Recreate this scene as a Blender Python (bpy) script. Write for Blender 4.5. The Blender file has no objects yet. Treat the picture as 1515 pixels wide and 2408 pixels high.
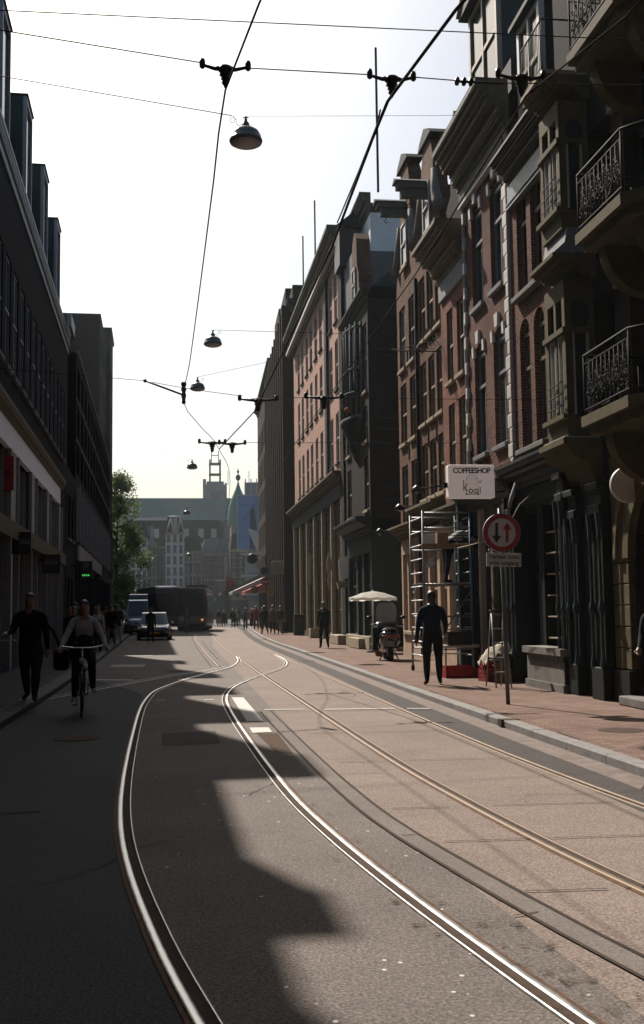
import bpy, bmesh, math, random
from mathutils import Vector, Matrix, noise
random.seed(7)
R = math.radians
sc = bpy.context.scene
COL = sc.collection

# ---------------------------------------------------------------- camera
cd = bpy.data.cameras.new('camera'); cam = bpy.data.objects.new('camera', cd); COL.objects.link(cam)
cd.sensor_fit = 'VERTICAL'; cd.sensor_height = 36.0; cd.lens = 36.0*2532/2408
cd.clip_start = 0.1; cd.clip_end = 3000
def cam_axes(yaw=7.6, pitch=5.17, roll=0.73):
    y, p, r = R(yaw), R(pitch), R(roll)
    f = Vector((math.sin(y)*math.cos(p), math.cos(y)*math.cos(p), math.sin(p)))
    rt = Vector((math.cos(y), -math.sin(y), 0)); up = rt.cross(f)
    return rt*math.cos(r)-up*math.sin(r), rt*math.sin(r)+up*math.cos(r), f
_r, _u, _f = cam_axes()
m = Matrix((( _r.x, _u.x, -_f.x, 0), (_r.y, _u.y, -_f.y, 0), (_r.z, _u.z, -_f.z, 1.6), (0, 0, 0, 1)))
cam.matrix_world = m
sc.camera = cam

# ---------------------------------------------------------------- light
SUN_AZ, SUN_EL = 19.2, 44.5          # azimuth to the left of the street axis (+Y)
w = bpy.data.worlds.new('World'); sc.world = w; w.use_nodes = True
nt = w.node_tree; nt.nodes.clear()
sky = nt.nodes.new('ShaderNodeTexSky'); sky.sky_type = 'NISHITA'; sky.sun_disc = False
sky.sun_elevation = R(SUN_EL); sky.sun_rotation = R(-SUN_AZ)
sky.air_density = 1.0; sky.dust_density = 3.8; sky.ozone_density = 1.0
bg = nt.nodes.new('ShaderNodeBackground'); bg.inputs['Strength'].default_value = 0.06
wo = nt.nodes.new('ShaderNodeOutputWorld')
wb = nt.nodes.new('ShaderNodeVectorMath'); wb.operation = 'MULTIPLY'; wb.inputs[1].default_value = (.96, .99, .97)   # white balance of the sky light
nt.links.new(sky.outputs[0], wb.inputs[0]); nt.links.new(wb.outputs[0], bg.inputs['Color']); nt.links.new(bg.outputs[0], wo.inputs['Surface'])
sl = bpy.data.lights.new('sun', 'SUN'); so = bpy.data.objects.new('sun', sl); COL.objects.link(so)
sl.energy = 5.0; sl.angle = R(0.55); sl.color = (1.0, 0.90, 0.80)
sd = Vector((-math.sin(R(SUN_AZ))*math.cos(R(SUN_EL)), math.cos(R(SUN_AZ))*math.cos(R(SUN_EL)), math.sin(R(SUN_EL))))
so.rotation_euler = sd.to_track_quat('Z', 'Y').to_euler()
so.location = (-30, 80, 90)
sc.view_settings.view_transform = 'Standard'; sc.view_settings.look = 'None'
sc.view_settings.exposure = 1.0; sc.view_settings.gamma = 1.0
sc.render.engine = 'CYCLES'
sc.cycles.use_denoising = True
sc.cycles.max_bounces = 6; sc.cycles.volume_bounces = 0; sc.cycles.sample_clamp_indirect = 6

# ---------------------------------------------------------------- helpers
def tag(o, label=None, cat=None, group=None, kind=None):
    if label: o['label'] = label
    if cat: o['category'] = cat
    if group: o['group'] = group
    if kind: o['kind'] = kind
    return o
def empty(name, loc=(0, 0, 0), rz=0.0, label=None, cat=None, group=None):
    o = bpy.data.objects.new(name, None); COL.objects.link(o)
    o.location = loc; o.rotation_euler = (0, 0, rz); o.empty_display_size = .2
    return tag(o, label, cat, group)
def link_mesh(name, me, parent=None, loc=(0, 0, 0), rot=(0, 0, 0)):
    o = bpy.data.objects.new(name, me); COL.objects.link(o)
    if parent: o.parent = parent
    o.location = loc; o.rotation_euler = rot
    return o
def kids(o): return [c for c in bpy.data.objects if c.parent == o]
def copy_tree(o, parent=None, loc=None, rz=None, label=None, group=None, cmap=None):
    if cmap is None:
        cmap = {}
        for c in bpy.data.objects:
            if c.parent: cmap.setdefault(c.parent.name, []).append(c)
    c = o.copy(); COL.objects.link(c)
    if parent: c.parent = parent
    if loc is not None: c.location = loc
    if rz is not None: c.rotation_euler = (0, 0, rz)
    if label: c['label'] = label
    if group: c['group'] = group
    for ch in cmap.get(o.name, []): copy_tree(ch, c, cmap=cmap)
    return c
class MB:
    def __init__(s): s.v = []; s.f = []; s.m = []; s.sm = []
    def add(s, vs, fs, m=0, smooth=False):
        b = len(s.v); s.v += [tuple(p) for p in vs]
        for f in fs: s.f.append(tuple(b+i for i in f)); s.m.append(m); s.sm.append(smooth)
        return s
    def box(s, x0, x1, y0, y1, z0, z1, m=0):
        if x1 < x0: x0, x1 = x1, x0
        if y1 < y0: y0, y1 = y1, y0
        return s.add([(x0,y0,z0),(x1,y0,z0),(x1,y1,z0),(x0,y1,z0),(x0,y0,z1),(x1,y0,z1),(x1,y1,z1),(x0,y1,z1)],
              [(0,3,2,1),(4,5,6,7),(0,1,5,4),(1,2,6,5),(2,3,7,6),(3,0,4,7)], m)
    def bbox(s, x0, x1, y0, y1, z0, z1, b=.02, m=0):
        """box with chamfered edges"""
        if x1 < x0: x0, x1 = x1, x0
        if y1 < y0: y0, y1 = y1, y0
        bm = bmesh.new(); bmesh.ops.create_cube(bm, size=1)
        for q in bm.verts: q.co = Vector(((x0+x1)/2+q.co.x*(x1-x0), (y0+y1)/2+q.co.y*(y1-y0), (z0+z1)/2+q.co.z*(z1-z0)))
        bmesh.ops.bevel(bm, geom=list(bm.edges), offset=b, segments=2, affect='EDGES', profile=.5)
        bm.verts.index_update(); s.add([q.co.copy() for q in bm.verts], [[q.index for q in f.verts] for f in bm.faces], m); bm.free(); return s
    def quad(s, a, b, c, d, m=0): return s.add([a,b,c,d], [(0,1,2,3)], m)
    def tube(s, pts, r, n=6, m=0, caps=True, smooth=True):
        pts = [Vector(p) for p in pts]; rs = r if isinstance(r, (list, tuple)) else [r]*len(pts)
        vs = []; fs = []; up = None
        for i, p in enumerate(pts):
            t = (pts[min(i+1, len(pts)-1)]-pts[max(i-1, 0)]).normalized()
            if up is None: up = t.orthogonal().normalized()
            up = (up-t*up.dot(t));
            up = up.normalized() if up.length > 1e-6 else t.orthogonal().normalized()
            sd_ = t.cross(up)
            for k in range(n):
                a = 2*math.pi*k/n; vs.append(p+(up*math.cos(a)+sd_*math.sin(a))*rs[i])
        for i in range(len(pts)-1):
            for k in range(n):
                k2 = (k+1) % n; fs.append((i*n+k, i*n+k2, (i+1)*n+k2, (i+1)*n+k))
        if caps: fs.append(tuple(range(n))[::-1]); fs.append(tuple((len(pts)-1)*n+k for k in range(n)))
        return s.add(vs, fs, m, smooth)
    def lathe(s, prof, c=(0,0,0), n=20, m=0, axis='z', smooth=True):
        vs = []; fs = []
        for r_, h in prof:
            for k in range(n):
                a = 2*math.pi*k/n; x, y = r_*math.cos(a), r_*math.sin(a)
                p = (x, y, h) if axis == 'z' else ((x, h, y) if axis == 'y' else (h, x, y))
                vs.append((p[0]+c[0], p[1]+c[1], p[2]+c[2]))
        for i in range(len(prof)-1):
            for k in range(n):
                k2 = (k+1) % n; fs.append((i*n+k, i*n+k2, (i+1)*n+k2, (i+1)*n+k))
        return s.add(vs, fs, m, smooth)
    def prism(s, poly, axis, a, b, m=0):
        """extrude a 2D polygon along axis x|y|z from a to b (poly in the other two axes, in order)"""
        def P(q, t):
            return {'x': (t, q[0], q[1]), 'y': (q[0], t, q[1]), 'z': (q[0], q[1], t)}[axis]
        n = len(poly); vs = [P(q, a) for q in poly]+[P(q, b) for q in poly]
        fs = [tuple(range(n))[::-1], tuple(range(n, 2*n))]+[(i, (i+1) % n, n+(i+1) % n, n+i) for i in range(n)]
        return s.add(vs, fs, m)
    def sphere(s, c, rx, ry=None, rz=None, n=12, k=8, m=0):
        ry = ry or rx; rz = rz or rx; vs = []; fs = []
        for i in range(k+1):
            t = math.pi*i/k
            for j in range(n):
                a = 2*math.pi*j/n; vs.append((c[0]+rx*math.sin(t)*math.cos(a), c[1]+ry*math.sin(t)*math.sin(a), c[2]+rz*math.cos(t)))
        for i in range(k):
            for j in range(n):
                j2 = (j+1) % n; fs.append((i*n+j, (i+1)*n+j, (i+1)*n+j2, i*n+j2))
        return s.add(vs, fs, m, True)
    def mesh(s, name, mats):
        me = bpy.data.meshes.new(name); me.from_pydata(s.v, [], s.f)
        for mt in (mats if isinstance(mats, (list, tuple)) else [mats]): me.materials.append(mt)
        me.polygons.foreach_set('material_index', s.m); me.polygons.foreach_set('use_smooth', s.sm)
        me.update()
        bm = bmesh.new(); bm.from_mesh(me); bmesh.ops.recalc_face_normals(bm, faces=bm.faces); bm.to_mesh(me); bm.free()
        return me
    def build(s, name, mats, parent=None, loc=(0,0,0), rot=(0,0,0)):
        return link_mesh(name, s.mesh(name, mats), parent, loc, rot)
BOXC = {}
def each(name, mt, parent, boxes):
    """one part per box; equal sizes share a mesh"""
    for x0, x1, y0, y1, z0, z1 in boxes:
        if x1 < x0: x0, x1 = x1, x0
        k = (name, mt.name, round(x1-x0, 3), round(y1-y0, 3), round(z1-z0, 3))
        if k not in BOXC: BOXC[k] = MB().box(-(x1-x0)/2, (x1-x0)/2, y0-y0, y1-y0, 0, z1-z0).mesh(name, mt)
        link_mesh(name, BOXC[k], parent, ((x0+x1)/2, y0, z0))
def spline(P, step=.35):
    P = [Vector(p) for p in P]; out = []
    for i in range(len(P)-1):
        a, b = P[i], P[i+1]; p0 = P[i-1] if i else a*2-b; p3 = P[i+2] if i+2 < len(P) else b*2-a
        n = max(1, int((b-a).length/step))
        for k in range(n):
            t = k/n
            out.append(.5*((2*a)+(b-p0)*t+(2*p0-5*a+4*b-p3)*t*t+(3*a-p0-3*b+p3)*t**3))
    out.append(P[-1]); return out

# ---------------------------------------------------------------- materials
M = {}
KA = .55
def k_(c): return tuple(x*KA for x in c) if c else c
def mat(name, col=(.5,.5,.5), rough=.7, metal=0., var=.0, vscale=3., bump=0., bscale=40., spec=.5, emit=None, es=0., col2=None, coat=0., dirt=0.):
    if not metal: col, col2 = k_(col), k_(col2)
    mt = bpy.data.materials.new(name); mt.use_nodes = True; t = mt.node_tree; b = t.nodes['Principled BSDF']
    b.inputs['Base Color'].default_value = (*col, 1); b.inputs['Roughness'].default_value = rough
    if rough >= .6 and not metal: spec = min(spec, .08)
    b.inputs['Metallic'].default_value = metal; b.inputs['Specular IOR Level'].default_value = spec
    b.inputs['Coat Weight'].default_value = coat
    if emit: b.inputs['Emission Color'].default_value = (*emit, 1); b.inputs['Emission Strength'].default_value = es
    if var or bump or col2:
        tc = t.nodes.new('ShaderNodeTexCoord')
        if var or col2:
            n = t.nodes.new('ShaderNodeTexNoise'); n.inputs['Scale'].default_value = vscale; n.inputs['Detail'].default_value = 6; n.inputs['Roughness'].default_value = .65
            t.links.new(tc.outputs['Object'], n.inputs['Vector'])
            r = t.nodes.new('ShaderNodeValToRGB'); r.color_ramp.elements[0].position = .32; r.color_ramp.elements[1].position = .68
            c2 = col2 or tuple(min(1, c*(1+var)) for c in col)
            c1 = col if col2 else tuple(c*(1-var) for c in col)
            r.color_ramp.elements[0].color = (*c1, 1); r.color_ramp.elements[1].color = (*c2, 1)
            t.links.new(n.outputs['Fac'], r.inputs['Fac']); t.links.new(r.outputs['Color'], b.inputs['Base Color'])
            if rough > .15:
                mr = t.nodes.new('ShaderNodeMapRange'); mr.inputs['To Min'].default_value = max(.04, rough-.12); mr.inputs['To Max'].default_value = min(1, rough+.12)
                t.links.new(n.outputs['Fac'], mr.inputs['Value']); t.links.new(mr.outputs['Result'], b.inputs['Roughness'])
        if bump:
            n2 = t.nodes.new('ShaderNodeTexNoise'); n2.inputs['Scale'].default_value = bscale; n2.inputs['Detail'].default_value = 4
            t.links.new(tc.outputs['Object'], n2.inputs['Vector'])
            bp = t.nodes.new('ShaderNodeBump'); bp.inputs['Strength'].default_value = bump; bp.inputs['Distance'].default_value = .02
            t.links.new(n2.outputs['Fac'], bp.inputs['Height']); t.links.new(bp.outputs['Normal'], b.inputs['Normal'])
    M[name] = mt; return mt
def brick(name, c1, c2, mortar, bw=.21, bh=.062, ms=.008, var=.3, rough=.85, vert=True, bump=.5):
    """brick or paver pattern; walls use (x+y, z), ground uses (x, y)"""
    c1, c2, mortar = k_(c1), k_(c2), k_(mortar)
    mt = bpy.data.materials.new(name); mt.use_nodes = True; t = mt.node_tree; b = t.nodes['Principled BSDF']
    tc = t.nodes.new('ShaderNodeTexCoord'); sp = t.nodes.new('ShaderNodeSeparateXYZ'); cb = t.nodes.new('ShaderNodeCombineXYZ')
    t.links.new(tc.outputs['Object'], sp.inputs[0])
    if vert:
        ad = t.nodes.new('ShaderNodeMath'); ad.operation = 'ADD'; t.links.new(sp.outputs[0], ad.inputs[0]); t.links.new(sp.outputs[1], ad.inputs[1])
        t.links.new(ad.outputs[0], cb.inputs[0]); t.links.new(sp.outputs[2], cb.inputs[1])
    else:
        t.links.new(sp.outputs[0], cb.inputs[0]); t.links.new(sp.outputs[1], cb.inputs[1])
    br = t.nodes.new('ShaderNodeTexBrick'); br.inputs['Scale'].default_value = 1.0
    br.inputs['Brick Width'].default_value = bw; br.inputs['Row Height'].default_value = bh; br.inputs['Mortar Size'].default_value = ms
    br.inputs['Color1'].default_value = (*c1, 1); br.inputs['Color2'].default_value = (*c2, 1); br.inputs['Mortar'].default_value = (*mortar, 1)
    t.links.new(cb.outputs[0], br.inputs['Vector'])
    n = t.nodes.new('ShaderNodeTexNoise'); n.inputs['Scale'].default_value = .9; n.inputs['Detail'].default_value = 8; n.inputs['Roughness'].default_value = .7
    t.links.new(tc.outputs['Object'], n.inputs['Vector'])
    mr = t.nodes.new('ShaderNodeMapRange'); mr.inputs['From Min'].default_value = .3; mr.inputs['From Max'].default_value = .7; mr.inputs['To Min'].default_value = 1-var; mr.inputs['To Max'].default_value = 1+var
    t.links.new(n.outputs['Fac'], mr.inputs['Value'])
    mx = t.nodes.new('ShaderNodeVectorMath'); mx.operation = 'SCALE'; t.links.new(br.outputs['Color'], mx.inputs[0]); t.links.new(mr.outputs[0], mx.inputs['Scale'])
    t.links.new(mx.outputs[0], b.inputs['Base Color']); b.inputs['Roughness'].default_value = rough
    b.inputs['Specular IOR Level'].default_value = .04
    bp = t.nodes.new('ShaderNodeBump'); bp.inputs['Strength'].default_value = bump; bp.inputs['Distance'].default_value = .008; bp.invert = True
    t.links.new(br.outputs['Fac'], bp.inputs['Height']); t.links.new(bp.outputs['Normal'], b.inputs['Normal'])
    M[name] = mt; return mt
def speckled(name, base, dark, light, fine=170., rough=.88, stain=.25, spec=.12, fleck=False):
    """asphalt / exposed concrete: fine aggregate, wide stains"""
    base, dark, light = k_(base), k_(dark), k_(light)
    mt = bpy.data.materials.new(name); mt.use_nodes = True; t = mt.node_tree; b = t.nodes['Principled BSDF']
    tc = t.nodes.new('ShaderNodeTexCoord')
    n = t.nodes.new('ShaderNodeTexNoise'); n.inputs['Scale'].default_value = fine*.35; n.inputs['Detail'].default_value = 3; n.inputs['Roughness'].default_value = .8
    t.links.new(tc.outputs['Object'], n.inputs['Vector'])
    r = t.nodes.new('ShaderNodeValToRGB'); e = r.color_ramp.elements
    e[0].position = .36; e[0].color = (*dark, 1); e[1].position = .66; e[1].color = (*light, 1)
    q = e.new(.5); q.color = (*base, 1)
    t.links.new(n.outputs['Fac'], r.inputs['Fac'])
    v = t.nodes.new('ShaderNodeTexVoronoi'); v.inputs['Scale'].default_value = fine*.16
    t.links.new(tc.outputs['Object'], v.inputs['Vector'])
    g = t.nodes.new('ShaderNodeValToRGB'); g.color_ramp.elements[0].position = .05; g.color_ramp.elements[0].color = (1,1,1,1); g.color_ramp.elements[1].position = .12; g.color_ramp.elements[1].color = (0,0,0,1)
    t.links.new(v.outputs['Distance'], g.inputs['Fac'])
    mx0 = t.nodes.new('ShaderNodeMixRGB'); mx0.inputs['Color2'].default_value = (*[min(1, c*1.7) for c in light], 1)
    t.links.new(g.outputs['Color'], mx0.inputs['Fac']); t.links.new(r.outputs['Color'], mx0.inputs['Color1'])
    if fleck:
        v2 = t.nodes.new('ShaderNodeTexVoronoi'); v2.inputs['Scale'].default_value = 5.5; t.links.new(tc.outputs['Object'], v2.inputs['Vector'])
        g2 = t.nodes.new('ShaderNodeValToRGB'); g2.color_ramp.elements[0].position = .05; g2.color_ramp.elements[0].color = (.8,.8,.8,1); g2.color_ramp.elements[1].position = .075; g2.color_ramp.elements[1].color = (0,0,0,1)
        t.links.new(v2.outputs['Distance'], g2.inputs['Fac']); mxf = t.nodes.new('ShaderNodeMixRGB'); mxf.inputs['Color2'].default_value = (.5,.5,.5,1)
        t.links.new(g2.outputs['Color'], mxf.inputs['Fac']); t.links.new(mx0.outputs[0], mxf.inputs['Color1']); mx0 = mxf
    s = t.nodes.new('ShaderNodeTexNoise'); s.inputs['Scale'].default_value = .55; s.inputs['Detail'].default_value = 9; s.inputs['Roughness'].default_value = .68
    t.links.new(tc.outputs['Object'], s.inputs['Vector'])
    mr = t.nodes.new('ShaderNodeMapRange'); mr.inputs['From Min'].default_value = .3; mr.inputs['From Max'].default_value = .7; mr.inputs['To Min'].default_value = 1-stain; mr.inputs['To Max'].default_value = 1+stain*.6
    t.links.new(s.outputs['Fac'], mr.inputs['Value'])
    mx = t.nodes.new('ShaderNodeVectorMath'); mx.operation = 'SCALE'; t.links.new(mx0.outputs[0], mx.inputs[0]); t.links.new(mr.outputs[0], mx.inputs['Scale'])
    t.links.new(mx.outputs[0], b.inputs['Base Color'])
    b.inputs['Roughness'].default_value = rough; b.inputs['Specular IOR Level'].default_value = spec
    bp = t.nodes.new('ShaderNodeBump'); bp.inputs['Strength'].default_value = .35; bp.inputs['Distance'].default_value = .006
    t.links.new(n.outputs['Fac'], bp.inputs['Height']); t.links.new(bp.outputs['Normal'], b.inputs['Normal'])
    M[name] = mt; return mt

speckled('asphalt', (.066,.073,.074), (.036,.042,.043), (.125,.136,.138), stain=.2)  # dark teal tone holds the shade of the left road
speckled('asphalt_lit', (.185,.16,.145), (.10,.09,.082), (.31,.275,.25), stain=.24, fleck=True)  # the same road in its sunlit tone, sunlight put into the colour
speckled('asphalt_dark', (.08,.073,.068), (.045,.042,.04), (.13,.118,.11), stain=.2)
speckled('concrete', (.27,.215,.185), (.15,.12,.105), (.40,.33,.29), stain=.2)
speckled('concrete_grey', (.215,.185,.165), (.14,.12,.108), (.29,.255,.23), stain=.25, fine=220)
mat('gutter', (.24,.2,.18), .8, var=.25, vscale=6, bump=.3)
mat('kerbstone', (.30,.29,.28), .75, var=.2, vscale=5, bump=.3)
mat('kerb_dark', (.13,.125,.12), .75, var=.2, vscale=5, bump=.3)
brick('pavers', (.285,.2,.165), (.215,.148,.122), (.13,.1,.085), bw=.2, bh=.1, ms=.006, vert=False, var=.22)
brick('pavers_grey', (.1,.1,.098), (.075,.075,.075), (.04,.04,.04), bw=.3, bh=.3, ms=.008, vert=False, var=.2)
mat('rail', (.47,.455,.43), .34, metal=1., var=.12, vscale=8)
mat('rail_dull', (.11,.085,.065), .65, metal=.9, var=.25, vscale=6)
mat('rail_rust', (.16,.085,.05), .8, var=.4, vscale=14)
mat('groove', (.085,.06,.045), .9, var=.3, vscale=10)
mat('dirt', (.10,.065,.045), .95, var=.5, vscale=18, bump=.6)
mat('far_pale', (.85,.84,.82), .8, var=.12, vscale=.5)
mat('far_grey', (.5,.5,.49), .8, var=.15, vscale=.5)
mat('pale_wall', (1.15,1.2,1.22), .8, var=.08, vscale=1)
mat('pier_pale', (.62,.62,.58), .75, var=.12)
mat('glass_blind', (.16,.15,.13), .25, spec=.4, var=.15, vscale=2)
mat('glass_sky', (.10,.13,.15), .1, spec=.5)
mat('fascia_panel', (1.3,1.33,1.36), .6, var=.05)
def patchy(name, c1, c2, scale, lo, hi):
    mt = mat(name, c1, .95, col2=c2, vscale=scale*1.7, bump=.5, bscale=60); t = mt.node_tree; b_ = t.nodes['Principled BSDF']
    tc = t.nodes.new('ShaderNodeTexCoord'); n = t.nodes.new('ShaderNodeTexNoise'); n.inputs['Scale'].default_value = scale; n.inputs['Detail'].default_value = 10; n.inputs['Roughness'].default_value = .75
    r = t.nodes.new('ShaderNodeMapRange'); r.inputs['From Min'].default_value = lo; r.inputs['From Max'].default_value = hi
    t.links.new(tc.outputs['Object'], n.inputs['Vector']); t.links.new(n.outputs['Fac'], r.inputs['Value']); t.links.new(r.outputs['Result'], b_.inputs['Alpha'])
patchy('moss', (.05,.035,.025), (.16,.085,.04), 9, .57, .70)
patchy('moss_thick', (.045,.035,.025), (.13,.08,.05), 8, .54, .68)
mat('road_paint', (.72,.7,.66), .7, var=.18, vscale=20)
mat('roadpaint_worn', (.42,.39,.36), .7, var=.3, vscale=12)
mat('joint', (.07,.055,.045), .95, var=.3, vscale=10)
brick('brick_dark', (.045,.038,.034), (.032,.028,.026), (.03,.028,.027))
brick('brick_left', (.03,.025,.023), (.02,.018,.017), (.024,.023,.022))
brick('brick_red', (.21,.078,.05), (.10,.036,.026), (.24,.19,.165), ms=.009, var=.45)
brick('brick_brown', (.22,.11,.066), (.12,.058,.037), (.21,.16,.13), ms=.009, var=.45)
brick('brick_rose', (.33,.12,.075), (.19,.07,.048), (.27,.2,.17), ms=.009, var=.4)
brick('brick_far_row', (.045,.028,.02), (.03,.02,.015), (.024,.018,.014))
mat('pink_plaster', (.60,.37,.285), .85, var=.12, vscale=1.5, bump=.15)
mat('grey_plaster', (.17,.19,.195), .85, var=.1, vscale=1.2, bump=.1)
mat('pale_plaster', (.42,.44,.45), .85, var=.08, vscale=1)
mat('stone_cream', (.44,.37,.27), .8, var=.15, vscale=4, bump=.2)
mat('stone_yellow', (.135,.115,.062), .8, var=.25, vscale=3, bump=.2)
mat('stone_grey', (.25,.24,.22), .8, var=.2, vscale=4, bump=.25)
mat('trim_olive', (.13,.128,.095), .7, var=.3, vscale=5, bump=.2)
mat('trim_ochre', (.2,.165,.10), .7, var=.3, vscale=5, bump=.2)
mat('trim_dark', (.07,.072,.06), .7, var=.3, vscale=5)
mat('white_paint', (.66,.64,.60), .5, var=.07, vscale=6)
mat('cream_paint', (.42,.36,.27), .55, var=.1, vscale=5)
mat('olive_frame', (.2,.17,.10), .6, var=.15, vscale=5)
mat('olive_paint', (.16,.145,.085), .6, var=.15, vscale=5)
mat('beige_panel', (.60,.45,.33), .7, var=.12, vscale=3)
mat('green_black', (.012,.018,.018), .5, var=.3, vscale=5, spec=.22)
mat('dark_green', (.018,.036,.034), .5, var=.2, vscale=4, spec=.25)
mat('blue_grey', (.20,.24,.27), .5, var=.1, vscale=5)
mat('blue_paint', (.05,.2,.32), .5, var=.1)
mat('slate', (.03,.037,.042), .65, var=.3, vscale=7, spec=.25)
mat('teal_metal', (.024,.05,.052), .55, spec=.3, var=.15, vscale=4)
mat('verdigris', (.12,.30,.26), .6, var=.2, vscale=2)
mat('black_metal', (.012,.013,.014), .45, var=.2, vscale=10, spec=.3)
mat('wire_black', (.03,.027,.025), .9, spec=.05)
mat('iron', (.012,.013,.014), .7, spec=.15)
mat('steel', (.45,.46,.47), .35, metal=1., var=.1)
mat('galv', (.20,.205,.21), .5, metal=.7, var=.2, vscale=12)
mat('glass', (.012,.016,.019), .08, spec=.3)
mat('glass_mid', (.04,.05,.055), .1, spec=.4)
mat('glass_far', (.06,.075,.085), .25)
mat('curtain', (.30,.27,.22), .8, var=.15, vscale=5)
mat('lead', (.26,.27,.28), .6, var=.2, vscale=6)
mat('lamp_glass', (.55,.45,.40), .3, var=.1)
mat('lamp_shell', (.045,.06,.062), .3, metal=.3, var=.2, vscale=8)
mat('rubber', (.012,.012,.012), .7)
mat('skin', (.28,.15,.10), .55)
mat('skin_dark', (.07,.035,.025), .5)
mat('hair_dark', (.012,.009,.008), .5)
mat('hair_fair', (.28,.2,.11), .55)
mat('hair_grey', (.25,.24,.23), .6)
def cloth(name, c): return mat(name, c, .9, var=.18, vscale=9, bump=.25, bscale=14)
for n_, c_ in dict(navy=(.012,.02,.04), black=(.012,.012,.013), charcoal=(.03,.032,.035), denim=(.035,.055,.095), white=(.42,.43,.43), cream=(.45,.4,.32),
                   red=(.38,.03,.02), orange=(.45,.13,.03), green=(.03,.06,.035), grey=(.16,.16,.165), brown=(.07,.04,.025), khaki=(.2,.16,.1), blue=(.03,.09,.2), rust=(.30,.08,.03)).items(): cloth('cloth_'+n_, c_)

# ================================================================ SETTING
KR = [(4.28,-6),(4.28,8),(4.27,14),(4.30,20),(4.36,26),(4.45,40),(4.56,56),(5.2,75),(6.3,100),(7.4,125),(9.0,150)]
KL = [(-2.45,-6),(-2.46,8),(-2.45,16),(-2.44,21),(-2.5,30),(-2.62,38),(-2.95,57),(-3.46,81),(-4.4,115),(-5.3,150)]
def ribbon(name, P, a, b, z0, z1, mt, parent=None, kind='structure', step=1.0):
    """strip that follows polyline P between offsets a and b to its right"""
    S = spline([(x, y, 0) for x, y in P], step); mb = MB(); prev = None
    for i, p in enumerate(S):
        t = (S[min(i+1, len(S)-1)]-S[max(i-1, 0)]).normalized(); n = Vector((t.y, -t.x, 0))
        A, B = p+n*a, p+n*b
        cur = [(A.x, A.y, z0), (A.x, A.y, z1), (B.x, B.y, z1), (B.x, B.y, z0)]
        if prev:
            for k in (0, 1, 2): mb.quad(prev[k], prev[k+1], cur[k+1], cur[k])
        prev = cur
    o = mb.build(name, mt, parent)
    if kind: o['kind'] = kind
    return o
def sheet(name, P, z, mt, kind='structure'):
    mb = MB(); mb.add([(x, y, z) for x, y in P], [tuple(range(len(P)))]); o = mb.build(name, mt)
    if kind: o['kind'] = kind
    return o
mb = MB(); mb.box(-900, 900, -300, 1500, -.6, -.03); mb.build('ground', M['asphalt_dark'])['kind'] = 'structure'
# carriageway (one sheet between the kerbs)
ml = spline([(x, y, 0) for x, y in KL], 2); mr_ = spline([(x, y, 0) for x, y in KR], 2)
mb = MB(); n = 60
def interp(P, y):
    for a, b in zip(P, P[1:]):
        if a[1] <= y <= b[1]: return a[0]+(b[0]-a[0])*(y-a[1])/(b[1]-a[1])
    return P[-1][0]
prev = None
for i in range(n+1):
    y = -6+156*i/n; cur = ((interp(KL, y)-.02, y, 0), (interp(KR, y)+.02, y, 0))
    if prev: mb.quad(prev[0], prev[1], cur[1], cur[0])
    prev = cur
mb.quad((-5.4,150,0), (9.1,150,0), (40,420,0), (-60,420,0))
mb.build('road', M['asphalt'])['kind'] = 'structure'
# concrete track bed, joints, stone band beside the curved rail
mb = MB(); prev = None
for i in range(46):
    y = -6+112*i/45; k = 0 if y < 50 else (y-50)*.03
    a = 2.02+k if y > 18 else 1.42+.6*max(0, min(1, (y-8)/10))*1.0
    cur = ((1.5+k if y > 18 else 1.5+max(0, (9-y))*.06, y, .004), (3.72+k*1.1, y, .004))
    if prev: mb.quad(prev[0], prev[1], cur[1], cur[0])
    prev = cur
tb = mb.build('track_bed', M['concrete']); tb['kind'] = 'structure'
band = [(2.35,2.2),(1.99,4.45),(1.85,5.2),(1.64,6.6),(1.45,8.2),(1.36,10.2),(1.32,12.5),(1.29,15),(1.27,17.2)]
ribbon('stone_band', band, 0, .17, .002, .009, M['concrete_grey'], step=.6)
mb = MB()
for dx in (-.012, .158):
    S = spline([(x, y, 0) for x, y in band], .5)
    for p, q in zip(S, S[1:]):
        t = (q-p).normalized(); nn = Vector((t.y, -t.x, 0)); j = random.uniform(-.004, .004)
        a, b = p+nn*(dx+j), p+nn*(dx+.024); c, d = q+nn*(dx+.024), q+nn*(dx+j)
        mb.quad((a.x,a.y,.013), (b.x,b.y,.013), (c.x,c.y,.013), (d.x,d.y,.013))
def seg(mb, a, b, wd, z):
    a = Vector((*a, z)); b = Vector((*b, z)); t = (b-a).normalized(); n_ = Vector((t.y, -t.x, 0))*wd/2
    mb.quad(a-n_, a+n_, b+n_, b-n_)
for y in (5.98, 7.33, 8.6, 11.28, 13.96, 16.9, 20.2, 23.9, 28.2, 33):
    x0 = 1.55 if y > 9 else 1.55+(9-y)*.09
    seg(mb, (x0+.1 if y < 17 else 2.2, y+.03), (2.15+(.25 if y < 8 else 0), y), .014, .013)
    seg(mb, (2.33 if y > 9 else 2.5, y), (3.5, y-.05), .013, .013)
for a, b in (((1.46,5.55),(1.66,5.6)), ((1.30,7.6),(1.45,7.62)), ((1.8,4.72),(2.1,4.76))): seg(mb, (a[0]+.25, a[1]), (b[0]+.2, b[1]), .012, .0135)
mb.build('pavement_joints', M['joint'])['kind'] = 'structure'
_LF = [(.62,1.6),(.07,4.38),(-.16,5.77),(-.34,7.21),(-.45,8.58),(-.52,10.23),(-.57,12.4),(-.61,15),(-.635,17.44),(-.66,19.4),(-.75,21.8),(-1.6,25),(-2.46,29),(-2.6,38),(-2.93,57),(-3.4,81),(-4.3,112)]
mb = MB(); S = spline([(x, y, 0) for x, y in _LF], .5); prev = None
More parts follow.
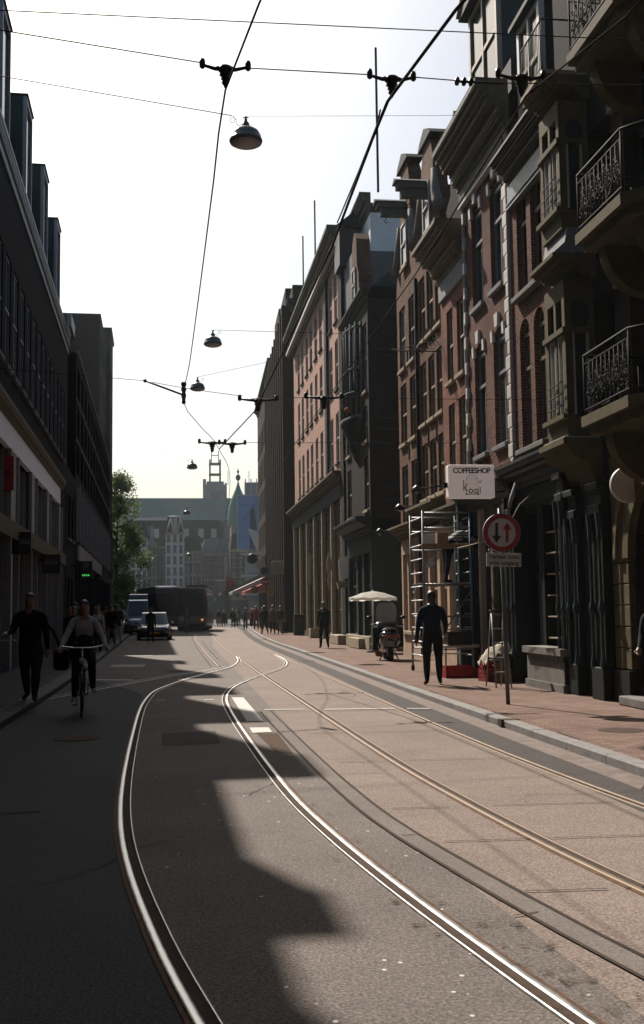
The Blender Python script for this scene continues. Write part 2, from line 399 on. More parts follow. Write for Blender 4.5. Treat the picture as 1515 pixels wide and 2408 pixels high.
for p in S:
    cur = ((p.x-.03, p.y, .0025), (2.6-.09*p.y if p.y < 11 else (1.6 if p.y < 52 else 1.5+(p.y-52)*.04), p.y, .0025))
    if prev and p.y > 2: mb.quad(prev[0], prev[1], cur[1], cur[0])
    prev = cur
mb.build('lit_road', M['asphalt_lit'])['kind'] = 'structure'  # sunlit tone laid over the road, widened to the left kerb where sun falls
# rails --------------------------------------------------------------
def rail(name, P, side, label, z=.0, step=.3, hw=.052, parent=None, mt='rail'):
    """grooved tram rail: polished head, dark groove, thin lip; side=+1 puts the groove to the right"""
    S = spline([(x, y, 0) for x, y in P], step)
    def strip(a, b, prof, mt, nm, root):
        mb = MB(); prev = None
        for i, p in enumerate(S):
            t = (S[min(i+1, len(S)-1)]-S[max(i-1, 0)]).normalized(); n_ = Vector((t.y, -t.x, 0))*side
            cur = [(p+n_*(a+(b-a)*u)+Vector((0, 0, h))) for u, h in prof]
            if prev:
                mb.add([*prev, *cur], [(k, k+1, len(prof)+k+1, len(prof)+k) for k in range(len(prof)-1)], 0, True)
            prev = cur
        return mb.build(nm, mt, root)
    root = empty(name, (0, 0, 0)); tag(root, None, None, None, 'structure')
    strip(-hw/2, hw/2, [(0, .003), (.0, .012), (.14, .0175), (.35, .019), (.65, .019), (.86, .0175), (1, .012), (1, .003)], M[mt], 'rail_head', root)
    strip(hw/2, hw/2+.048, [(0, .0135), (.2, .0085), (.8, .0085), (1, .0135)], M['groove'], 'groove', root)
    strip(hw/2+.048, hw/2+.066, [(0, .008), (.2, .0155), (.8, .0155), (1, .004)], M[mt], 'lip', root)
    strip(-hw/2-.022, -hw/2, [(0, .007), (1, .009)], M['rail_rust'], 'rail_edge', root)
    return root
railL = [(.62,1.6),(.07,4.38),(-.16,5.77),(-.34,7.21),(-.45,8.58),(-.52,10.23),(-.57,12.4),(-.61,15),(-.635,17.44),(-.62,19.4),(-.52,21.8),(-.28,23.5),(.16,25.7),(.74,28.06),(1.24,29.9),(1.6,31.9),(1.86,34.5),(1.97,37.5)]
railR = [(1.98,2.0),(1.75,3.1),(1.57,4.13),(1.45,4.9),(1.335,5.7),(1.215,6.65),(1.10,7.75),(.99,9.2),(.92,11.2),(.87,13.6),(.83,16.2),(.825,18.2),(.85,19.6),(.97,21.4),(1.2,23.1),(1.58,24.9),(2.05,26.8),(2.52,28.5),(2.98,30.6),(3.27,33),(3.4,36),(3.43,39)]
railA = [(3.4,1.5),(2.72,4.9),(2.57,5.88),(2.43,7.2),(2.31,9),(2.22,11.2),(2.16,15.5),(2.1,21),(2.04,27),(2.0,36),(1.95,46),(2.1,66),(2.9,100),(4.4,150)]
railB = [(4.2,3.5),(3.86,6.4),(3.68,8.6),(3.57,11),(3.52,13.5),(3.49,18),(3.47,25),(3.44,35),(3.43,46),(3.66,65),(4.4,100),(5.9,150)]
rail('curved_rail', railL, 1, ''); rail('curved_rail', railR, -1, '')
rail('tram_rail', railA, 1, '', mt='rail_dull'); rail('tram_rail', railB, -1, '', hw=.04, mt='rail_dull')
rail('tram_rail', [(1.13,31.1),(1.0,45),(.98,66),(1.5,100),(2.9,150)], 1, '', hw=.045, mt='rail_dull')
ribbon('rail_slot', [(.9,31.3),(.78,45),(.77,66),(1.2,95)], 0, .03, .002, .008, M['joint'])
ribbon('rail_slot', [(1.27,35.8),(1.2,45),(1.17,58)], 0, .025, .002, .008, M['joint'])
ribbon('rail_slot', [(-2.42,20.8),(-.79,25.58),(.62,29.3),(1.3,31.2)], 0, .04, .002, .008, M['galv'])
ribbon('rail_slot', [(-2.42,21.4),(-.79,26.3),(.1,28.6)], 0, .02, .002, .008, M['galv'])
# dirt and moss that gather along the curved rails
RC = [(1.66,3.6),(1.56,4.13),(1.44,4.9),(1.32,5.7),(1.2,6.6),(1.09,7.7),(.99,9.2),(.92,11.2),(.87,13.6)]
ribbon('moss', RC[:7], .05, .13, .006, .0145, M['moss'], kind='stuff', step=.2); ribbon('moss', RC[:6], -.2, -.05, .006, .0125, M['moss'], kind='stuff', step=.2)
ribbon('moss', [(1.9,3.4),(1.74,4.3),(1.62,5.0),(1.5,5.7)], -.08, .16, .006, .0138, M['moss_thick'], kind='stuff', step=.2)
# painted marks
def patch(name, P, z=.0085, mt='road_paint'): return sheet(name, P, z, M[mt])
patch('lane_marking', [(.96,20.1),(1.17,20.05),(1.21,15.75),(.97,15.75)]); patch('lane_marking', [(.95,14.9),(1.21,14.86),(1.21,14.3),(.95,14.25)])
sheet('patch_dark', [(1.0,14.2),(1.27,14.15),(1.26,12.1),(1.08,12.3)], .0065, M['dirt'])
patch('lane_marking', [(2.3,17.3),(3.42,17.16),(3.42,17.06),(2.3,17.18)], .0128); patch('lane_marking', [(3.6,17.1),(3.95,17.0),(3.95,16.9),(3.6,17.0)], .0128)
patch('lane_marking', [(1.36,17.5),(2.0,17.42),(2.0,17.32),(1.36,17.4)], .0128)
patch('stop_line', [(-1.95,26.4),(-1.05,26.0),(-1.05,25.75),(-1.95,26.1)], .0085)
patch('lane_marking', [(-2.0,33.6),(-1.0,33.3),(-1.0,31.8),(-2.0,32.1)], .0085, 'roadpaint_worn')
patch('lane_marking', [(-.95,40.2),(-2.1,40.4),(-2.1,39.9),(-.95,39.7)], .0085, 'roadpaint_worn')
for x, y in ((-.42,19.9), (.45,19.8)): patch('lane_marking', [(x,y),(x+.18,y),(x+.18,y-.1),(x,y-.1)])
# gutter bands, kerbs, pavements
G = [(x-.0, y) for x, y in KR]
ribbon('gutter', KR, -.30, 0, -.02, .006, M['gutter']); ribbon('gutter', KR, -.72, -.30, -.02, .0045, M['asphalt_dark'])
def kerb(P, a, b, z, mt, gap=1.0, y1=150):
    S = spline([(x, y, 0) for x, y in P], .25); mb = MB(); L = 0; last = S[0]; i0 = 0
    for i in range(1, len(S)):
        L += (S[i]-S[i-1]).length
        if L >= gap or i == len(S)-1:
            A, B = S[i0], S[i]; t = (B-A).normalized(); n_ = Vector((t.y, -t.x, 0)); A2 = A+t*.006; B2 = B-t*.006
            p = [A2+n_*a, A2+n_*b, B2+n_*b, B2+n_*a]; c = .015; h = z+random.uniform(-.002, .002); s_ = 1 if b > a else -1
            q = [A2+n_*(a+c*s_), A2+n_*b, B2+n_*b, B2+n_*(a+c*s_)]
            vs = [(v.x, v.y, -.05) for v in p]+[(v.x, v.y, h-c) for v in p]+[(v.x, v.y, h) for v in q]
            mb.add(vs, [(0,1,5,4),(1,2,6,5),(2,3,7,6),(3,0,4,7),(4,5,9,8),(5,6,10,9),(6,7,11,10),(7,4,8,11),(8,9,10,11)])
            i0 = i; L = 0
    mb.build('kerb', mt)['kind'] = 'structure'
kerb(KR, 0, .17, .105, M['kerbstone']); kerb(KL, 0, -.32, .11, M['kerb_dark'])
ribbon('kerb_bed', KR, .01, .16, -.05, .09, M['joint']); ribbon('kerb_bed', [(x, y) for x, y in KL], -.31, -.01, -.05, .09, M['joint'])
mb = MB(); pr_ = None
for y in [-6+2*i for i in range(79)]:
    cur = (interp(KR, y)+.17, y)
    if pr_: mb.quad((pr_[0], pr_[1], .1), (11, pr_[1], .1), (11, cur[1], .1), (cur[0], cur[1], .1))
    pr_ = cur
mb.build('pavement', M['pavers'])['kind'] = 'structure'
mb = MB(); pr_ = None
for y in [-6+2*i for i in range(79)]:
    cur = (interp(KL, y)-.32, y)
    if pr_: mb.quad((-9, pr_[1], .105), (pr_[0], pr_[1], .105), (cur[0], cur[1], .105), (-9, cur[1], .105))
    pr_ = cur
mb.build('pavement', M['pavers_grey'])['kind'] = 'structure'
mb = MB()
for y in (9.6, 12.2, 14.9, 19.0, 23.5): mb.box(interp(KR, y)+.19, interp(KR, y)+.22, y-.35, y+.35, .09, .104)
mb.box(4.24, 4.5, 14.05, 14.22, .02, .109)
mb.build('drain_slot', M['joint'])['kind'] = 'structure'

# repairs, covers, tar seams
sheet('repair_patch', [(-1.9,9.0),(-1.1,9.1),(-1.15,11.2),(-1.95,11.0)], .005, M['asphalt_dark']); sheet('repair_patch', [(-.2,13.2),(.5,13.25),(.48,14.6),(-.22,14.5)], .006, M['asphalt_dark'])
for x, y in ((-1.3, 14.2), (3.95, 33.5), (-.1, 29.0), (5.3, 12.6)):
    mb = MB(); z = .1 if x > 4.5 else .006; mb.lathe([(0,z+.004),(.27,z+.004),(.29,z+.001)], (x, y, 0), 24, 0, 'z', False); tag(mb.build('manhole_cover', M['groove']), None, None, None, 'structure')
mb = MB(); rd = random.Random(11)
for sx, sy, n_ in ((-1.6, 5.2, 26), (.6, 9.5, 18), (2.9, 9.0, 16), (-.9, 17, 20), (3.0, 19.5, 14), (.7, 30, 20)):
    x, y, a = sx, sy, rd.uniform(.2, 1.3)
    for k in range(n_):
        a += rd.uniform(-.45, .45); a = max(-.2, min(1.7, a)); x2, y2 = x+.09*math.cos(a), y+.16*math.sin(a); seg(mb, (x, y), (x2, y2), rd.uniform(.004, .011), .0138 if sx > 1.4 else .0075); x, y = x2, y2
tag(mb.build('road_cracks', M['joint']), None, None, None, 'structure')

# ================================================================ BUILDINGS
WCACHE = {}; WR = random.Random(21)
class Bld:
    """a street-front building; s runs along the street (world Y), v points out of the facade"""
    def __init__(b, name, label, cat, X, s0, side=1, group=None, line=None):
        b.s0, b.side = s0, side
        ang = R(90) if side > 0 else math.atan2(-1, .0229)
        b.root = empty(name, (X, s0, 0), ang, label, cat, group)
    def u(b, s): return b.side*(s-b.s0)
    def box(b, mb, s0, s1, v0, v1, z0, z1, m=0): return mb.box(b.u(s0), b.u(s1), v0, v1, z0, z1, m)
    def part(b, mb, name, mt): return mb.build(name, mt, b.root)
    def solid(b, name, mt, s0, s1, v0, v1, z0, z1, bev=0):
        mb = MB(); (mb.bbox(b.u(s0), b.u(s1), v0, v1, z0, z1, bev) if bev else b.box(mb, s0, s1, v0, v1, z0, z1)); return b.part(mb, name, mt)
    def wall(b, s0, s1, z0, z1, ops=(), mt=None, depth=.22, back=8., name='wall', v=0.):
        """front skin with real openings, reveals, and the mass behind"""
        mb = MB(); U = sorted((b.u(s0), b.u(s1))); xs = {U[0], U[1]}; zs = {z0, z1}; O = []
        for o in ops:
            a, c = sorted((b.u(o[0]), b.u(o[1]))); arch = len(o) > 4 and o[4]
            O.append((a, c, o[2], o[3], arch)); xs |= {a, c}; zs |= {o[2], o[3]}
        xs = sorted(xs); zs = sorted(zs)
        for i in range(len(xs)-1):
            for j in range(len(zs)-1):
                cx, cz = (xs[i]+xs[i+1])/2, (zs[j]+zs[j+1])/2
                if any(a < cx < c and p < cz < q for a, c, p, q, _ in O): continue
                mb.quad((xs[i], v, zs[j]), (xs[i+1], v, zs[j]), (xs[i+1], v, zs[j+1]), (xs[i], v, zs[j+1]))
        d = v-depth
        for a, c, p, q, arch in O:
            if not arch:
                mb.quad((a,v,p),(a,d,p),(a,d,q),(a,v,q)); mb.quad((c,v,p),(c,d,p),(c,d,q),(c,v,q)); mb.quad((a,v,q),(c,v,q),(c,d,q),(a,d,q)); mb.quad((a,v,p),(c,v,p),(c,d,p),(a,d,p))
            else:
                r = (c-a)/2; h = r*arch; n = 10; sp = q-h
                mb.quad((a,v,p),(a,d,p),(a,d,sp),(a,v,sp)); mb.quad((c,v,p),(c,d,p),(c,d,sp),(c,v,sp)); mb.quad((a,v,p),(c,v,p),(c,d,p),(a,d,p))
                A = [(a+r-r*math.cos(math.pi*k/n), sp+h*math.sin(math.pi*k/n)) for k in range(n+1)]
                for k in range(n):
                    (x0, y0), (x1, y1) = A[k], A[k+1]
                    mb.quad((x0,v,y0),(x1,v,y1),(x1,v,q),(x0,v,q)); mb.quad((x0,v,y0),(x1,v,y1),(x1,d,y1),(x0,d,y0))
        mb.box(U[0], U[1], d-.1, -back, z0, z1)
        for x in U: mb.quad((x,v,z0),(x,d-.1,z0),(x,d-.1,z1),(x,v,z1))
        mb.quad((U[0],v,z1),(U[1],v,z1),(U[1],d-.1,z1),(U[0],d-.1,z1)); mb.quad((U[0],v,z0),(U[1],v,z0),(U[1],d-.1,z0),(U[0],d-.1,z0))
        return b.part(mb, name, mt)
    def window(b, s0, s1, z0, z1, kind='sash', fm='white_paint', gm='glass', sill='stone_grey', v=0., depth=.12, arch=0, curtain=0, group=None):
        q_ = WR.random()
        if q_ < .22: gm = 'glass_blind' if gm.startswith('glass') else gm
        elif q_ < .38: gm = 'glass_sky' if gm.startswith('glass') else gm
        w_, h_ = round(abs(s1-s0), 2), round(z1-z0, 2); key = (w_, h_, kind, fm, gm, sill, arch, depth, curtain)
        if key not in WCACHE:
            f = .075; y0, y1 = -depth-.05, -depth; mb = MB(); hw = w_/2
            mb.box(-hw, -hw+f, y0, y1, 0, h_); mb.box(hw-f, hw, y0, y1, 0, h_); mb.box(-hw+f, hw-f, y0, y1, 0, f*1.2); mb.box(-hw+f, hw-f, y0, y1, h_-f, h_)
            ya, yb = y0+.008, y1-.012
            if kind in ('sash', 'sash2'):
                mb.box(-hw+f, hw-f, ya, y1+.02, h_*.5-.03, h_*.5+.03)
                if kind == 'sash2': mb.box(-.018, .018, ya, yb, f, h_-f)
            elif kind == 'high':
                mb.box(-hw+f, hw-f, ya, y1+.03, h_*.62-.035, h_*.62+.035); mb.box(-.02, .02, ya, yb, f, h_*.62-.04)
            elif kind.startswith('grid'):
                nx, nz = map(int, kind[4:].split('x'))
                for i in range(1, nx): x = -hw+w_*i/nx; mb.box(x-.02, x+.02, ya, yb, f, h_-f)
                for j in range(1, nz): z = h_*j/nz; mb.box(-hw+f, hw-f, ya+.004, yb+.006, z-.02, z+.02)
            if arch:
                r = hw; hh = r*arch; sp = h_-hh
                mb.tube([(-r*.96*math.cos(math.pi*k/12), (y0+y1)/2, sp+hh*.96*math.sin(math.pi*k/12)) for k in range(13)], .04, 5, 0)
                mb.box(-hw+f, hw-f, ya, y1+.02, sp-.04, sp+.04)
            fr = mb.mesh('window', M[fm])
            g = MB(); g.quad((-hw, y0+.015, 0), (hw, y0+.015, 0), (hw, y0+.015, h_), (-hw, y0+.015, h_)); pn = g.mesh('pane', M[gm])
            sl_ = None
            if sill:
                q = MB(); q.bbox(-hw-.06, hw+.06, y0+.02, .09, -.11, -.002, .012); sl_ = q.mesh('sill', M[sill])
            cu = None
            if curtain:
                q = MB(); q.quad((-hw, y0-.05, h_*(1-curtain)), (hw, y0-.05, h_*(1-curtain)), (hw, y0-.05, h_), (-hw, y0-.05, h_)); cu = q.mesh('blind', M['curtain'])
            WCACHE[key] = (fr, pn, sl_, cu)
        fr, pn, sl_, cu = WCACHE[key]
        o = link_mesh('window', fr, b.root, ((b.u(s0)+b.u(s1))/2, v, z0)); link_mesh('pane', pn, o)
        if sl_: link_mesh('sill', sl_, o)
        return o
    def cornice(b, s0, s1, prof, mt, name='cornice'):
        mb = MB(); mb.prism(prof, 'x', b.u(s0), b.u(s1)); return b.part(mb, name, mt)
def classic(z, h, p):   # moulded cornice profile, z = underside, h = height, p = projection
    return [(-.02, z), (p*.18, z), (p*.22, z+h*.18), (p*.3, z+h*.2), (p*.34, z+h*.42), (p*.62, z+h*.5), (p*.7, z+h*.62), (p*.92, z+h*.66), (p*.94, z+h*.84), (p, z+h*.88), (p, z+h), (-.02, z+h)]

def fine(z, h, p, n=7):   # many small steps, as on a timber cornice
    P = [(-.02, z)]; pr = [.12,.16,.30,.34,.42,.66,.72,.90,1.0]; hs = [.08,.2,.26,.42,.5,.62,.72,.84,.93]
    for a, q in zip(pr, hs): P += [(p*a, P[-1][1]), (p*a, z+h*q)]
    P += [(p*1.0, z+h), (-.02, z+h)]; return P
def fillets(b, s0, s1, z, h, p):
    for a, q in ((.34,.40),(.72,.70),(1.0,.9)): b.solid('fillet', M['white_paint'], s0, s1, p*a+.001, p*a+.014, z+h*q-.02, z+h*q)

# ---- far right corner of the row seen first: corner house with oriel and balconies
b = Bld('balcony_house', 'yellow stone house with an oriel, iron balconies and an arched entrance, nearest on the right', 'building', 6.95, 9.5)
ops = [(16.05, 16.95, 4.6, 6.7), (16.05, 16.95, 7.4, 9.6), (13.2, 15.6, 4.5, 6.9), (13.2, 15.6, 7.4, 9.9), (13.2, 15.6, 10.4, 12.8), (10, 12.5, 4.5, 6.9), (10, 12.5, 7.4, 9.9), (13.4, 15.75, .35, 3.5, 1.0), (10, 12.4, .35, 3.5, 1.0)]
b.wall(9.5, 18.5, .1, 13.6, ops, M['brick_dark'], .35)
for s0, s1, z0, z1 in ((16.05,16.95,4.6,6.7),(16.05,16.95,7.4,9.6),(13.2,15.6,4.5,6.9),(13.2,15.6,7.4,9.9),(13.2,15.6,10.4,12.8),(10,12.5,4.5,6.9),(10,12.5,7.4,9.9)):
    b.window(s0, s1, z0, z1, 'high', 'dark_green', 'glass', None, depth=.25)
b.window(13.4, 15.75, .35, 3.5, 'high', 'green_black', 'glass', None, depth=.28); b.window(10, 12.4, .35, 3.5, 'high', 'green_black', 'glass', None, depth=.28)
# stone facing of the ground floor with arch ring, plinth and joints
mb = MB()
def arch_ring(mb, cs, r0, r1, zsp, v0, v1, n=14):
    P = [(b.u(cs)-r*math.cos(math.pi*k/n), zsp+r*math.sin(math.pi*k/n)) for r in (r0, r1) for k in range(n+1)]
    for k in range(n):
        a, c, d, e = P[k], P[k+1], P[n+2+k], P[n+1+k]
        mb.quad((a[0],v1,a[1]),(c[0],v1,c[1]),(d[0],v1,d[1]),(e[0],v1,e[1])); mb.quad((a[0],v0,a[1]),(c[0],v0,c[1]),(c[0],v1,c[1]),(a[0],v1,a[1])); mb.quad((e[0],v0,e[1]),(d[0],v0,d[1]),(d[0],v1,d[1]),(e[0],v1,e[1]))
for k in range(9):
    z = .62+k*.33
    mb.bbox(b.u(15.8), b.u(16.42), -.02, .10, z, z+.318, .012)
b.part(mb, 'stone_pier', M['stone_yellow']); mb = MB()
for k in range(9): z = .62+k*.33; mb.bbox(b.u(12.45), b.u(13.35), -.02, .10, z, z+.318, .012)
b.part(mb, 'stone_pier', M['stone_yellow'])
mb = MB(); arch_ring(mb, 14.575, 1.18, 1.52, 2.33, -.02, .13); arch_ring(mb, 14.575, 1.54, 1.66, 2.33, -.02, .18); b.box(mb, 13.3, 16.5, -.03, .06, 3.55, 3.98); b.part(mb, 'arch_surround', M['stone_yellow'])
b.solid('plinth', M['green_black'], 15.8, 16.46, -.03, .15, .1, .6); b.solid('plinth', M['green_black'], 12.4, 13.4, -.03, .15, .1, .6)
b.solid('doorstep', M['stone_grey'], 13.4, 15.8, -.3, .34, .1, .24, .02)
# dark glazed-tile pilasters with thin colonnettes
def pilaster(b, s0, s1, v, z1, mt='green_black', hi=None):
    mb = MB(); w0, w1 = b.u(s0), b.u(s1); mb.bbox(w0, w1, -.02, v, .62, z1, .015); mb.bbox(w0-.03, w1+.03, -.02, v+.07, .1, .62, .02)
    mb.bbox(w0-.02, w1+.02, -.02, v+.05, z1-.5, z1-.36, .012); mb.bbox(w0-.04, w1+.04, -.02, v+.08, z1-.12, z1, .015)
    o = b.part(mb, 'pilaster', M[mt])
    for wx in (w0+.03, w1-.03):
        q = MB(); q.lathe([(.05,.62),(.05,.7),(.03,.78),(.026,1.45),(.045,1.5),(.06,1.56),(.045,1.62),(.024,1.7),(.022,z1-.95),(.045,z1-.9),(.03,z1-.85),(.05,z1-.62),(.06,z1-.5)], (wx, v+.04, 0), 10)
        q.build('colonnette', M['teal_metal'], o)
    return o
pilaster(b, 16.5, 16.95, .22, 3.6); pilaster(b, 17.62, 18.0, .22, 3.6)
b.solid('tiled_wall', M['green_black'], 16.95, 17.62, -.02, .12, .1, 3.7)
# oriel: two storeys on a moulded corbel
def oriel(b, s0, s1, zb, zt, p, name='oriel'):
    """frame of stone posts with windows on the street face and on the near flank"""
    mb = MB(); w0, w1 = b.u(s0), b.u(s1); pw = .13
    for z0, z1 in ((zb, zb+.34), (zt-.3, zt)): mb.box(w0, w1, -.02, p, z0, z1)
    for x in (w0, w1-pw): mb.box(x, x+pw, p-pw, p-.002, zb+.34, zt-.3)
    for x in (w0, w1-pw): mb.box(x, x+pw, -.02, .1, zb+.34, zt-.3)
    xm = (w0+w1)/2; mb.box(xm-.05, xm+.05, p-pw, p-.004, zb+.34, zt-.3)
    zt_ = zb+(zt-zb)*.66
    mb.box(w0-.03, w1+.03, p-pw-.01, p+.05, zt_, zt_+.09); mb.box(w0-.045, w0+pw-.01, .1, p-pw, zt_+.003, zt_+.087)
    mb.box(w0-.05, w1+.05, p-.05, p+.09, zb+.30, zb+.38)
    # arched head panel on the flank
    yc = (p-pw+.1)/2; r = (p-pw-.1)/2
    for k in range(8):
        a0, a1 = math.pi*k/8, math.pi*(k+1)/8; z_ = zt-.3-r-.02
        mb.quad((w0+.02, yc-r*math.cos(a0), z_+r*math.sin(a0)), (w0+.02, yc-r*math.cos(a1), z_+r*math.sin(a1)), (w0+.02, yc-r*math.cos(a1), zt-.3), (w0+.02, yc-r*math.cos(a0), zt-.3))
    o = b.part(mb, name, M['stone_yellow'])
    g = MB(); g.box(w0+.05, w1-.05, -.02, p-.07, zb+.34, zt-.3); g.build('pane', M['glass_mid'], o)
    f = MB()
    for x in (w0+pw, xm-.11, xm+.05, w1-pw-.06): f.box(x, x+.06, p-.09, p-.02, zb+.38, zt_)
    for z in (zb+.36, zt_-.04): f.box(w0+pw, w1-pw, p-.088, p-.034, z, z+.04)
    f.box(w0+.01, w0+.06, .1, .14, zb+.38, zt_); f.box(w0+.01, w0+.06, p-pw-.04, p-pw, zb+.38, zt_)
    f.build('window_frame', M['white_paint'], o)
    q = MB()
    for z in (zb+.55, zb+.75, zb+.95): q.tube([(w0+.1, p+.03, z), (w1-.1, p+.03, z)], .012, 5)
    q.build('guard_rail', M['iron'], o)
    return o
oriel(b, 17.05, 18.0, 4.42, 7.1, .52); oriel(b, 17.05, 18.0, 7.98, 10.25, .52)
b.cornice(16.92, 18.12, fine(7.1, .42, .74), M['stone_yellow']); b.cornice(16.92, 18.12, fine(10.25, .4, .76), M['stone_yellow'])
b.cornice(16.9, 18.12, [(-.02, 3.7), (.12, 3.7), (.2, 3.85), (.26, 4.0), (.5, 4.08), (.6, 4.25), (.66, 4.28), (.66, 4.38), (-.02, 4.38)], M['stone_yellow'], 'corbel')
b.solid('oriel_foot', M['white_paint'], 17.0, 18.05, .0, .6, 4.382, 4.42, .0); 
mb = MB(); mb.prism([(-.02, 7.52), (.72, 7.52), (.5, 7.72), (.45, 7.98), (-.02, 7.98)], 'x', b.u(16.97), b.u(18.08)); b.part(mb, 'oriel_skirt', M['lead'])
b.solid('parapet_slab', M['stone_cream'], 16.95, 18.1, -.02, .82, 10.66, 10.74)
# balconies
def scrollwork(mb, x0, x1, y, z0, z1, along='x', n=3, m=0):
    """wrought-iron scrolls: paired spirals, leaves and rings inside a panel"""
    def P(a, z): return (a, y, z) if along == 'x' else (y, a, z)
    r = .011; W = abs(x1-x0); a0 = min(x0, x1)
    for k in range(n):
        cx = a0+W*(k+.5)/n; cw = W/n*.5
        for sx in (1, -1):
            for cz, rr, ph in ((z0+(z1-z0)*.30, cw*.62, 0), (z0+(z1-z0)*.68, cw*.5, 2.2), (z0+(z1-z0)*.5, cw*.25, 4)):
                pts = []
                for j in range(15):
                    t = j/14; a = ph+t*6.8; q = rr*(1-t*.85); pts.append(P(cx+sx*(cw*.42+q*math.cos(a)*.75), cz+q*math.sin(a)))
                mb.tube(pts, r, 4, m, smooth=False)
        mb.tube([P(cx, z0), P(cx, z1)], .009, 4, m); mb.tube([P(cx-cw, z0), P(cx-cw, z1)], .011, 4, m)
        for j in range(9):
            px, pz = cx+random.uniform(-cw, cw)*.9, random.uniform(z0+.05, z1-.05); s_ = random.uniform(.018, .04); a = random.uniform(0, 6.28)
            c_ = P(px, pz); mb.sphere(c_, s_*.8, s_*.35 if along == 'x' else s_*.9, s_*.6, 5, 4, m)
def balcony(b, s0, s1, zf, p, h=.92, corbels=True):
    mb = MB(); w0, w1 = b.u(s0), b.u(s1)
    mb.prism([(w0, -.02), (w0, p-.25), (w0+.3, p), (w1, p), (w1, -.02)], 'z', zf-.16, zf)
    mb.prism([(w0+.1, -.02), (w0+.1, p-.32), (w0+.35, p-.1), (w1-.1, p-.1), (w1-.1, -.02)], 'z', zf-.3, zf-.165)
    o = b.part(mb, 'balcony', M['stone_yellow'])
    if corbels:
        for wx in (w0+.42, w1-.35):
            q = MB(); n = 12; rr = p*.62
            q.prism([(-.02, zf-.302)]+[(rr*math.cos(math.pi/2*k/n)*1.15, zf-.302-rr*1.2*math.sin(math.pi/2*k/n)) for k in range(n+1)]+[(-.02, zf-.302-rr*1.2)], 'x', wx-.13, wx+.13)
            q.build('corbel', M['stone_yellow'], o)
    r_ = MB(); T = zf+h
    path = [(w0+.03, .0, T), (w0+.03, p-.3, T), (w0+.32, p-.05, T), (w1-.05, p-.05, T), (w1-.05, 0, T)]
    r_.tube(path, .022, 6); r_.tube([(x, y, zf+.1) for x, y, z in path], .014, 5); r_.tube([(x, y, T-.13) for x, y, z in path], .011, 5)
    scrollwork(r_, w0+.36, w1-.1, p-.05, zf+.11, T-.14, 'x', 5); scrollwork(r_, .06, p-.32, w0+.03, zf+.11, T-.14, 'y', 1)
    scrollwork(r_, .06, p-.1, w1-.05, zf+.11, T-.14, 'y', 1)
    for x in (w0+.32, w1-.05, w0+.03): r_.tube([(x, p-.05 if x > w0+.1 else p-.3, zf), (x, p-.05 if x > w0+.1 else p-.3, T)], .016, 5)
    r_.build('railing', M['iron'], o)
balcony(b, 13.3, 15.3, 4.42, .97); balcony(b, 13.3, 15.3, 7.22, .97); balcony(b, 13.3, 15.4, 10.12, .97, 1.0)
mb = MB(); T = 11.65
for i in range(15): mb.tube([(b.u(17.0)+i*.075, .78, 10.74), (b.u(17.0)+i*.075, .78, T)], .008, 4)
mb.tube([(b.u(16.98), .0, T), (b.u(16.98), .78, T), (b.u(18.08), .78, T)], .018, 5); mb.tube([(b.u(16.98), .78, 10.8), (b.u(18.08), .78, 10.8)], .012, 5)
b.part(mb, 'roof_railing', M['iron'])
for z in (6.62, 9.5): b.solid('stone_band', M['stone_grey'], 15.7, 16.0, -.02, .1, z, z+.22, .01)
mb = MB(); mb.lathe([(.0,-.05),(.26,-.05),(.28,-.03),(.28,.03),(.26,.05),(0,.05)], (0,0,0), 28, 0, 'y')
o = mb.build('round_sign', M['white_paint'], None, (6.62+.12, 15.45, 3.42)); tag(o, 'round white sign projecting from the yellow stone wall at the right edge', 'sign')
q = MB(); q.tube([(0, 0, 0), (.45, 0, 0)], .015, 5); q.build('bracket', M['iron'], o)

# ---- brick house with tall arched windows
b = Bld('arched_brick_house', 'red brick house with tall round-arched windows and a blue-grey cornice, beside the oriel', 'building', 6.95, 18.5)
A = [(19.45,20.13),(20.32,21.0)]
ops = [(s0, s1, z0, z1, 1.0) for s0, s1 in ((18.72,19.2),(19.5,20.12),(20.38,21.0)) for z0, z1 in ((4.78,7.42),(7.95,10.35))]
b.wall(18.5, 21.42, 4.45, 10.9, ops, M['brick_red'], .17)
for o_ in ops: b.window(*o_[:4], 'high', 'olive_frame', 'glass', None, depth=.1, arch=1.0)
for z in (4.66, 7.83): b.solid('sill_band', M['stone_grey'], 19.4, 21.1, -.02, .14, z, z+.11, .015)
b.cornice(18.5, 21.42, fine(10.45, .55, .42), M['trim_dark']); fillets(b, 18.5, 21.42, 10.45, .55, .42); b.solid('frieze', M['blue_grey'], 18.52, 21.4, -.02, .06, 10.1, 10.44, .01)
for z in (10.02, 9.92): b.solid('string_course', M['blue_grey'], 18.55, 21.4, -.02, .1, z, z+.04)
b.solid('roof', M['slate'], 18.55, 21.4, -6, -.1, 10.9, 11.6)
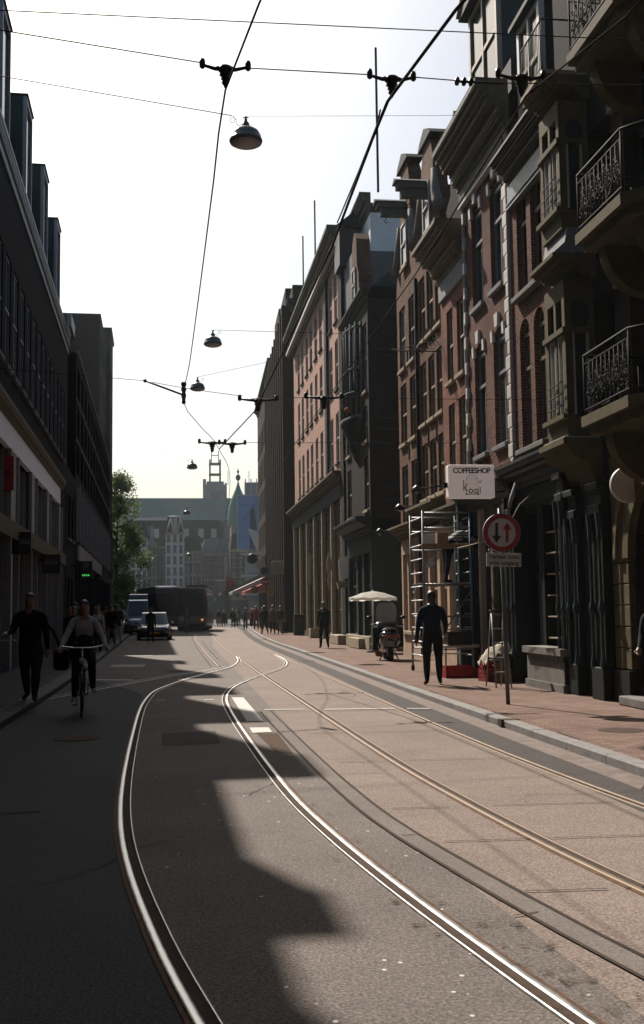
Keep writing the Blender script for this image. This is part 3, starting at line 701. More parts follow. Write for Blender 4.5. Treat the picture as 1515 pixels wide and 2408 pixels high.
# its dormer
def dormer(b, s0, s1, z0, z1, v, d, fm='white_paint', sm='slate', roof='slate', gable=.6):
    mb = MB(); w0, w1 = sorted((b.u(s0), b.u(s1))); mb.box(w0+.02, w1-.02, v-d, v-.06, z0, z1); o = b.part(mb, 'dormer', M[sm])
    f = MB()
    for x in (w0, w1-.14): f.box(x, x+.14, v-.12, v, z0, z1)
    for z in (z0, z0+(z1-z0)*.55, z1-.12): f.box(w0+.14, w1-.14, v-.11, v-.01, z, z+.1)
    f.box((w0+w1)/2-.05, (w0+w1)/2+.05, v-.1, v-.005, z0+.1, z1-.12); f.build('window_frame', M[fm], o)
    g = MB(); g.quad((w0+.1, v-.055, z0), (w1-.1, v-.055, z0), (w1-.1, v-.055, z1), (w0+.1, v-.055, z1)); g.build('pane', M['glass_mid'], o)
    r = MB(); xm = (w0+w1)/2
    if gable: r.prism([(w0-.18, z1), (w1+.18, z1), (w1+.18, z1+.1), (xm, z1+gable), (w0-.18, z1+.1)], 'y', v+.2, v-d)
    else: r.box(w0-.12, w1+.12, v-d, v+.14, z1, z1+.1)
    r.build('roof', M[roof], o)
    if gable:
        t = MB(); t.prism([(w0-.2, z1+.101), (xm, z1+gable+.02), (xm, z1+gable+.12), (w0-.26, z1+.14)], 'y', v+.26, v+.1); t.prism([(w1+.2, z1+.101), (xm, z1+gable+.02), (xm, z1+gable+.12), (w1+.26, z1+.14)], 'y', v+.26, v+.1); t.build('bargeboard', M['cream_paint'], o)
    return o
dormer(b, 19.6, 21.0, 11.1, 13.7, -.12, 2.2, gable=0)
# ground floor shop front, dark green
ops = [(18.35, 19.9, .85, 3.55), (20.3, 21.25, .15, 3.5)]
b.wall(18.5, 21.42, .1, 3.98, [(18.75, 19.95, .85, 3.55), (20.25, 21.2, .15, 3.5)], M['green_black'], .3, name='shop_front')
b.window(18.75, 19.95, .85, 3.55, 'grid3x4', 'green_black', 'glass', None, depth=.2); b.window(20.25, 21.2, .15, 3.5, 'high', 'green_black', 'glass', None, depth=.25)
b.cornice(18.05, 21.42, classic(3.98, .46, .5), M['green_black'], 'shop_cornice'); b.solid('name_board', M['slate'], 18.7, 21.3, -.02, .1, 3.62, 3.95, .01)
mb = MB(); b.box(mb, 18.1, 20.1, -.02, .34, .1, .74); b.box(mb, 18.05, 20.15, -.02, .42, .74, .86); b.box(mb, 18.05, 20.12, -.02, .38, .1, .24); b.part(mb, 'stall_riser', M['stone_grey'])
pilaster(b, 18.1, 18.42, .26, 3.95)
pilaster(b, 21.0, 21.35, .26, 3.95)
for k in range(6):
    z = 1.0+k*.4; it = MB(); it.box(b.u(18.85), b.u(19.85), -.19, -.02, z, z+.025); sh = it.build('shelf', M['stone_cream'], b.root)

# ---- brick house with white quoins
b = Bld('quoined_house', 'red brick house with white zigzag quoins and a deep cream cornice', 'building', 6.95, 21.42)
wins = [(s0, s1, z0, z1) for s0, s1 in ((21.98,22.86),(23.5,24.4)) for z0, z1 in ((5.12,7.72),(8.62,11.1))]
b.wall(21.42, 25.15, 4.3, 12.0, [(*w_, .55) for w_ in wins], M['brick_red'], .17)
for i, w_ in enumerate(wins):
    b.window(*w_, 'high', 'blue_grey', 'glass_mid', 'lead', depth=.1, arch=.55)
    sc_ = (w_[0]+w_[1])/2; mb = MB(); mb.prism([(b.u(sc_)-.09, w_[3]+.0), (b.u(sc_)+.09, w_[3]+.0), (b.u(sc_)+.13, w_[3]+.3), (b.u(sc_)-.13, w_[3]+.3)], 'y', -.02, .07); b.part(mb, 'keystone', M['white_paint'])
    for d in (-.42, .42):
        mb = MB(); x = b.u(sc_+d); mb.prism([(x-.07, w_[3]-.25), (x+.07, w_[3]-.25), (x+.1, w_[3]+.0), (x-.04, w_[3]+.02)], 'y', -.02, .05); b.part(mb, 'arch_stone', M['white_paint'])
for s_, d in ((21.5, 1), (25.07, -1)):
    mb = MB(); z = 4.4; k = 0
    while z < 11.6:
        wd = .30 if k % 2 else .17; a = b.u(s_)-.06; c = a+.02+wd if d > 0 else a-wd+.14; mb.bbox(min(a, c), max(a, c), -.02, .075, z, z+.30, .02); z += .31; k += 1
    b.part(mb, 'quoin', M['white_paint'])
b.cornice(21.35, 25.25, fine(11.75, 1.1, .7), M['trim_olive']); fillets(b, 21.35, 25.25, 11.75, 1.1, .7); b.solid('frieze', M['trim_olive'], 21.5, 25.1, -.02, .1, 11.42, 11.74, .01)
for z in (11.36,): b.solid('string_course', M['white_paint'], 21.5, 25.1, -.02, .13, z, z+.045)
b.solid('roof', M['slate'], 21.5, 25.1, -6, -.15, 12.7, 13.4)
dormer(b, 22.6, 24.9, 12.9, 16.2, -.2, 2.6, 'cream_paint', 'teal_metal', 'slate', .9)
# shop under it
b.wall(21.42, 25.15, .1, 3.85, [(21.7, 22.9, .5, 3.3), (23.2, 23.9, .15, 3.3), (24.1, 24.9, .5, 3.3)], M['dark_green'], .3, name='shop_front')
b.window(21.7, 22.9, .5, 3.3, 'high', 'olive_paint', 'glass', None, depth=.2); b.window(23.2, 23.9, .15, 3.3, 'high', 'olive_paint', 'glass', None, depth=.24); b.window(24.1, 24.9, .5, 3.3, 'grid2x3', 'white_paint', 'glass_mid', None, depth=.2)
b.cornice(21.42, 25.2, fine(3.85, .42, .46), M['trim_olive'], 'shop_cornice')
for s0, s1, mt_ in ((22.95, 23.12, 'olive_paint'), (23.92, 24.08, 'cream_paint')): b.solid('post', M[mt_], s0, s1, -.02, .12, .1, 3.84, .01)
b.solid('pier', M['dark_green'], 21.44, 21.68, -.02, .3, .1, 3.84, .02)
mb = MB(); mb.bbox(b.u(24.95), b.u(25.15), -.02, .35, .1, 4.2, .02); b.part(mb, 'pier', M['dark_green'])

# ---- small rose brick house
b = Bld('rose_brick_house', 'narrow rose brick house with a heavy ochre cornice, lower than the quoined house', 'building', 7.0, 25.2)
wins = [(s0, s1, z0, z1) for s0, s1 in ((25.42,26.12),(26.5,27.15)) for z0, z1 in ((7.45,9.35),(4.85,6.85))]
b.wall(25.2, 27.75, 3.9, 10.3, wins, M['brick_rose'], .12)
for w_ in wins: b.window(*w_, 'sash2', 'cream_paint', 'glass_mid', 'stone_cream', depth=.07)
b.cornice(25.2, 27.8, fine(10.25, .95, .75), M['trim_ochre']); fillets(b, 25.2, 27.8, 10.25, .95, .75); b.solid('frieze', M['pale_plaster'], 25.25, 27.7, -.02, .07, 9.75, 10.24, .01)
mb = MB(); mb.prism([(b.u(25.25), 11.2), (b.u(27.7), 11.2), (b.u(27.5), 12.2), (b.u(27.0), 12.5), (b.u(26.95), 14.1), (b.u(26.5), 14.6), (b.u(26.05), 14.1), (b.u(26.0), 12.5), (b.u(25.45), 12.2)], 'y', -.5, -.15); b.part(mb, 'gable', M['brick_dark'])
mb = MB(); mb.prism([(b.u(25.25), 11.2), (b.u(27.7), 11.2), (b.u(26.5), 13.9)], 'y', -7, -.5); b.part(mb, 'roof', M['slate'])
b.wall(25.2, 27.75, .1, 3.9, [(25.45, 26.3, .2, 3.1), (26.6, 27.5, .8, 3.1)], M['beige_panel'], .2, name='shop_front')
b.window(25.45, 26.3, .2, 3.1, 'grid2x5', 'white_paint', 'glass_mid', None, depth=.12); b.window(26.6, 27.5, .8, 3.1, 'grid2x3', 'cream_paint', 'glass', None, depth=.12)
b.cornice(25.2, 27.8, fine(3.72, .45, .4), M['trim_olive'], 'shop_cornice')

# ---- two brown gabled houses with hoist beams
def gabled(s0, s1, name_, label, wins, zs, ztop, hoist, X=7.1, mt='brick_brown'):
    b = Bld('gabled_house', label, 'building', X, s0, group='gabled canal houses')
    W = [(a, c, z0, z1) for a, c in wins for z0, z1 in zs]
    b.wall(s0, s1, 3.9, 11.9, W, M[mt], .12)
    for w_ in W: b.window(*w_, 'sash', 'cream_paint', 'glass_mid', 'stone_cream', depth=.07)
    m_ = (s0+s1)/2; hw = .72; u = b.u
    P = [(u(s0), 11.9), (u(s1), 11.9), (u(s1)-.15, 12.3), (u(m_)+hw+.35, 12.9), (u(m_)+hw+.02, 13.6), (u(m_)+hw, ztop-.6), (u(m_)+hw-.15, ztop-.25), (u(m_)+.35, ztop), (u(m_)-.35, ztop), (u(m_)-hw+.15, ztop-.25), (u(m_)-hw, ztop-.6), (u(m_)-hw-.02, 13.6), (u(m_)-hw-.35, 12.9), (u(s0)+.15, 12.3)]
    mb = MB(); mb.prism(P, 'y', -.42, 0); b.part(mb, 'gable', M[mt])
    mb = MB(); mb.prism([(-1.0+u(m_)+.2, ztop), (u(m_)+.8, ztop), (u(m_)+.55, ztop+.2), (u(m_), ztop+.42), (u(m_)-.55, ztop+.2)], 'y', -.46, .08); b.part(mb, 'gable_cap', M['slate'])
    for sx in (-1, 1):
        mb = MB(); x = u(m_)+sx*(hw+.25); mb.tube([(x+sx*.4, .0, 12.5), (x+sx*.15, .0, 12.85), (x-sx*.05, .0, 13.3), (x-sx*.15, .0, 13.9)], [.2, .16, .13, .08], 7); b.part(mb, 'gable_scroll', M['stone_grey'])
    b.window(m_-.4, m_+.4, 12.35, 13.75, 'sash', 'white_paint', 'glass_mid', 'stone_cream', v=.02, depth=-.05)
    mb = MB(); mb.prism([(u(s0)+.02, 11.9), (u(s1)-.02, 11.9), (u(m_), ztop-1.2)], 'y', -8, -.42); b.part(mb, 'roof', M['slate'])
    mb = MB(); x = u(m_); mb.bbox(x-.13, x+.13, -.3, .78, hoist, hoist+.24, .015); mb.bbox(x-.2, x+.2, -.3, .9, hoist+.24, hoist+.42, .02); mb.prism([(x-.26, hoist+.42), (x+.26, hoist+.42), (x, hoist+.56)], 'y', -.3, .98); o = b.part(mb, 'hoist_beam', M['grey_plaster'])
    h = MB(); h.tube([(x, .6, hoist), (x, .6, hoist-.1), (x, .67, hoist-.16), (x, .6, hoist-.22), (x, .54, hoist-.17)], .015, 5); h.build('hook', M['iron'], o)
    
    for a, c in zip(wins, wins[1:]): 
        for z in (6.2, 9.1): an = MB(); an.box(u((a[1]+c[0])/2)-.02, u((a[1]+c[0])/2)+.02, -.01, .03, z, z+.55); b.part(an, 'wall_anchor', M['iron'])
    return b
b = gabled(27.8, 31.0, '', 'brown brick gabled house, three windows wide, between the rose brick house and the end gable', [(28.0,28.75),(29.0,29.75),(30.0,30.75)], [(4.75,6.35),(6.95,8.75),(9.4,11.3)], 15.0, 13.35)
b.wall(27.8, 31.0, .1, 4.0, [(28.0, 28.9, .9, 3.4), (29.2, 30.1, .9, 3.4), (30.3, 30.85, .2, 3.4)], M['beige_panel'], .2, name='shop_front')
for w_ in ((28.0, 28.9, .9, 3.4), (29.2, 30.1, .9, 3.4), (30.3, 30.85, .2, 3.4)): b.window(*w_, 'sash', 'beige_panel', 'curtain', 'stone_cream', depth=.1)
b.cornice(27.75, 31.05, fine(4.0, .5, .5), M['trim_ochre'], 'shop_cornice')
b = gabled(31.0, 34.0, '', 'brown brick gabled house at the end of the terrace, next to the dark side street', [(31.35,32.25),(32.75,33.65)], [(4.2,6.1),(6.8,8.7),(9.2,11.2)], 15.6, 13.95)
b.wall(31.0, 34.0, .1, 3.9, [(31.2, 32.0, .9, 3.3), (32.2, 33.0, .9, 3.3), (33.15, 33.8, .9, 3.3)], M['beige_panel'], .2, name='shop_front')
for w_ in ((31.2, 32.0, .9, 3.3), (32.2, 33.0, .9, 3.3), (33.15, 33.8, .9, 3.3)): b.window(*w_, 'sash', 'beige_panel', 'curtain', 'stone_cream', depth=.1)
b.cornice(30.9, 34.1, fine(3.75, .4, .45), M['trim_ochre'], 'shop_cornice')
mb = MB(); mb.tube([(b.u(31.02), .05, .2), (b.u(31.02), .05, 11.5)], .05, 8); b.part(mb, 'drainpipe', M['brick_dark'])

# ---- dark corner house beyond the side street
b = Bld('dark_corner_house', 'dark brick corner house with a round iron balcony beyond the side street', 'building', 7.0, 38.9)
W = [(s0, s1, z0, z1) for s0, s1 in ((39.2,40.1),(43.2,44.2)) for z0, z1 in ((5.3,7.3),(7.9,9.2),(9.8,12.4))]
b.wall(38.9, 44.6, 4.9, 13.2, W, M['brick_dark'], .25)
for w_ in W: b.window(*w_, 'sash', 'cream_paint', 'glass', 'stone_cream', depth=.08)
mb = MB(); n = 14; c = b.u(41.6); P = [(c-1.3*math.cos(math.pi*k/n), .42*math.sin(math.pi*k/n)) for k in range(n+1)]
mb.prism(P, 'z', 9.0, 12.6); b.part(mb, 'bay', M['glass'])
mb = MB()
for k in range(0, n+1, 2): mb.tube([(P[k][0], P[k][1]+.02, 9.0), (P[k][0], P[k][1]+.02, 12.7)], .06, 6)
for z in (9.0, 10.9, 12.5): mb.tube([(p[0], p[1]+.02, z) for p in P], .07, 6)
b.part(mb, 'bay_frame', M['grey_plaster'])
mb = MB(); mb.lathe([(.05,7.3),(.35,7.5),(.7,7.9),(1.05,8.4),(1.4,8.75),(1.55,8.85),(1.55,9.0),(0,9.0)], (0, 0, 0), 20); bo = b.part(mb, 'balcony_bowl', M['green_black']); bo.location = (c, 0, 0); bo.scale = (.85, .42, 1)
mb = MB()
for k in range(19): a = math.pi*k/18; mb.tube([(c-1.28*math.cos(a), .62*math.sin(a), 9.0), (c-1.28*math.cos(a), .62*math.sin(a), 9.95)], .012, 4)
mb.tube([(c-1.28*math.cos(math.pi*k/18), .62*math.sin(math.pi*k/18), 9.95) for k in range(19)], .03, 5); b.part(mb, 'balcony_railing', M['iron'])
mb = MB(); mb.sphere((c-.75, .5, 9.3), .12, m=0); b.part(mb, 'flower_pot', M['cloth_orange'])
b.cornice(38.85, 44.65, fine(13.2, .4, .28), M['trim_dark']); b.cornice(38.8, 44.7, classic(4.4, .6, .6), M['dark_green'], 'shop_cornice')
b.wall(38.9, 44.6, .1, 4.4, [(39.2, 40.6, .6, 3.7), (41.0, 42.0, .15, 3.7), (42.4, 44.2, .6, 3.7)], M['dark_green'], .25, name='shop_front')
for w_ in ((39.2, 40.6, .6, 3.7), (41.0, 42.0, .15, 3.7), (42.4, 44.2, .6, 3.7)): b.window(*w_, 'high', 'olive_paint', 'glass', None, depth=.18)
b.solid('stone_base', M['stone_cream'], 39.0, 44.5, -.02, .12, .1, .58, .02)
mb = MB(); mb.prism([(b.u(40.9), 13.6), (b.u(43.0), 13.6), (b.u(42.9), 14.8), (b.u(42.5), 15.4), (b.u(42.45), 16.4), (b.u(41.95), 16.8), (b.u(41.45), 16.4), (b.u(41.4), 15.4), (b.u(41.0), 14.8)], 'y', -.6, -.05); b.part(mb, 'gable', M['brick_brown']); b.window(41.6, 42.3, 13.9, 15.3, 'sash', 'white_paint', 'glass', 'stone_grey', v=.0, depth=-.02)
mb = MB(); mb.prism([(-.2, 13.7), (-9, 13.7), (-9, 15.4), (-2.2, 15.4)], 'x', b.u(38.95), b.u(44.5)); b.part(mb, 'roof', M['teal_metal'])
for z in (5.6, 6.0, 8.2, 8.6, 11.2): b.solid('side_band', M['slate'], 38.84, 38.9, -8, -.3, z, z+.1)
# behind it: grey strip and tall pale building
b = Bld('grey_rendered_house', 'narrow grey rendered house with a black roof box, wedged before the pink block', 'building', 7.45, 44.6)
b.wall(44.6, 48.0, .1, 17.0, [(45.4, 46.2, 2.4, 4.9), (46.7, 47.5, 2.4, 4.9), (45.3, 46.0, 7, 9), (45.3, 46.0, 10.5, 12.5)], M['grey_plaster'], .2)
for w_ in ((45.4, 46.2, 2.4, 4.9), (46.7, 47.5, 2.4, 4.9), (45.3, 46.0, 7, 9), (45.3, 46.0, 10.5, 12.5)): b.window(*w_, 'plain', 'slate', 'glass', None, depth=.15)
b.solid('roof_box', M['black_metal'], 46.5, 48.1, -.6, .3, 17.0, 18.6)
b.solid('pilaster', M['brick_dark'], 47.2, 48.2, -.02, .16, .1, 17.0)
b = Bld('tall_pale_building', 'tall pale building with a heavy cornice rising behind the dark corner house', 'building', 8.55, 46.4)
b.wall(46.4, 54.5, 8, 19.4, [(47.2, 48.2, 16.3, 18.6), (49.2, 50.2, 16.3, 18.6), (51.2, 52.2, 16.3, 18.6)], M['pale_wall'], .2, back=9)
for w_ in ((47.2, 48.2, 16.3, 18.6), (49.2, 50.2, 16.3, 18.6), (51.2, 52.2, 16.3, 18.6)): b.window(*w_, 'sash', 'white_paint', 'glass_mid', None)
b.cornice(46.3, 54.6, fine(19.4, .9, .5), M['trim_olive']); fillets(b, 46.3, 54.6, 19.4, .9, .5)
mb = MB(); mb.tube([(b.u(47), -.5, 20.6), (b.u(47), -.5, 27.5)], .06, 5); b.part(mb, 'mast', M['iron'])

# ---- long pink block
b = Bld('pink_block', 'long pink plastered block with rows of sash windows and a white cornice', 'building', 7.5, 48.2)
cols = [(49.75,50.75),(51.6,52.6),(55.35,56.45),(57.4,58.5),(59.6,60.7),(61.6,62.7),(63.9,65.0),(65.95,67.05)]
W = [(a, c, z0, z1) for a, c in cols for z0, z1 in ((8.55,10.95),(12.1,14.5),(15.4,17.75))]
b.wall(48.2, 69.4, 7.9, 18.3, W, M['pink_plaster'], .13)
for w_ in W: b.window(*w_, 'sash', 'white_paint', 'glass', 'slate', depth=.05)
b.solid('pilaster', M['slate'], 52.95, 53.65, -.02, .14, 7.9, 18.3)
b.cornice(48.1, 69.6, fine(18.3, 1.1, .7), M['trim_olive']); b.solid('white_fascia', M['white_paint'], 48.2, 69.5, .3, .5, 18.22, 18.42)
mb = MB(); mb.prism([(.3, 19.4), (-6, 19.4), (-6, 20.6), (-1.2, 20.6)], 'x', b.u(48.3), b.u(69.3)); b.part(mb, 'roof', M['slate'])
for s_ in (60, 66): mb = MB(); mb.tube([(b.u(s_), -.3, 20), (b.u(s_), -.3, 25.2)], .05, 5); b.part(mb, 'flagpole', M['iron'])
b.cornice(48.1, 69.6, fine(7.3, .6, .6), M['trim_ochre'], 'shop_cornice'); b.solid('name_board', M['slate'], 48.3, 69.4, -.02, .2, 6.7, 7.3, .02)
ops = [(48.6+i*3.4, 48.6+i*3.4+2.9, .35, 6.5) for i in range(6)]
b.wall(48.2, 69.4, .1, 6.75, ops, M['stone_yellow'], .25, name='shop_front')
for w_ in ops: b.window(*w_, 'grid4x5', 'stone_cream', 'glass_mid', None, depth=.1)
for i in range(7): b.solid('post', M['stone_cream'], 48.25+i*3.4, 48.5+i*3.4, -.02, .18, .1, 6.7, .02)
for s_, z in ((50.9, 3.4), (58.4, 3.8)):
    mb = MB(); mb.lathe([(.0,-.9),(.07,-.8),(.1,-.4),(.06,-.1),(.14,.2),(.1,.6),(.04,.85),(0,.9)], (b.u(s_), .4, z), 10); o = b.part(mb, 'ornament', M['stone_cream'])
# ---- darker far blocks
b = Bld('dark_brick_block', 'dark brick office block with stepped roofline beyond the pink block', 'building', 7.62, 69.5)
b.root.rotation_euler = (0, 0, R(90)-.028)
cols = [69.9+i*2.3 for i in range(11)]
W = [(s, s+1.3, z0, z0+2.3) for s in cols for z0 in (5, 8.4, 11.8, 15.2, 18.6)]
b.wall(69.5, 95.2, 4.2, 22.2, W, M['brick_far_row'], .3)
for w_ in W: b.window(*w_, 'sash', 'cream_paint', 'glass', 'slate', depth=.1)
for i in range(11): b.solid('pier', M['brick_far_row'], 71.25+i*2.3, 71.85+i*2.3, -.02, .75, .1, 22.2)
b.wall(69.5, 95.2, .1, 4.2, [(70+i*2.3, 71.3+i*2.3, .2, 3.8) for i in range(11)], M['green_black'], .3, name='shop_front')
for i in range(11): b.window(70+i*2.3, 71.3+i*2.3, .2, 3.8, 'high', 'olive_paint', 'glass', None, depth=.15)
for s0, s1, z in ((69.8, 75.5, 23.2), (76.5, 82, 25.0), (84, 89.5, 25.6), (90.5, 95, 24.2)): b.solid('roof_step', M['brick_far_row'], s0, s1, -6, .1, 22.2, z)
b.cornice(69.5, 95.2, classic(21.6, .6, .5), M['slate'])
b.solid('shop_sign', M['cream_paint'], 72.6, 72.72, .3, 1.5, 4.0, 4.9, .02)
b = Bld('distant_brick_block', 'plain brown brick block at the far end of the right row', 'building', 8.3, 95.3)
b.root.rotation_euler = (0, 0, R(90)-.024)
W = [(s, s+1.6, z0, z0+2.2) for s in [96+i*2.9 for i in range(9)] for z0 in (5, 8.4, 11.8, 15.2, 18.6)]
b.wall(95.3, 122, .1, 24.2, W, M['brick_far_row'], .3)
for w_ in W: b.window(*w_, 'sash', 'cream_paint', 'glass', 'slate', depth=.1)
b.cornice(95.3, 122, classic(23.6, .7, .4), M['brick_far_row'])

# ================================================================ LEFT ROW
XL0 = -4.6+.0229*32.2
def LX(s): return XL0-.0229*s
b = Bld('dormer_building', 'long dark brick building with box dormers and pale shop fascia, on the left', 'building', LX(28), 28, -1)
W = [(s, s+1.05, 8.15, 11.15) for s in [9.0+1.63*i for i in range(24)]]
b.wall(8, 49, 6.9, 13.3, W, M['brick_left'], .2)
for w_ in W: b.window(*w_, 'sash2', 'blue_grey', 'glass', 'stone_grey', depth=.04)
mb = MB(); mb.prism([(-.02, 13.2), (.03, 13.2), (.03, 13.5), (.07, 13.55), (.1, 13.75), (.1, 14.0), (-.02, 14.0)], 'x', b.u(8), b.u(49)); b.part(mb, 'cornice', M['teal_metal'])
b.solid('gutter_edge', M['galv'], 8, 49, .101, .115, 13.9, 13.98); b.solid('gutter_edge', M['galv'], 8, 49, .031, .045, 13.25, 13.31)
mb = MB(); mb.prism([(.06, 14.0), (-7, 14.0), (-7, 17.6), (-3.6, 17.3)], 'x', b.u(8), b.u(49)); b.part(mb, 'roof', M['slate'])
dm = None
DW = 1.55
def box_dormer(s, DW=1.55, T=17.2):
    """panel-clad box dormer: near corner at s, street face DW long"""
    mb = MB(); u0 = b.u(s); u1 = b.u(s+DW); mb.box(u0, u1, -4.6, -.06, 14.0, T); o = b.part(mb, 'dormer', M['teal_metal'])
    f = MB(); w0, w1 = sorted((u0, u1)); f.box(w0, w0+.09, -.07, .05, 14.06, T); f.box(w1-.09, w1, -.07, .05, 14.06, T); f.box(w0+.09, w1-.09, -.068, .048, T-.18, T); f.box(w0+.09, w1-.09, -.068, .06, 14.06, 14.2)
    f.build('window_frame', M['galv'], o)
    g = MB(); g.quad((w0+.09, -.02, 14.2), (w1-.09, -.02, 14.2), (w1-.09, -.02, T-.18), (w0+.09, -.02, T-.18)); g.build('pane', M['glass'], o)
    e = MB(); e.box(w0-.03, w1+.03, -4.6, .09, T, T+.06); e.build('roof', M['slate'], o)
for k in (-4, -3, -1, 0, 1, 2): box_dormer(32.2+5.2*k)
box_dormer(20.0, .8, 15.15)
# lower two storeys: pale fascia, fins, glazing
b.cornice(8, 45, [(-.02, 6.6), (.16, 6.6), (.2, 6.72), (.26, 6.76), (.3, 6.9), (.3, 6.98), (-.02, 6.98)], M['olive_paint'], 'trim')
b.solid('fascia', M['fascia_panel'], 8, 44.4, -.02, .12, 5.95, 6.6)
b.solid('storefront_glass', M['glass_mid'], 8, 44.4, -.3, -.1, .1, 5.95)
b.solid('wall', M['brick_left'], 44.4, 49, -8, -.02, .1, 6.9)
b.solid('backing', M['brick_left'], 8, 44.4, -8, -.31, .1, 6.9)
fins = []
s = 9.6
while s < 44.3:
    fins += [(s, s+.2), (s+1.7, s+1.9)]; s += 4.87
s = 9.6
while s < 44.2:
    b.solid('panel', M['pier_pale'], s, s+1.85, -.1, .05, 3.95, 5.95)
    s += 4.87
each('fin', M['galv'], b.root, [(b.u(a), b.u(a+.09), -.1, .16, .12, 3.5) for a, c in fins]+[(b.u(a), b.u(a+.09), -.1, .14, 3.95, 5.95) for a, c in fins])
each('mullion', M['galv'], b.root, [(b.u(9.2+i*1.63), b.u(9.25+i*1.63), -.1, -.02, .12, 5.94) for i in range(22)])
b.solid('canopy', M['olive_paint'], 8, 44.6, -.09, .35, 3.5, 3.94)
for i in range(7): b.solid('pier', M['pier_pale'], 10+i*4.87, 10.9+i*4.87, -.1, .04, .1, 3.5)
b.solid('parapet', M['galv'], 47.0, 49.2, .1, .3, 14.05, 14.6)
# low link building in the gap
b = Bld('low_link_building', 'low dark building in the gap between the dormer building and the flat-roofed block', 'building', LX(49), 49, -1)
b.wall(49.05, 54.3, .1, 8.2, [(50, 51.2, 1, 3.2), (52, 53.2, 1, 3.2), (50, 51.2, 5, 7), (52, 53.2, 5, 7)], M['brick_left'], .2)
for w_ in ((50, 51.2, 1, 3.2), (52, 53.2, 1, 3.2), (50, 51.2, 5, 7), (52, 53.2, 5, 7)): b.window(*w_, 'sash', 'slate', 'glass', 'stone_grey')
# flat roofed block
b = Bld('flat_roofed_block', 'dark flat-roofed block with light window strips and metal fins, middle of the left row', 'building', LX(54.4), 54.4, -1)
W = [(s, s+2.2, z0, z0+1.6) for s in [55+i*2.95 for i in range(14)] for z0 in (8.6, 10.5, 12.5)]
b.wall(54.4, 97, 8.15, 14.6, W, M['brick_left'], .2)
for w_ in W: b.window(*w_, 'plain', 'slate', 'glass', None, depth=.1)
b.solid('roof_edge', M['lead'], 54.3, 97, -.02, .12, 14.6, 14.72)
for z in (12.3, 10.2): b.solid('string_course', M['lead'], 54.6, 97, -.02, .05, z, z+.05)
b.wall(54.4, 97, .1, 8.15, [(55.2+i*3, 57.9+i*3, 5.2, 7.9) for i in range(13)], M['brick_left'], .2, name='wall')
for i in range(14): b.solid('fin', M['galv'], 55.4+i*3, 55.52+i*3, -.15, .2, 5.15, 7.95)
for i in range(13): b.window(55.2+i*3, 57.9+i*3, 5.2, 7.9, 'plain', 'slate', 'glass', None, depth=.12)
b.solid('canopy', M['pale_plaster'], 55.6, 79.8, .02, .14, 4.25, 5.0)
b.solid('shop_glass', M['glass'], 55, 96, -.02, .01, .3, 4.0)
each('mullion', M['slate'], b.root, [(b.u(55+i*2.1), b.u(55.15+i*2.1), -.01, .1, .1, 4.0) for i in range(20)])
# taller blocks behind
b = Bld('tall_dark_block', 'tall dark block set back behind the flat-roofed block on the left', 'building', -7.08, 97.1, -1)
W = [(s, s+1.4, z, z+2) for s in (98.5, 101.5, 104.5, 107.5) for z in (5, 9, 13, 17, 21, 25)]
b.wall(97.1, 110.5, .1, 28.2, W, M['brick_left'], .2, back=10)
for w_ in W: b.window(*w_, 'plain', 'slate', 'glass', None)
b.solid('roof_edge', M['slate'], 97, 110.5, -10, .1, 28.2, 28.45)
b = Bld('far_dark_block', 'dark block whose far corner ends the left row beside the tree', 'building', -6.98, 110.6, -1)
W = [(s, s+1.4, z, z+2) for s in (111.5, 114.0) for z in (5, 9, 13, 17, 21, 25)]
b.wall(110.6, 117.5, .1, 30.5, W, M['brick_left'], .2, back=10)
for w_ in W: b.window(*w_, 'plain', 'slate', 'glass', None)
b.solid('roof_edge', M['slate'], 110.6, 117.6, -10, .15, 30.5, 30.8)

# ---- the street behind the viewer: unseen rows go on, added to cut sky fill
def plain_house(side, s0, s1, X, h, mt, label):
    b = Bld('street_house', label, 'building', X, s0 if side > 0 else s1, side, 'unseen houses behind the viewpoint')
    n = max(1, int((s1-s0)/1.9)); ws = (s1-s0)/n
    W = [(s0+i*ws+.45, s0+(i+1)*ws-.45, z, z+1.9) for i in range(n) for z in [1.0]+[4.4+3.1*k for k in range(int((h-4.6)/3.1))]]
    if side < 0: b.root.rotation_euler = (0, 0, R(-90))
    b.wall(s0, s1, .1, h, W, M[mt], .2, back=9)
    for w_ in W: b.window(*w_, 'sash', 'cream_paint', 'glass', 'stone_grey', depth=.12)
    b.cornice(s0, s1, classic(h, .6, .5), M['stone_cream'])
for i, (a, c, h, mt) in enumerate(((-8, 9.5, 17, 'brick_brown'), (-26, -8, 19, 'brick_red'), (-44, -26, 18, 'brick_dark'))):
    plain_house(1, a, c, 6.95, h, mt, ['brown brick house directly right of the viewpoint', 'red brick house behind the viewpoint on the right', 'dark brick house far behind the viewpoint on the right'][i])
for i, (a, c, h, mt) in enumerate(((-10, 8, 17.5, 'brick_left'), (-28, -10, 17, 'brick_brown'), (-44, -28, 19, 'brick_left'))):
    plain_house(-1, a, c, -4.1, h, mt, ['dark brick house directly left of the viewpoint', 'brown brick house behind the viewpoint on the left', 'dark brick house far behind the viewpoint on the left'][i])
o = empty('street_house', (1.5, -44.2, 0), R(180), 'broad brick house closing the street far behind the viewpoint', 'building', 'unseen houses behind the viewpoint')
mb = MB(); mb.box(-8, 8, -8, 0, 0, 20); mb.build('wall', M['brick_brown'], o)  # unseen end house, added to shut out sky light from behind
each('window', M['glass'], o, [(x-.5, x+.5, -.1, .06, z, z+1.9) for x in range(-7, 8, 2) for z in range(1, 19, 3)])

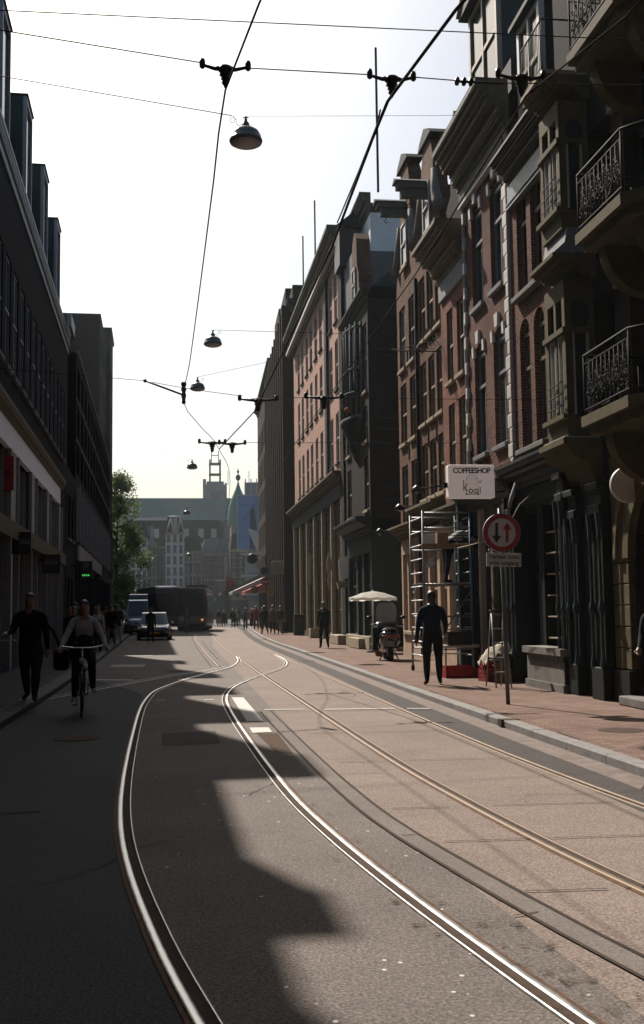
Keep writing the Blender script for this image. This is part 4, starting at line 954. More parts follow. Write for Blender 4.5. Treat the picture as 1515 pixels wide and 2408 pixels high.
# ================================================================ FAR END OF THE STREET
def far_house(x0, x1, y, h, mt, label, rows=5, colsn=4, top='cornice', roof='slate', trim='stone_cream', gm='glass_far'):
    o = empty('canal_house', ((x0+x1)/2, y, 0), 0, label, 'building', 'house fronts at the end of the street'); w2 = (x1-x0)/2
    mb = MB(); mb.box(-w2, w2, 0, 12, 0, h)
    if top == 'step':
        for k in range(4): mb.box(-w2+w2*.22*(k+1), w2-w2*.22*(k+1), .02, 1, h+k*.9, h+(k+1)*.9)
    if top == 'neck': mb.prism([(-w2, h), (w2, h), (w2*.5, h+1.2), (w2*.42, h+3.2), (0, h+4.2), (-w2*.42, h+3.2), (-w2*.5, h+1.2)], 'y', .02, 1)
    mb.build('wall', M[mt], o)
    g = []; t = MB(); fh = (h-4)/rows
    for r_ in range(rows):
        for c in range(colsn):
            cx = -w2+(c+.5)*2*w2/colsn; ww = w2/colsn*.55; z = 4+r_*fh
            g.append((cx, z+.3*fh*.5, ww, fh*.7))
    gz_ = g[0]; pm = MB().box(-gz_[2], gz_[2], -.05, .1, 0, gz_[3]).mesh('window', M[gm]); q = MB(); q.box(-gz_[2]-.12, gz_[2]+.12, -.12, -.051, -.2, 0); q.box(-.05, .05, -.09, -.051, 0, gz_[3]); q.box(-gz_[2], gz_[2], -.088, -.051, gz_[3]*.5-.04, gz_[3]*.5+.04); fm_ = q.mesh('frame', M[trim])
    for cx, z, _, _ in g: link_mesh('frame', fm_, link_mesh('window', pm, o, (cx, 0, z)))
    t.box(-w2-.1, w2+.1, -.45, -.01, h-.5, h-.02); t.box(-w2, w2, -.3, -.01, 3.6, 3.95); t.build('trim', M[trim], o)
    q = MB(); q.box(-w2+.3, w2-.3, -.08, .02, .2, 3.3); q.build('shop_front', M['green_black'], o)
    r_ = MB()
    if top in ('cornice', 'mansard'): r_.prism([(-w2, h), (w2, h), (w2*.8, h+3), (-w2*.8, h+3)], 'y', .6, 11)
    else: r_.prism([(-w2, h), (w2, h), (0, h+3.4)], 'y', 1.02, 12)
    r_.build('roof', M[roof], o)
    return o
far_house(-16, -9.3, 212, 12.8, 'far_grey', 'pale blue-grey house front half hidden behind the tree')
far_house(-9.3, -6.1, 212, 15.9, 'far_pale', 'pale house front with tall windows right of the tree', 6, 3)
far_house(-6.1, -4.4, 214, 14.6, 'far_grey', 'narrow gabled house front with a white gable, left of two', 5, 2, 'neck')
far_house(-4.4, -2.6, 214, 14.4, 'brick_brown', 'narrow gabled house front with a brown wall, right of two', 5, 2, 'neck')
far_house(-2.6, 1.0, 211, 16.9, 'far_pale', 'tall pale corner house front with a white roof frame', 6, 3)
far_house(1.0, 4.5, 214, 13.4, 'far_grey', 'low ornate house front above the tram', 4, 4)
far_house(4.5, 9.7, 214, 12.9, 'brick_brown', 'brown house front with a blue roof beside the banner', 4, 5, 'cornice', 'blue_grey')
far_house(9.7, 13.6, 205, 13.2, 'brick_dark', 'dark house front under the blue banner', 5, 3)
o = empty('mansard_building', (-1, 238, 0), 0, 'large dark-roofed building rising behind the house fronts', 'building')
mb = MB(); mb.box(-9, 11, 0, 14, 0, 16.5); mb.build('wall', M['far_grey'], o); mb = MB(); mb.prism([(-9,16.5),(11,16.5),(10,21.6),(-8.5,21.6)], 'y', .1, 13); mb.build('roof', M['slate'], o); mb = MB(); mb.box(-8.7, 1.2, -.2, 1, 21.5, 22.1); mb.build('ridge_trim', M['white_paint'], o)
for x in (-7,-3.8,-.6,2.6,5.8,8.6):
    MB().box(x-.6, x+.6, -.5, .6, 17.6, 19.6).build('roof_window', M['far_grey'], o)
o = empty('roof_frame', (-.8, 210.6, 16.9), 0, 'white timber roof frame standing on the tall pale corner house', 'frame')
mb = MB()
for a, c in (((-1.6,0,0),(-.7,0,3)), ((-.4,0,0),(-.7,0,3)), ((1.7,0,0),(1.1,0,3)), ((.6,0,0),(1.1,0,3)), ((-1.3,0,3.05),(1.9,0,3.05))): mb.tube([a, c], .14, 5)
mb.build('strut', M['white_paint'], o)
mb = MB(); mb.box(-.35,.45,.1,.9,0,2.9); mb.build('chimney', M['far_grey'], o)
# station: long hall with arched roof and a clock tower
o = empty('station_hall', (8, 330, 0), 0, 'long brick station with a green roof closing the view', 'building')
mb = MB(); mb.box(-50, 40, 0, 20, 0, 28.5); mb.build('wall', M['brick_far'] if 'brick_far' in M else mat('brick_far', (.34,.29,.30), .9, var=.15, vscale=.3), o)
mb = MB(); mb.prism([(-50, 28.5), (40, 28.5), (40, 30), (38, 35.9), (-50, 35.9)], 'y', -1, 21); mb.build('roof', M['verdigris_dark'] if 'verdigris_dark' in M else mat('verdigris_dark', (.14,.27,.29), .7, var=.15, vscale=.2), o)
mb = MB(); n = 16; mb.prism([(13-16*math.cos(math.pi*k/n), 22+7.5*math.sin(math.pi*k/n)) for k in range(n+1)], 'y', -6, 0); mb.build('arched_roof', M['slate'], o)
each('window', M['glass_far'], o, [(-48+k*4, -46+k*4, -.3, .1, 17, 26) for k in range(22)])
o = empty('clock_tower', (11.4, 339, 0), 0, 'square clock tower with an open bell frame above the station', 'tower')
mb = MB(); mb.box(-3.1, 3.1, 0, 6.4, 0, 41.2); mb.box(-3.5, 3.5, -.35, 6.8, 38.9, 39.7); mb.box(-3.9, -2.9, 0, 1.2, 30, 43.0); mb.box(3.0, 3.6, 0, 1.2, 33, 41.8); mb.box(-2.7, 2.7, .3, 6, 41.2, 42.3); mb.build('shaft', M['brick_far'], o)
mb = MB(); mb.lathe([(0,-.5),(1.35,-.5),(1.35,-.3),(0,-.3)], (0, 0, 38.0), 20, 0, 'y'); mb.build('clock_face', M['stone_grey'], o)
mb = MB()
for x in (-1.6, 1.6):
    for y in (1.6, 4.8): mb.box(x-.22, x+.22, y-.22, y+.22, 42.3, 49.5)
mb.box(-1.9, 1.9, 1.3, 5.1, 48.0, 48.4); mb.box(-1.9, 1.9, 1.3, 5.1, 44.6, 45.0)
for x in (-1.1, 1.1): mb.box(x-.12, x+.12, 3.0, 3.3, 48.4, 52.5)
mb.box(-1.2, 1.2, 3.0, 3.3, 50.9, 51.1); mb.build('bell_frame', M['slate'], o)
mb = MB(); mb.prism([(-6, 28), (-3, 36.5), (-3, 28)], 'y', 0, 6); mb.build('buttress', M['brick_far'], o)
# green dome
o = empty('domed_corner_building', (12.9, 232, 0), 0, 'corner building with a green copper dome and finial', 'building')
mb = MB(); mb.box(-1.6, 6, 0, 9, 0, 20.0); mb.build('wall', M['stone_grey'], o)
mb = MB(); mb.lathe([(2.3,20),(2.3,22),(2.1,24),(1.7,25.6),(1.1,27),(.55,28.2),(.25,29.2),(.2,29.6),(0,29.7)], (0, 3.5, 0), 18); d = mb.build('dome', M['verdigris'], o)
mb = MB(); mb.tube([(0,3.5,29.4),(0,3.5,32.6)], .12, 5); mb.sphere((0,3.5,30.7), .55, .3, .7, 8, 6); mb.sphere((0,3.5,32), .28, .3, .3, 8, 6)
for x in (-2.2, 2.4): mb.tube([(x,3.5,29),(x,3.5,32.2)], .08, 4)
mb.build('finial', M['iron'], d)
# white building with banner
o = empty('white_store', (12.4, 188, 0), R(-12), 'white department store with a blue banner, right end of the view', 'building')
mb = MB(); mb.box(-1.0, 7.5, 0, 24, 4.2, 24.0); mb.box(-1.0, 7.5, 4, 24, 0, 4.2); mb.build('wall', M['pale_plaster'], o)
each('window', M['glass_far'], o, [(3.4+i*.85, 3.9+i*.85, -.1, .1, 14, 22) for i in range(5)]+[(1.2, 7.4, -.1, .1, z, z+2.0) for z in (5.2, 8.6, 11.6)])
mb = MB(); mb.box(-2.1, 2.6, -.5, -.35, 12.2, 21.6); bn = mb.build('banner', mat('banner_blue', (.22,.38,.72), .7, var=.12, vscale=.6), o)
mb = MB(); mb.box(-2.25, -2.1, -.55, -.3, 12.0, 21.8); mb.box(2.6, 2.75, -.55, -.3, 12.0, 21.8); mb.box(-2.1, 2.6, -.55, -.3, 21.6, 21.8); mb.build('banner_frame', M['white_paint'], bn)
mb = MB(); mb.prism([(-.1,12.3),(1.2,12.3),(1.15,16),(.85,19.2),(.35,19.6),(.05,18.6)], 'y', -.53, -.501); mb.build('banner_figure', M['cloth_denim'], bn)
mb = MB(); mb.box(-1.4, 7.8, -1.5, 3, 11.2, 11.5); mb.box(-1.4, 7.8, -1.2, 3, 7.4, 7.8); mb.box(-1.4, 7.8, -1.6, 3, 4.2, 4.7); mb.build('balcony_slab', M['white_paint'], o)
each('roof_fin', M['white_paint'], o, [(-.9+i*1.0, -.75+i*1.0, -.15, .05, 21.9, 24.6) for i in range(9)])
mb = MB()
mb.tube([(4.6, 3, 24), (4.6, 3, 31)], .14, 5); mb.sphere((4.6,3,28.6), .8, .3, 1.0, 8, 6); mb.tube([(3.4, 3, 24), (3.4, 3, 28.5)], .07, 4); mb.tube([(5.9, 3, 24), (5.9, 3, 28.5)], .07, 4); mb.build('finial', M['iron'], o)
o = empty('dark_domed_building', (17.6, 175, 0), 0, 'grey building with a small dark dome at the end of the brick row', 'building')
mb = MB(); mb.box(-1.5, 5, 0, 9, 0, 20.2); mb.build('wall', M['pale_plaster'], o)
mb = MB(); mb.lathe([(1.6,20.2),(1.6,21.6),(1.3,22.8),(.7,23.7),(0,24)], (.2, 2, 0), 14); mb.build('dome', M['slate'], o)
each('window', M['glass_far'], o, [(x, x+.8, -.1, .1, z, z+1.6) for z in (6, 9, 12, 15, 18) for x in (-1.1, .3)])
# flank that closes the side of the square on the left, behind the tree
o = empty('office_slab', (-26, 160, 0), 0, 'plain grey office slab behind the tree', 'building')
mb = MB(); mb.box(-14, 14, 0, 12, 0, 13); mb.build('wall', M['grey_plaster'], o)
each('window', M['glass_far'], o, [(-13+i*2.1, -11.6+i*2.1, -.1, .05, z, z+1.7) for i in range(13) for z in (1, 4.3, 7.6, 10.6)])

# ================================================================ TREE
def leaf_mat(name, c1, c2):
    mt = bpy.data.materials.new(name); mt.use_nodes = True; t = mt.node_tree; b_ = t.nodes['Principled BSDF']
    tc = t.nodes.new('ShaderNodeTexCoord'); n = t.nodes.new('ShaderNodeTexNoise'); n.inputs['Scale'].default_value = 1.1; n.inputs['Detail'].default_value = 5
    r = t.nodes.new('ShaderNodeValToRGB'); r.color_ramp.elements[0].position = .35; r.color_ramp.elements[1].position = .65
    r.color_ramp.elements[0].color = (*c1, 1); r.color_ramp.elements[1].color = (*c2, 1)
    t.links.new(tc.outputs['Object'], n.inputs['Vector']); t.links.new(n.outputs['Fac'], r.inputs['Fac']); t.links.new(r.outputs['Color'], b_.inputs['Base Color'])
    b_.inputs['Roughness'].default_value = .55
    tr = t.nodes.new('ShaderNodeBsdfTranslucent'); t.links.new(r.outputs['Color'], tr.inputs['Color'])
    ms = t.nodes.new('ShaderNodeMixShader'); ms.inputs['Fac'].default_value = .45
    out = t.nodes['Material Output']; t.links.new(b_.outputs[0], ms.inputs[1]); t.links.new(tr.outputs[0], ms.inputs[2]); t.links.new(ms.outputs[0], out.inputs['Surface'])
    M[name] = mt
leaf_mat('leaf', (.022,.05,.008), (.10,.15,.02))
mat('bark', (.06,.05,.04), .9, var=.3)
def tree(loc, h, rad, label, n=5200, ls=.3, seed=3):
    rd = random.Random(seed); o = empty('street_tree', loc, 0, label, 'tree', 'trees at the far corner'); mb = MB(); tips = []
    mb.tube([(0,0,0),(.1,0,h*.25),(.0,.1,h*.45),(.15,0,h*.7)], [.28,.22,.16,.07], 8)
    for k in range(11):
        a = k*2.4; z = h*(.3+.045*k); L = rad*rd.uniform(.55, .95)*(1-.03*k); e = (L*math.cos(a), L*math.sin(a), z+L*.55); mid = (L*.5*math.cos(a), L*.5*math.sin(a), z+L*.2)
        mb.tube([(0,0,z), mid, e], [.1,.07,.03], 5); tips.append(e)
    mb.build('trunk', M['bark'], o)
    cl = []
    for k in range(70):
        t = rd.random(); z = h*(.14+.86*t); rr = rad*(1-abs(t-.42)*1.25)*rd.uniform(.35, 1.0); a = rd.random()*6.283
        cl.append((rr*math.cos(a), rr*math.sin(a), z, rd.uniform(.5, 1.25)*rad*.3))
    lf = MB()
    for _ in range(n):
        c = rd.choice(cl); d = Vector((rd.gauss(0,1), rd.gauss(0,1), rd.gauss(0,.8))).normalized()*c[3]*rd.random()**.45; p = Vector(c[:3])+d
        s_ = ls*rd.uniform(.5, 1.3); u_ = Vector((rd.gauss(0,1), rd.gauss(0,1), rd.gauss(0,1))).normalized(); v_ = u_.orthogonal().normalized()
        lf.add([p-u_*s_*.5, p+v_*s_*.3, p+u_*s_*.5, p-v_*s_*.3], [(0,1,2,3)])
    lf.build('crown', M['leaf'], o); return o
tree((-7.2, 126, 0), 17.0, 3.9, 'green leafy tree standing at the far corner of the left row', 26000, .27)
tree((-9.6, 133, 0), 14.5, 4.2, 'second darker tree behind the corner tree', 9000, .3, 9)

# ================================================================ OVERHEAD LINES AND LAMPS
def wire(name, pts, r, label, sag=0., mt='wire_black', cat='wire', group=None, parent=None, n=6):
    if len(pts) == 2 and sag:
        a, c = Vector(pts[0]), Vector(pts[1]); pts = [a.lerp(c, k/14)-Vector((0, 0, sag*4*(k/14)*(1-k/14))) for k in range(15)]
    mb = MB(); mb.tube(pts, r, n); o = mb.build(name, M[mt], parent)
    if not parent: tag(o, label, cat, group)
    return o
GW = 'overhead tram wires'
w1 = [(.95,4.6,5.52),(.68,5.6,5.5),(.51,6.6,5.48),(.345,7.72,5.46),(.31,9.4,5.44),(.25,12.6,5.44),(.17,16.5,5.45),(.09,20.0,5.48),(.45,22.7,5.5),(.96,25.9,5.5),(1.6,34,5.5),(2.3,60,5.5),(2.9,100,5.5)]
wire('contact_wire', [tuple(p) for p in spline(w1, .8)], .0075, 'left contact wire, following the curved rails', cat='wire', group=GW)
w2 = [(2.12,5.15,5.5),(1.80,6.55,5.5),(1.60,7.85,5.5),(1.60,8.5,5.5),(1.64,11.2,5.5),(1.57,16,5.5),(1.48,20.9,5.5),(.97,25.9,5.5)]
wire('contact_wire', w2, .013, 'thick middle contact wire, running down to the junction', cat='wire', group=GW)
w2b = [(x+.055, y, z+.09) for x, y, z in w2[3:6]]
wire('jumper_cable', [(1.57,8.0,5.5),(1.64,8.5,5.62),(1.63,9.4,5.58),(1.58,10.4,5.47)], .007, 'short jumper cable clipped beside the middle contact wire', group=GW)
wire('contact_wire', [(3.15,5.2,5.56),(2.95,6.5,5.5),(2.64,7.65,5.5),(2.75,12,5.5),(2.72,25,5.5),(2.8,60,5.5)], .0075, 'right contact wire, passing in front of the balconies', group=GW)
def hanger(loc, wd, label, rz=0, drop=.16, s=1.0):
    o = empty('wire_hanger', loc, rz, label, 'insulator', 'insulated hangers on the span wires'); mb = MB(); h = wd/2
    mb.tube([(-h+.02,0,0),(-h*.45,0,-.02),(-.03,0,-.012),(.03,0,-.012),(h*.45,0,-.02),(h-.02,0,0)], [.012*s,.015*s,.024*s,.024*s,.015*s,.012*s], 8)
    for x in (-h, h): mb.lathe([(0,.05*s),(.018*s,.05*s),(.022*s,.03*s),(.022*s,-.01*s),(.012*s,-.022*s),(0,-.022*s)], (x,0,0), 10)
    mb.build('arm', M['black_metal'], o)
    c = MB(); c.lathe([(0,.005),(.05*s,-.005),(.055*s,-.03*s),(.035*s,-.05*s),(.046*s,-.065*s),(.025*s,-.08*s),(.035*s,-.095*s),(.02*s,-.11*s),(.03*s,-.125*s),(.012*s,-.15*s),(.012*s,-drop),(0,-drop)], (0,0,0), 12); c.build('insulator', M['black_metal'], o)
    return o
hanger((.345,7.72,5.64), .34, 'black T-shaped hanger over the left contact wire, next to the nearest lamp')
hanger((1.62,7.78,5.66), .34, 'black T-shaped hanger over the thick middle wire')
hanger((2.62,7.7,5.68), .36, 'black T-shaped hanger before the cream cornice')
hanger((1.50,20.3,5.62), .7, 'small far hanger on the middle wire', s=1.6, drop=.2)
hanger((2.76,20.2,5.66), .7, 'small far hanger before the pink block', s=1.6, drop=.2)
hanger((.80,25.9,5.66), .62, 'left one of two hangers at the wire junction', s=1.6, drop=.2)
hanger((1.28,25.9,5.64), .62, 'right one of two hangers at the wire junction', s=1.6, drop=.2)
o = empty('tensioning_insulator', (2.14, 7.8, 5.665), 0, 'row of round insulators on a rod at the right end of the span wire', 'insulator')
mb = MB()
for x in (0, .055, .11): mb.lathe([(0,x-.02),(.03,x-.012),(.034,x),(.03,x+.012),(0,x+.02)], (0,0,0), 12, 0, 'x')
mb.tube([(0,0,0),(.36,0,.0)], .011, 6); mb.build('insulator', M['black_metal'], o)
o = empty('pull_off_arm', (-.62, 19.9, 5.86), 0, 'slanting tube arm pulling the left contact wire at its bend', 'arm')
mb = MB(); mb.tube([(0,0,0),(.68,.05,-.24)], .018, 6); mb.sphere((0,0,0), .035, m=0); mb.build('tube', M['black_metal'], o)
mb = MB(); mb.lathe([(0,.1),(.05,.09),(.05,.03),(.03,.0),(.055,-.04),(.03,-.1),(.05,-.15),(.03,-.24),(.04,-.3),(0,-.33)], (.71,.05,-.1), 10); mb.build('insulator', M['black_metal'], o)
GS = 'thin span wires between the houses'
def lx(y): return XL0-.0229*y
for a, c, sg, lab in (((lx(8.4),8.35,6.3),(6.95,8.1,6.3),.0,'topmost span wire across the sky'),
    ((-4.4,6.85,5.72),(.18,7.72,5.66),.0,'span wire from the left houses to the left hanger'), ((.5,7.76,5.66),(1.46,7.8,5.68),.0,'short span wire between the two near hangers'), ((1.78,7.8,5.68),(2.14,7.8,5.67),.0,'short span wire from the middle hanger to the round insulators'), ((2.5,7.8,5.67),(6.9,7.9,5.9),.0,'span wire from the round insulators to the balcony house'),
    ((lx(20)-.05,20,6.15),(-.62,19.9,5.86),.0,'span wire from the left houses to the slanting arm'),((-.62,19.9,5.86),(1.2,20.2,5.66),.02,'span wire from the slanting arm to a far hanger'),((1.8,20.3,5.66),(6.95,20.2,5.66),.0,'span wire from a far hanger to the brick houses'),
    ((1.6,25.9,5.66),(7.0,26,5.7),.0,'span wire from the junction hangers to the rose brick house')):
    wire('span_wire', [a, c], .0045 if a[1] < 15 else .0055, lab, sg, group=GS)
def lamp(loc, label, zl, zr, sx=1, r=.34):
    x, y, z = loc; o = empty('pendant_lamp', loc, 0, label, 'street lamp', 'street lamps hung over the road'); k = r/.34
    mb = MB(); mb.lathe([(.045,.42),(.07,.40),(.09,.34),(.085,.31),(.12,.285),(.2,.265),(.27,.215),(.315,.13),(.33,.05),(.345,.04),(.345,-.0),(.33,-.03),(.3,-.035)], (0,0,0), 28); s_ = mb.build('shade', M['lamp_shell'], o)
    s_.scale = (k,)*3
    mb = MB(); mb.lathe([(.315,-.0),(.30,-.05),(.22,-.085),(.1,-.1),(0,-.105)], (0,0,0), 24); g = mb.build('lamp_glass', M['lamp_glass'], o); g.scale = (k,)*3
    mb = MB(); mb.lathe([(0,.56),(.02,.55),(.02,.5),(.035,.48),(.03,.44),(.06,.42),(0,.42)], (0,0,0), 10); mb.tube([(-.06,0,.52),(.06,0,.52)], .014, 5)
    mb.tube([(-.06*sx,0,.40),(-.11*sx,0,.36),(-.15*sx,0,.34),(-.2*sx,0,.38),(-.2*sx,0,.47),(-.25*sx,0,.52),(-.31*sx,0,.5),(-.33*sx,0,.44),(-.29*sx,0,.39),(-.24*sx,0,.41),(-.22*sx,0,.48),(-.26*sx,0,.545)], .007, 5)
    mb.build('suspension', M['black_metal'], o)
    if zl: wire('suspension_wire', [(lx(y)-x if y < 60 else -5.6-x, 0, zl), (-.28 if y < 30 else 0, 0, .55)], .0095 if y < 30 else .004, '', .0, parent=o)
    if zr: wire('suspension_wire', [(0, 0, .55), (7.0-x, 0, zr)], .004 if y < 30 else .008, '', .0, parent=o)
    return o
lamp((1.385,21.6,11.30), 'nearest and largest pendant street lamp against the sky', 1.25, .85)
lamp((1.27,40,11.6), 'second pendant street lamp, with its wire leading right', 0, .5, -1)
lamp((.85,49,11.75), 'third pendant street lamp, just below the second', 0, 2.0, -1)
lamp((.84,69,10.75), 'fourth pendant street lamp above the far clock tower', 1.6, 0)
lamp((.7,98,10.4), 'fifth tiny pendant street lamp before the station roof', 0, .8)
lamp((1.1,118,7.6), 'farthest pendant street lamp just above the house fronts', 0, .6)

# ================================================================ SIGNS AND STREET OBJECTS, RIGHT PAVEMENT
def text_mesh(name, body, size, mt, parent, loc, rot, depth=.004, cx='CENTER', sxy=None, sp=1.0, shear=0., off=0.):
    c = bpy.data.curves.new('t', 'FONT'); c.body = body; c.size = size; c.align_x = cx; c.align_y = 'CENTER'; c.extrude = depth; c.space_character = sp; c.shear = shear; c.offset = off; c.resolution_u = 4
    t = bpy.data.objects.new('t', c); COL.objects.link(t); dg = bpy.context.evaluated_depsgraph_get(); me = bpy.data.meshes.new_from_object(t.evaluated_get(dg)); bpy.data.objects.remove(t)
    me.materials.clear(); me.materials.append(M[mt]); o = link_mesh(name, me, parent, loc, rot)
    if sxy: o.scale = (sxy[0], sxy[1], 1)
    return o
mat('sign_white', (.75,.72,.68), .5, var=.05); mat('sign_red', (.42,.025,.03), .5, var=.1); mat('sign_black', (.015,.018,.02), .5); mat('ink_brown', (.06,.03,.03), .6)
mat('ink_ochre', (.42,.27,.06), .6); mat('ink_grey', (.28,.24,.24), .6); mat('sign_pink', (.9,.8,.76), .55, var=.04, emit=(1,.84,.77), es=.09)  # sign_pink glow stands in for sunlight coming through the translucent box
# oncoming-traffic sign on a leaning pole
PX, PY = 5.05, 16.35
o = empty('traffic_sign', (PX, PY, .1), 0, 'round red-rimmed priority sign with two arrows on a leaning grey pole', 'traffic sign')
mb = MB(); mb.tube([(0,0,0),(-.015,0,1.3),(-.05,0,3.05)], .032, 12); mb.build('pole', M['galv_dark'] if 'galv_dark' in M else mat('galv_dark', (.07,.072,.07), .5, metal=.3, var=.3, vscale=10), o)
d = MB(); d.lathe([(0,-.012),(.298,-.012),(.302,0),(.298,.012),(0,.012)], (0,0,0), 48, 0, 'y', False); disc = d.build('sign_disc', M['sign_red'], o, (-.045,-.055,2.66), (0, R(2), 0))
d = MB(); d.lathe([(0,-.001),(.222,-.001),(.222,.0),(0,.0)], (0,-.0135,0), 48, 0, 'y', False); f = d.build('face', M['sign_white'], disc)
d = MB(); d.lathe([(.296,-.016),(.304,-.016),(.304,.016),(.296,.016)], (0,0,0), 48, 0, 'y', False); d.build('rim', M['galv'], disc)
def arrow(x, up, mt):
    s = 1 if up else -1; q = MB(); q.prism([(x-.023, -.15*s), (x+.023, -.15*s), (x+.023, .05*s), (x+.075, .05*s), (x, .165*s), (x-.075, .05*s), (x-.023, .05*s)], 'y', -.0185, -.0150); q.build('arrow', M[mt], disc)
arrow(-.085, False, 'sign_black'); arrow(.085, True, 'sign_red')
d = MB(); d.bbox(-.28, .28, -.012, .012, -.105, .105, .004); sp_ = d.build('text_plate', M['sign_white'], o, (-.02,-.05,2.235), (0, R(1.5), 0))
text_mesh('lettering', 'Verleen tram', .092, 'sign_black', sp_, (0,-.0135,.045), (R(90),0,0), .001, off=.0015); text_mesh('lettering', 'vrije toegang', .092, 'sign_black', sp_, (0,-.0135,-.05), (R(90),0,0), .001, off=.0015)
mb = MB(); mb.box(-.03,.0,-.04,-.01,2.5,2.54); mb.box(-.03,.0,-.04,-.01,2.2,2.24); mb.lathe([(0,2.36),(.02,2.36),(.02,2.4),(0,2.4)], (-.25,-.065,0), 8); mb.build('clamp', M['galv'], o)
# lightbox sign
o = empty('lightbox_sign', (5.98, 21.55, 4.19), 0, 'white lightbox sign reading COFFEESHOP, projecting over the pavement', 'sign')
mb = MB(); mb.bbox(-.49, .49, -.13, .13, -.345, .345, .03); bx = mb.build('box', M['sign_pink'], o)
text_mesh('lettering', 'COFFEESHOP', .155, 'sign_black', bx, (.0,-.133,.215), (R(90),0,0), .002, sp=.9, off=.0045, sxy=(.93,1))
q = MB(); n = 20
q.tube([(-.13,-.134,-.25)]+[(-.13*math.cos(math.pi*k/n), -.134, -.02+.15*math.sin(math.pi*k/n)) for k in range(n+1)]+[(.13,-.134,-.25)], .004, 5)
for x in (-.09,-.045,0,.045,.09): q.tube([(x,-.134,-.25),(x,-.134,-.02+.13*math.sqrt(max(0,1-(x/.13)**2)))], .0016, 4)
for z in (.05,-.05): q.tube([(-.12,-.134,z),(.12,-.134,z)], .0018, 4)
q.build('cage_drawing', M['ink_grey'], bx)
q = MB(); q.prism([(-.14,-.29),(-.14,-.245),(-.1,-.262),(.1,-.262),(.14,-.245),(.14,-.29),(.1,-.275),(-.1,-.275)], 'y', -.137, -.131); q.build('cage_foot', M['ink_brown'], bx)
text_mesh('lettering', 'k', .34, 'ink_ochre', bx, (-.15,-.137,-.11), (R(90),0,0), .001, sxy=(.62,1)); text_mesh('lettering', 'o', .2, 'ink_ochre', bx, (-.03,-.137,-.19), (R(90),0,0), .001, off=.002); text_mesh('lettering', 'o', .2, 'ink_ochre', bx, (.085,-.137,-.19), (R(90),0,0), .001, off=.002)
q = MB(); q.tube([(.165,-.137,-.26),(.17,-.137,-.12)], .009, 5); q.tube([(.145,-.137,.0),(.17,-.137,-.03),(.2,-.137,.02)], .009, 5); q.build('lettering', M['ink_ochre'], bx)
q = MB(); q.box(-.58,-.47,-.03,.03,-.12,-.02); q.tube([(.46,0,.25),(.97,0,.35)], .015, 5); q.tube([(.46,0,-.2),(.97,0,-.2)], .02, 5); q.build('bracket', M['iron'], o)
# small brown wooden pole brackets / pigeon spikes under the cornice
for x, y, z, lab in ((6.2,27.6,4.75,'black awning lamp left of the lightbox sign'), (6.35,30.6,4.55,'black awning lamp on the brown houses'), (6.4,34.0,4.1,'black awning lamp at the corner of the side street')):
    o = empty('wall_lamp', (x, y, z), 0, lab, 'lamp', 'black lamps over the shop fronts'); mb = MB(); mb.tube([(.8,0,.1),(.3,0,.0),(0,0,-.02)], [.025,.02,.02], 6); mb.build('arm', M['iron'], o)
    mb = MB(); mb.lathe([(.02,.1),(.1,.04),(.16,-.08),(.12,-.09),(0,-.05)], (0,0,-.02), 14); mb.build('lamp_shade', M['black_metal'], o); mb = MB(); mb.sphere((0,0,-.1), .05, m=0); mb.build('bulb', M['lamp_glass'], o)
# decorative iron sign bracket with scroll
o = empty('iron_bracket', (7.02, 27.9, 8.5), 0, 'wrought iron bracket with scrolls projecting from the brown houses', 'bracket')
mb = MB(); mb.tube([(0,0,0),(-1.35,0,0)], .018, 5); mb.tube([(0,0,.4),(-.6,0,.17),(-1.35,0,.02)], .014, 5); mb.tube([(-.25+.2*math.cos(a*.5)*(1-a/26), 0, .17+.17*math.sin(a*.5)*(1-a/26)) for a in range(26)], .01, 4); mb.tube([(-.6+.14*math.cos(a*.5)*(1-a/26), 0, .1+.12*math.sin(a*.5)*(1-a/26)) for a in range(26)], .01, 4); mb.build('ironwork', M['iron'], o)
# rope with white rags
o = empty('rope', (5.9, 19.6, 3.6), 0, 'white rag and rope tied from the shop front to the scaffold', 'rope')
mb = MB(); mb.tube([(1.0,.6,.25),(.55,.2,-.05),(.1,-.1,-.7),(-.1,2.4,-.75)], .01, 4); mb.build('cord', M['cloth_cream'], o)
mb = MB(); mb.tube([(.45,.1,.35),(.38,.1,.1),(.28,.05,-.12)], [.02,.045,.02], 6); mb.tube([(.06,0,-.45),(.0,0,-.6)], [.03,.015], 6); mb.build('rag', M['cloth_white'], o)
# scaffold tower
o = empty('scaffold_tower', (6.15, 25.0, .1), 0, 'aluminium scaffold tower with plank decks before the rose brick shop', 'scaffold')
SX, SY, SH = .56, 1.35, 3.75
def post(x, y, mt='galv'):
    q = MB(); q.tube([(x,y,.12),(x,y,SH)], .026, 7); c = q.build('post', M[mt], o); w_ = MB(); w_.lathe([(0,-.03),(.07,-.03),(.08,0),(.07,.03),(0,.03)], (x,y,.08), 12, 0, 'x'); w_.build('castor', M['rubber'], c)
for x, mt_ in ((-SX, 'galv'), (SX, 'blue_paint')):
    for y in (-SY/2, SY/2): post(x, y, mt_)
q = MB()
for x in (-SX, SX):
    for k in range(11): z = .4+k*.32; q.tube([(x,-SY/2,z),(x,SY/2,z)], .018, 6)
for z in (.55, 1.3, 2.05, 2.9, 3.35, 3.7):
    for y in (-SY/2, SY/2): q.tube([(-SX,y,z),(SX,y,z)], .018, 6)
q.tube([(-SX,-SY/2,.3),(SX,-SY/2,1.9)], .016, 5); q.build('brace', M['galv'], o)
q = MB()
for z in (.45, 1.0): q.tube([(-SX-.0,-SY/2-.03,z),(SX,-SY/2-.03,z)], .014, 5)
q.build('guard_rail', M['white_paint'], o)
q = MB(); q.bbox(-SX, SX, -SY/2+.05, SY/2-.05, 2.02, 2.08, .01); q.build('deck', M['black_metal'], o)
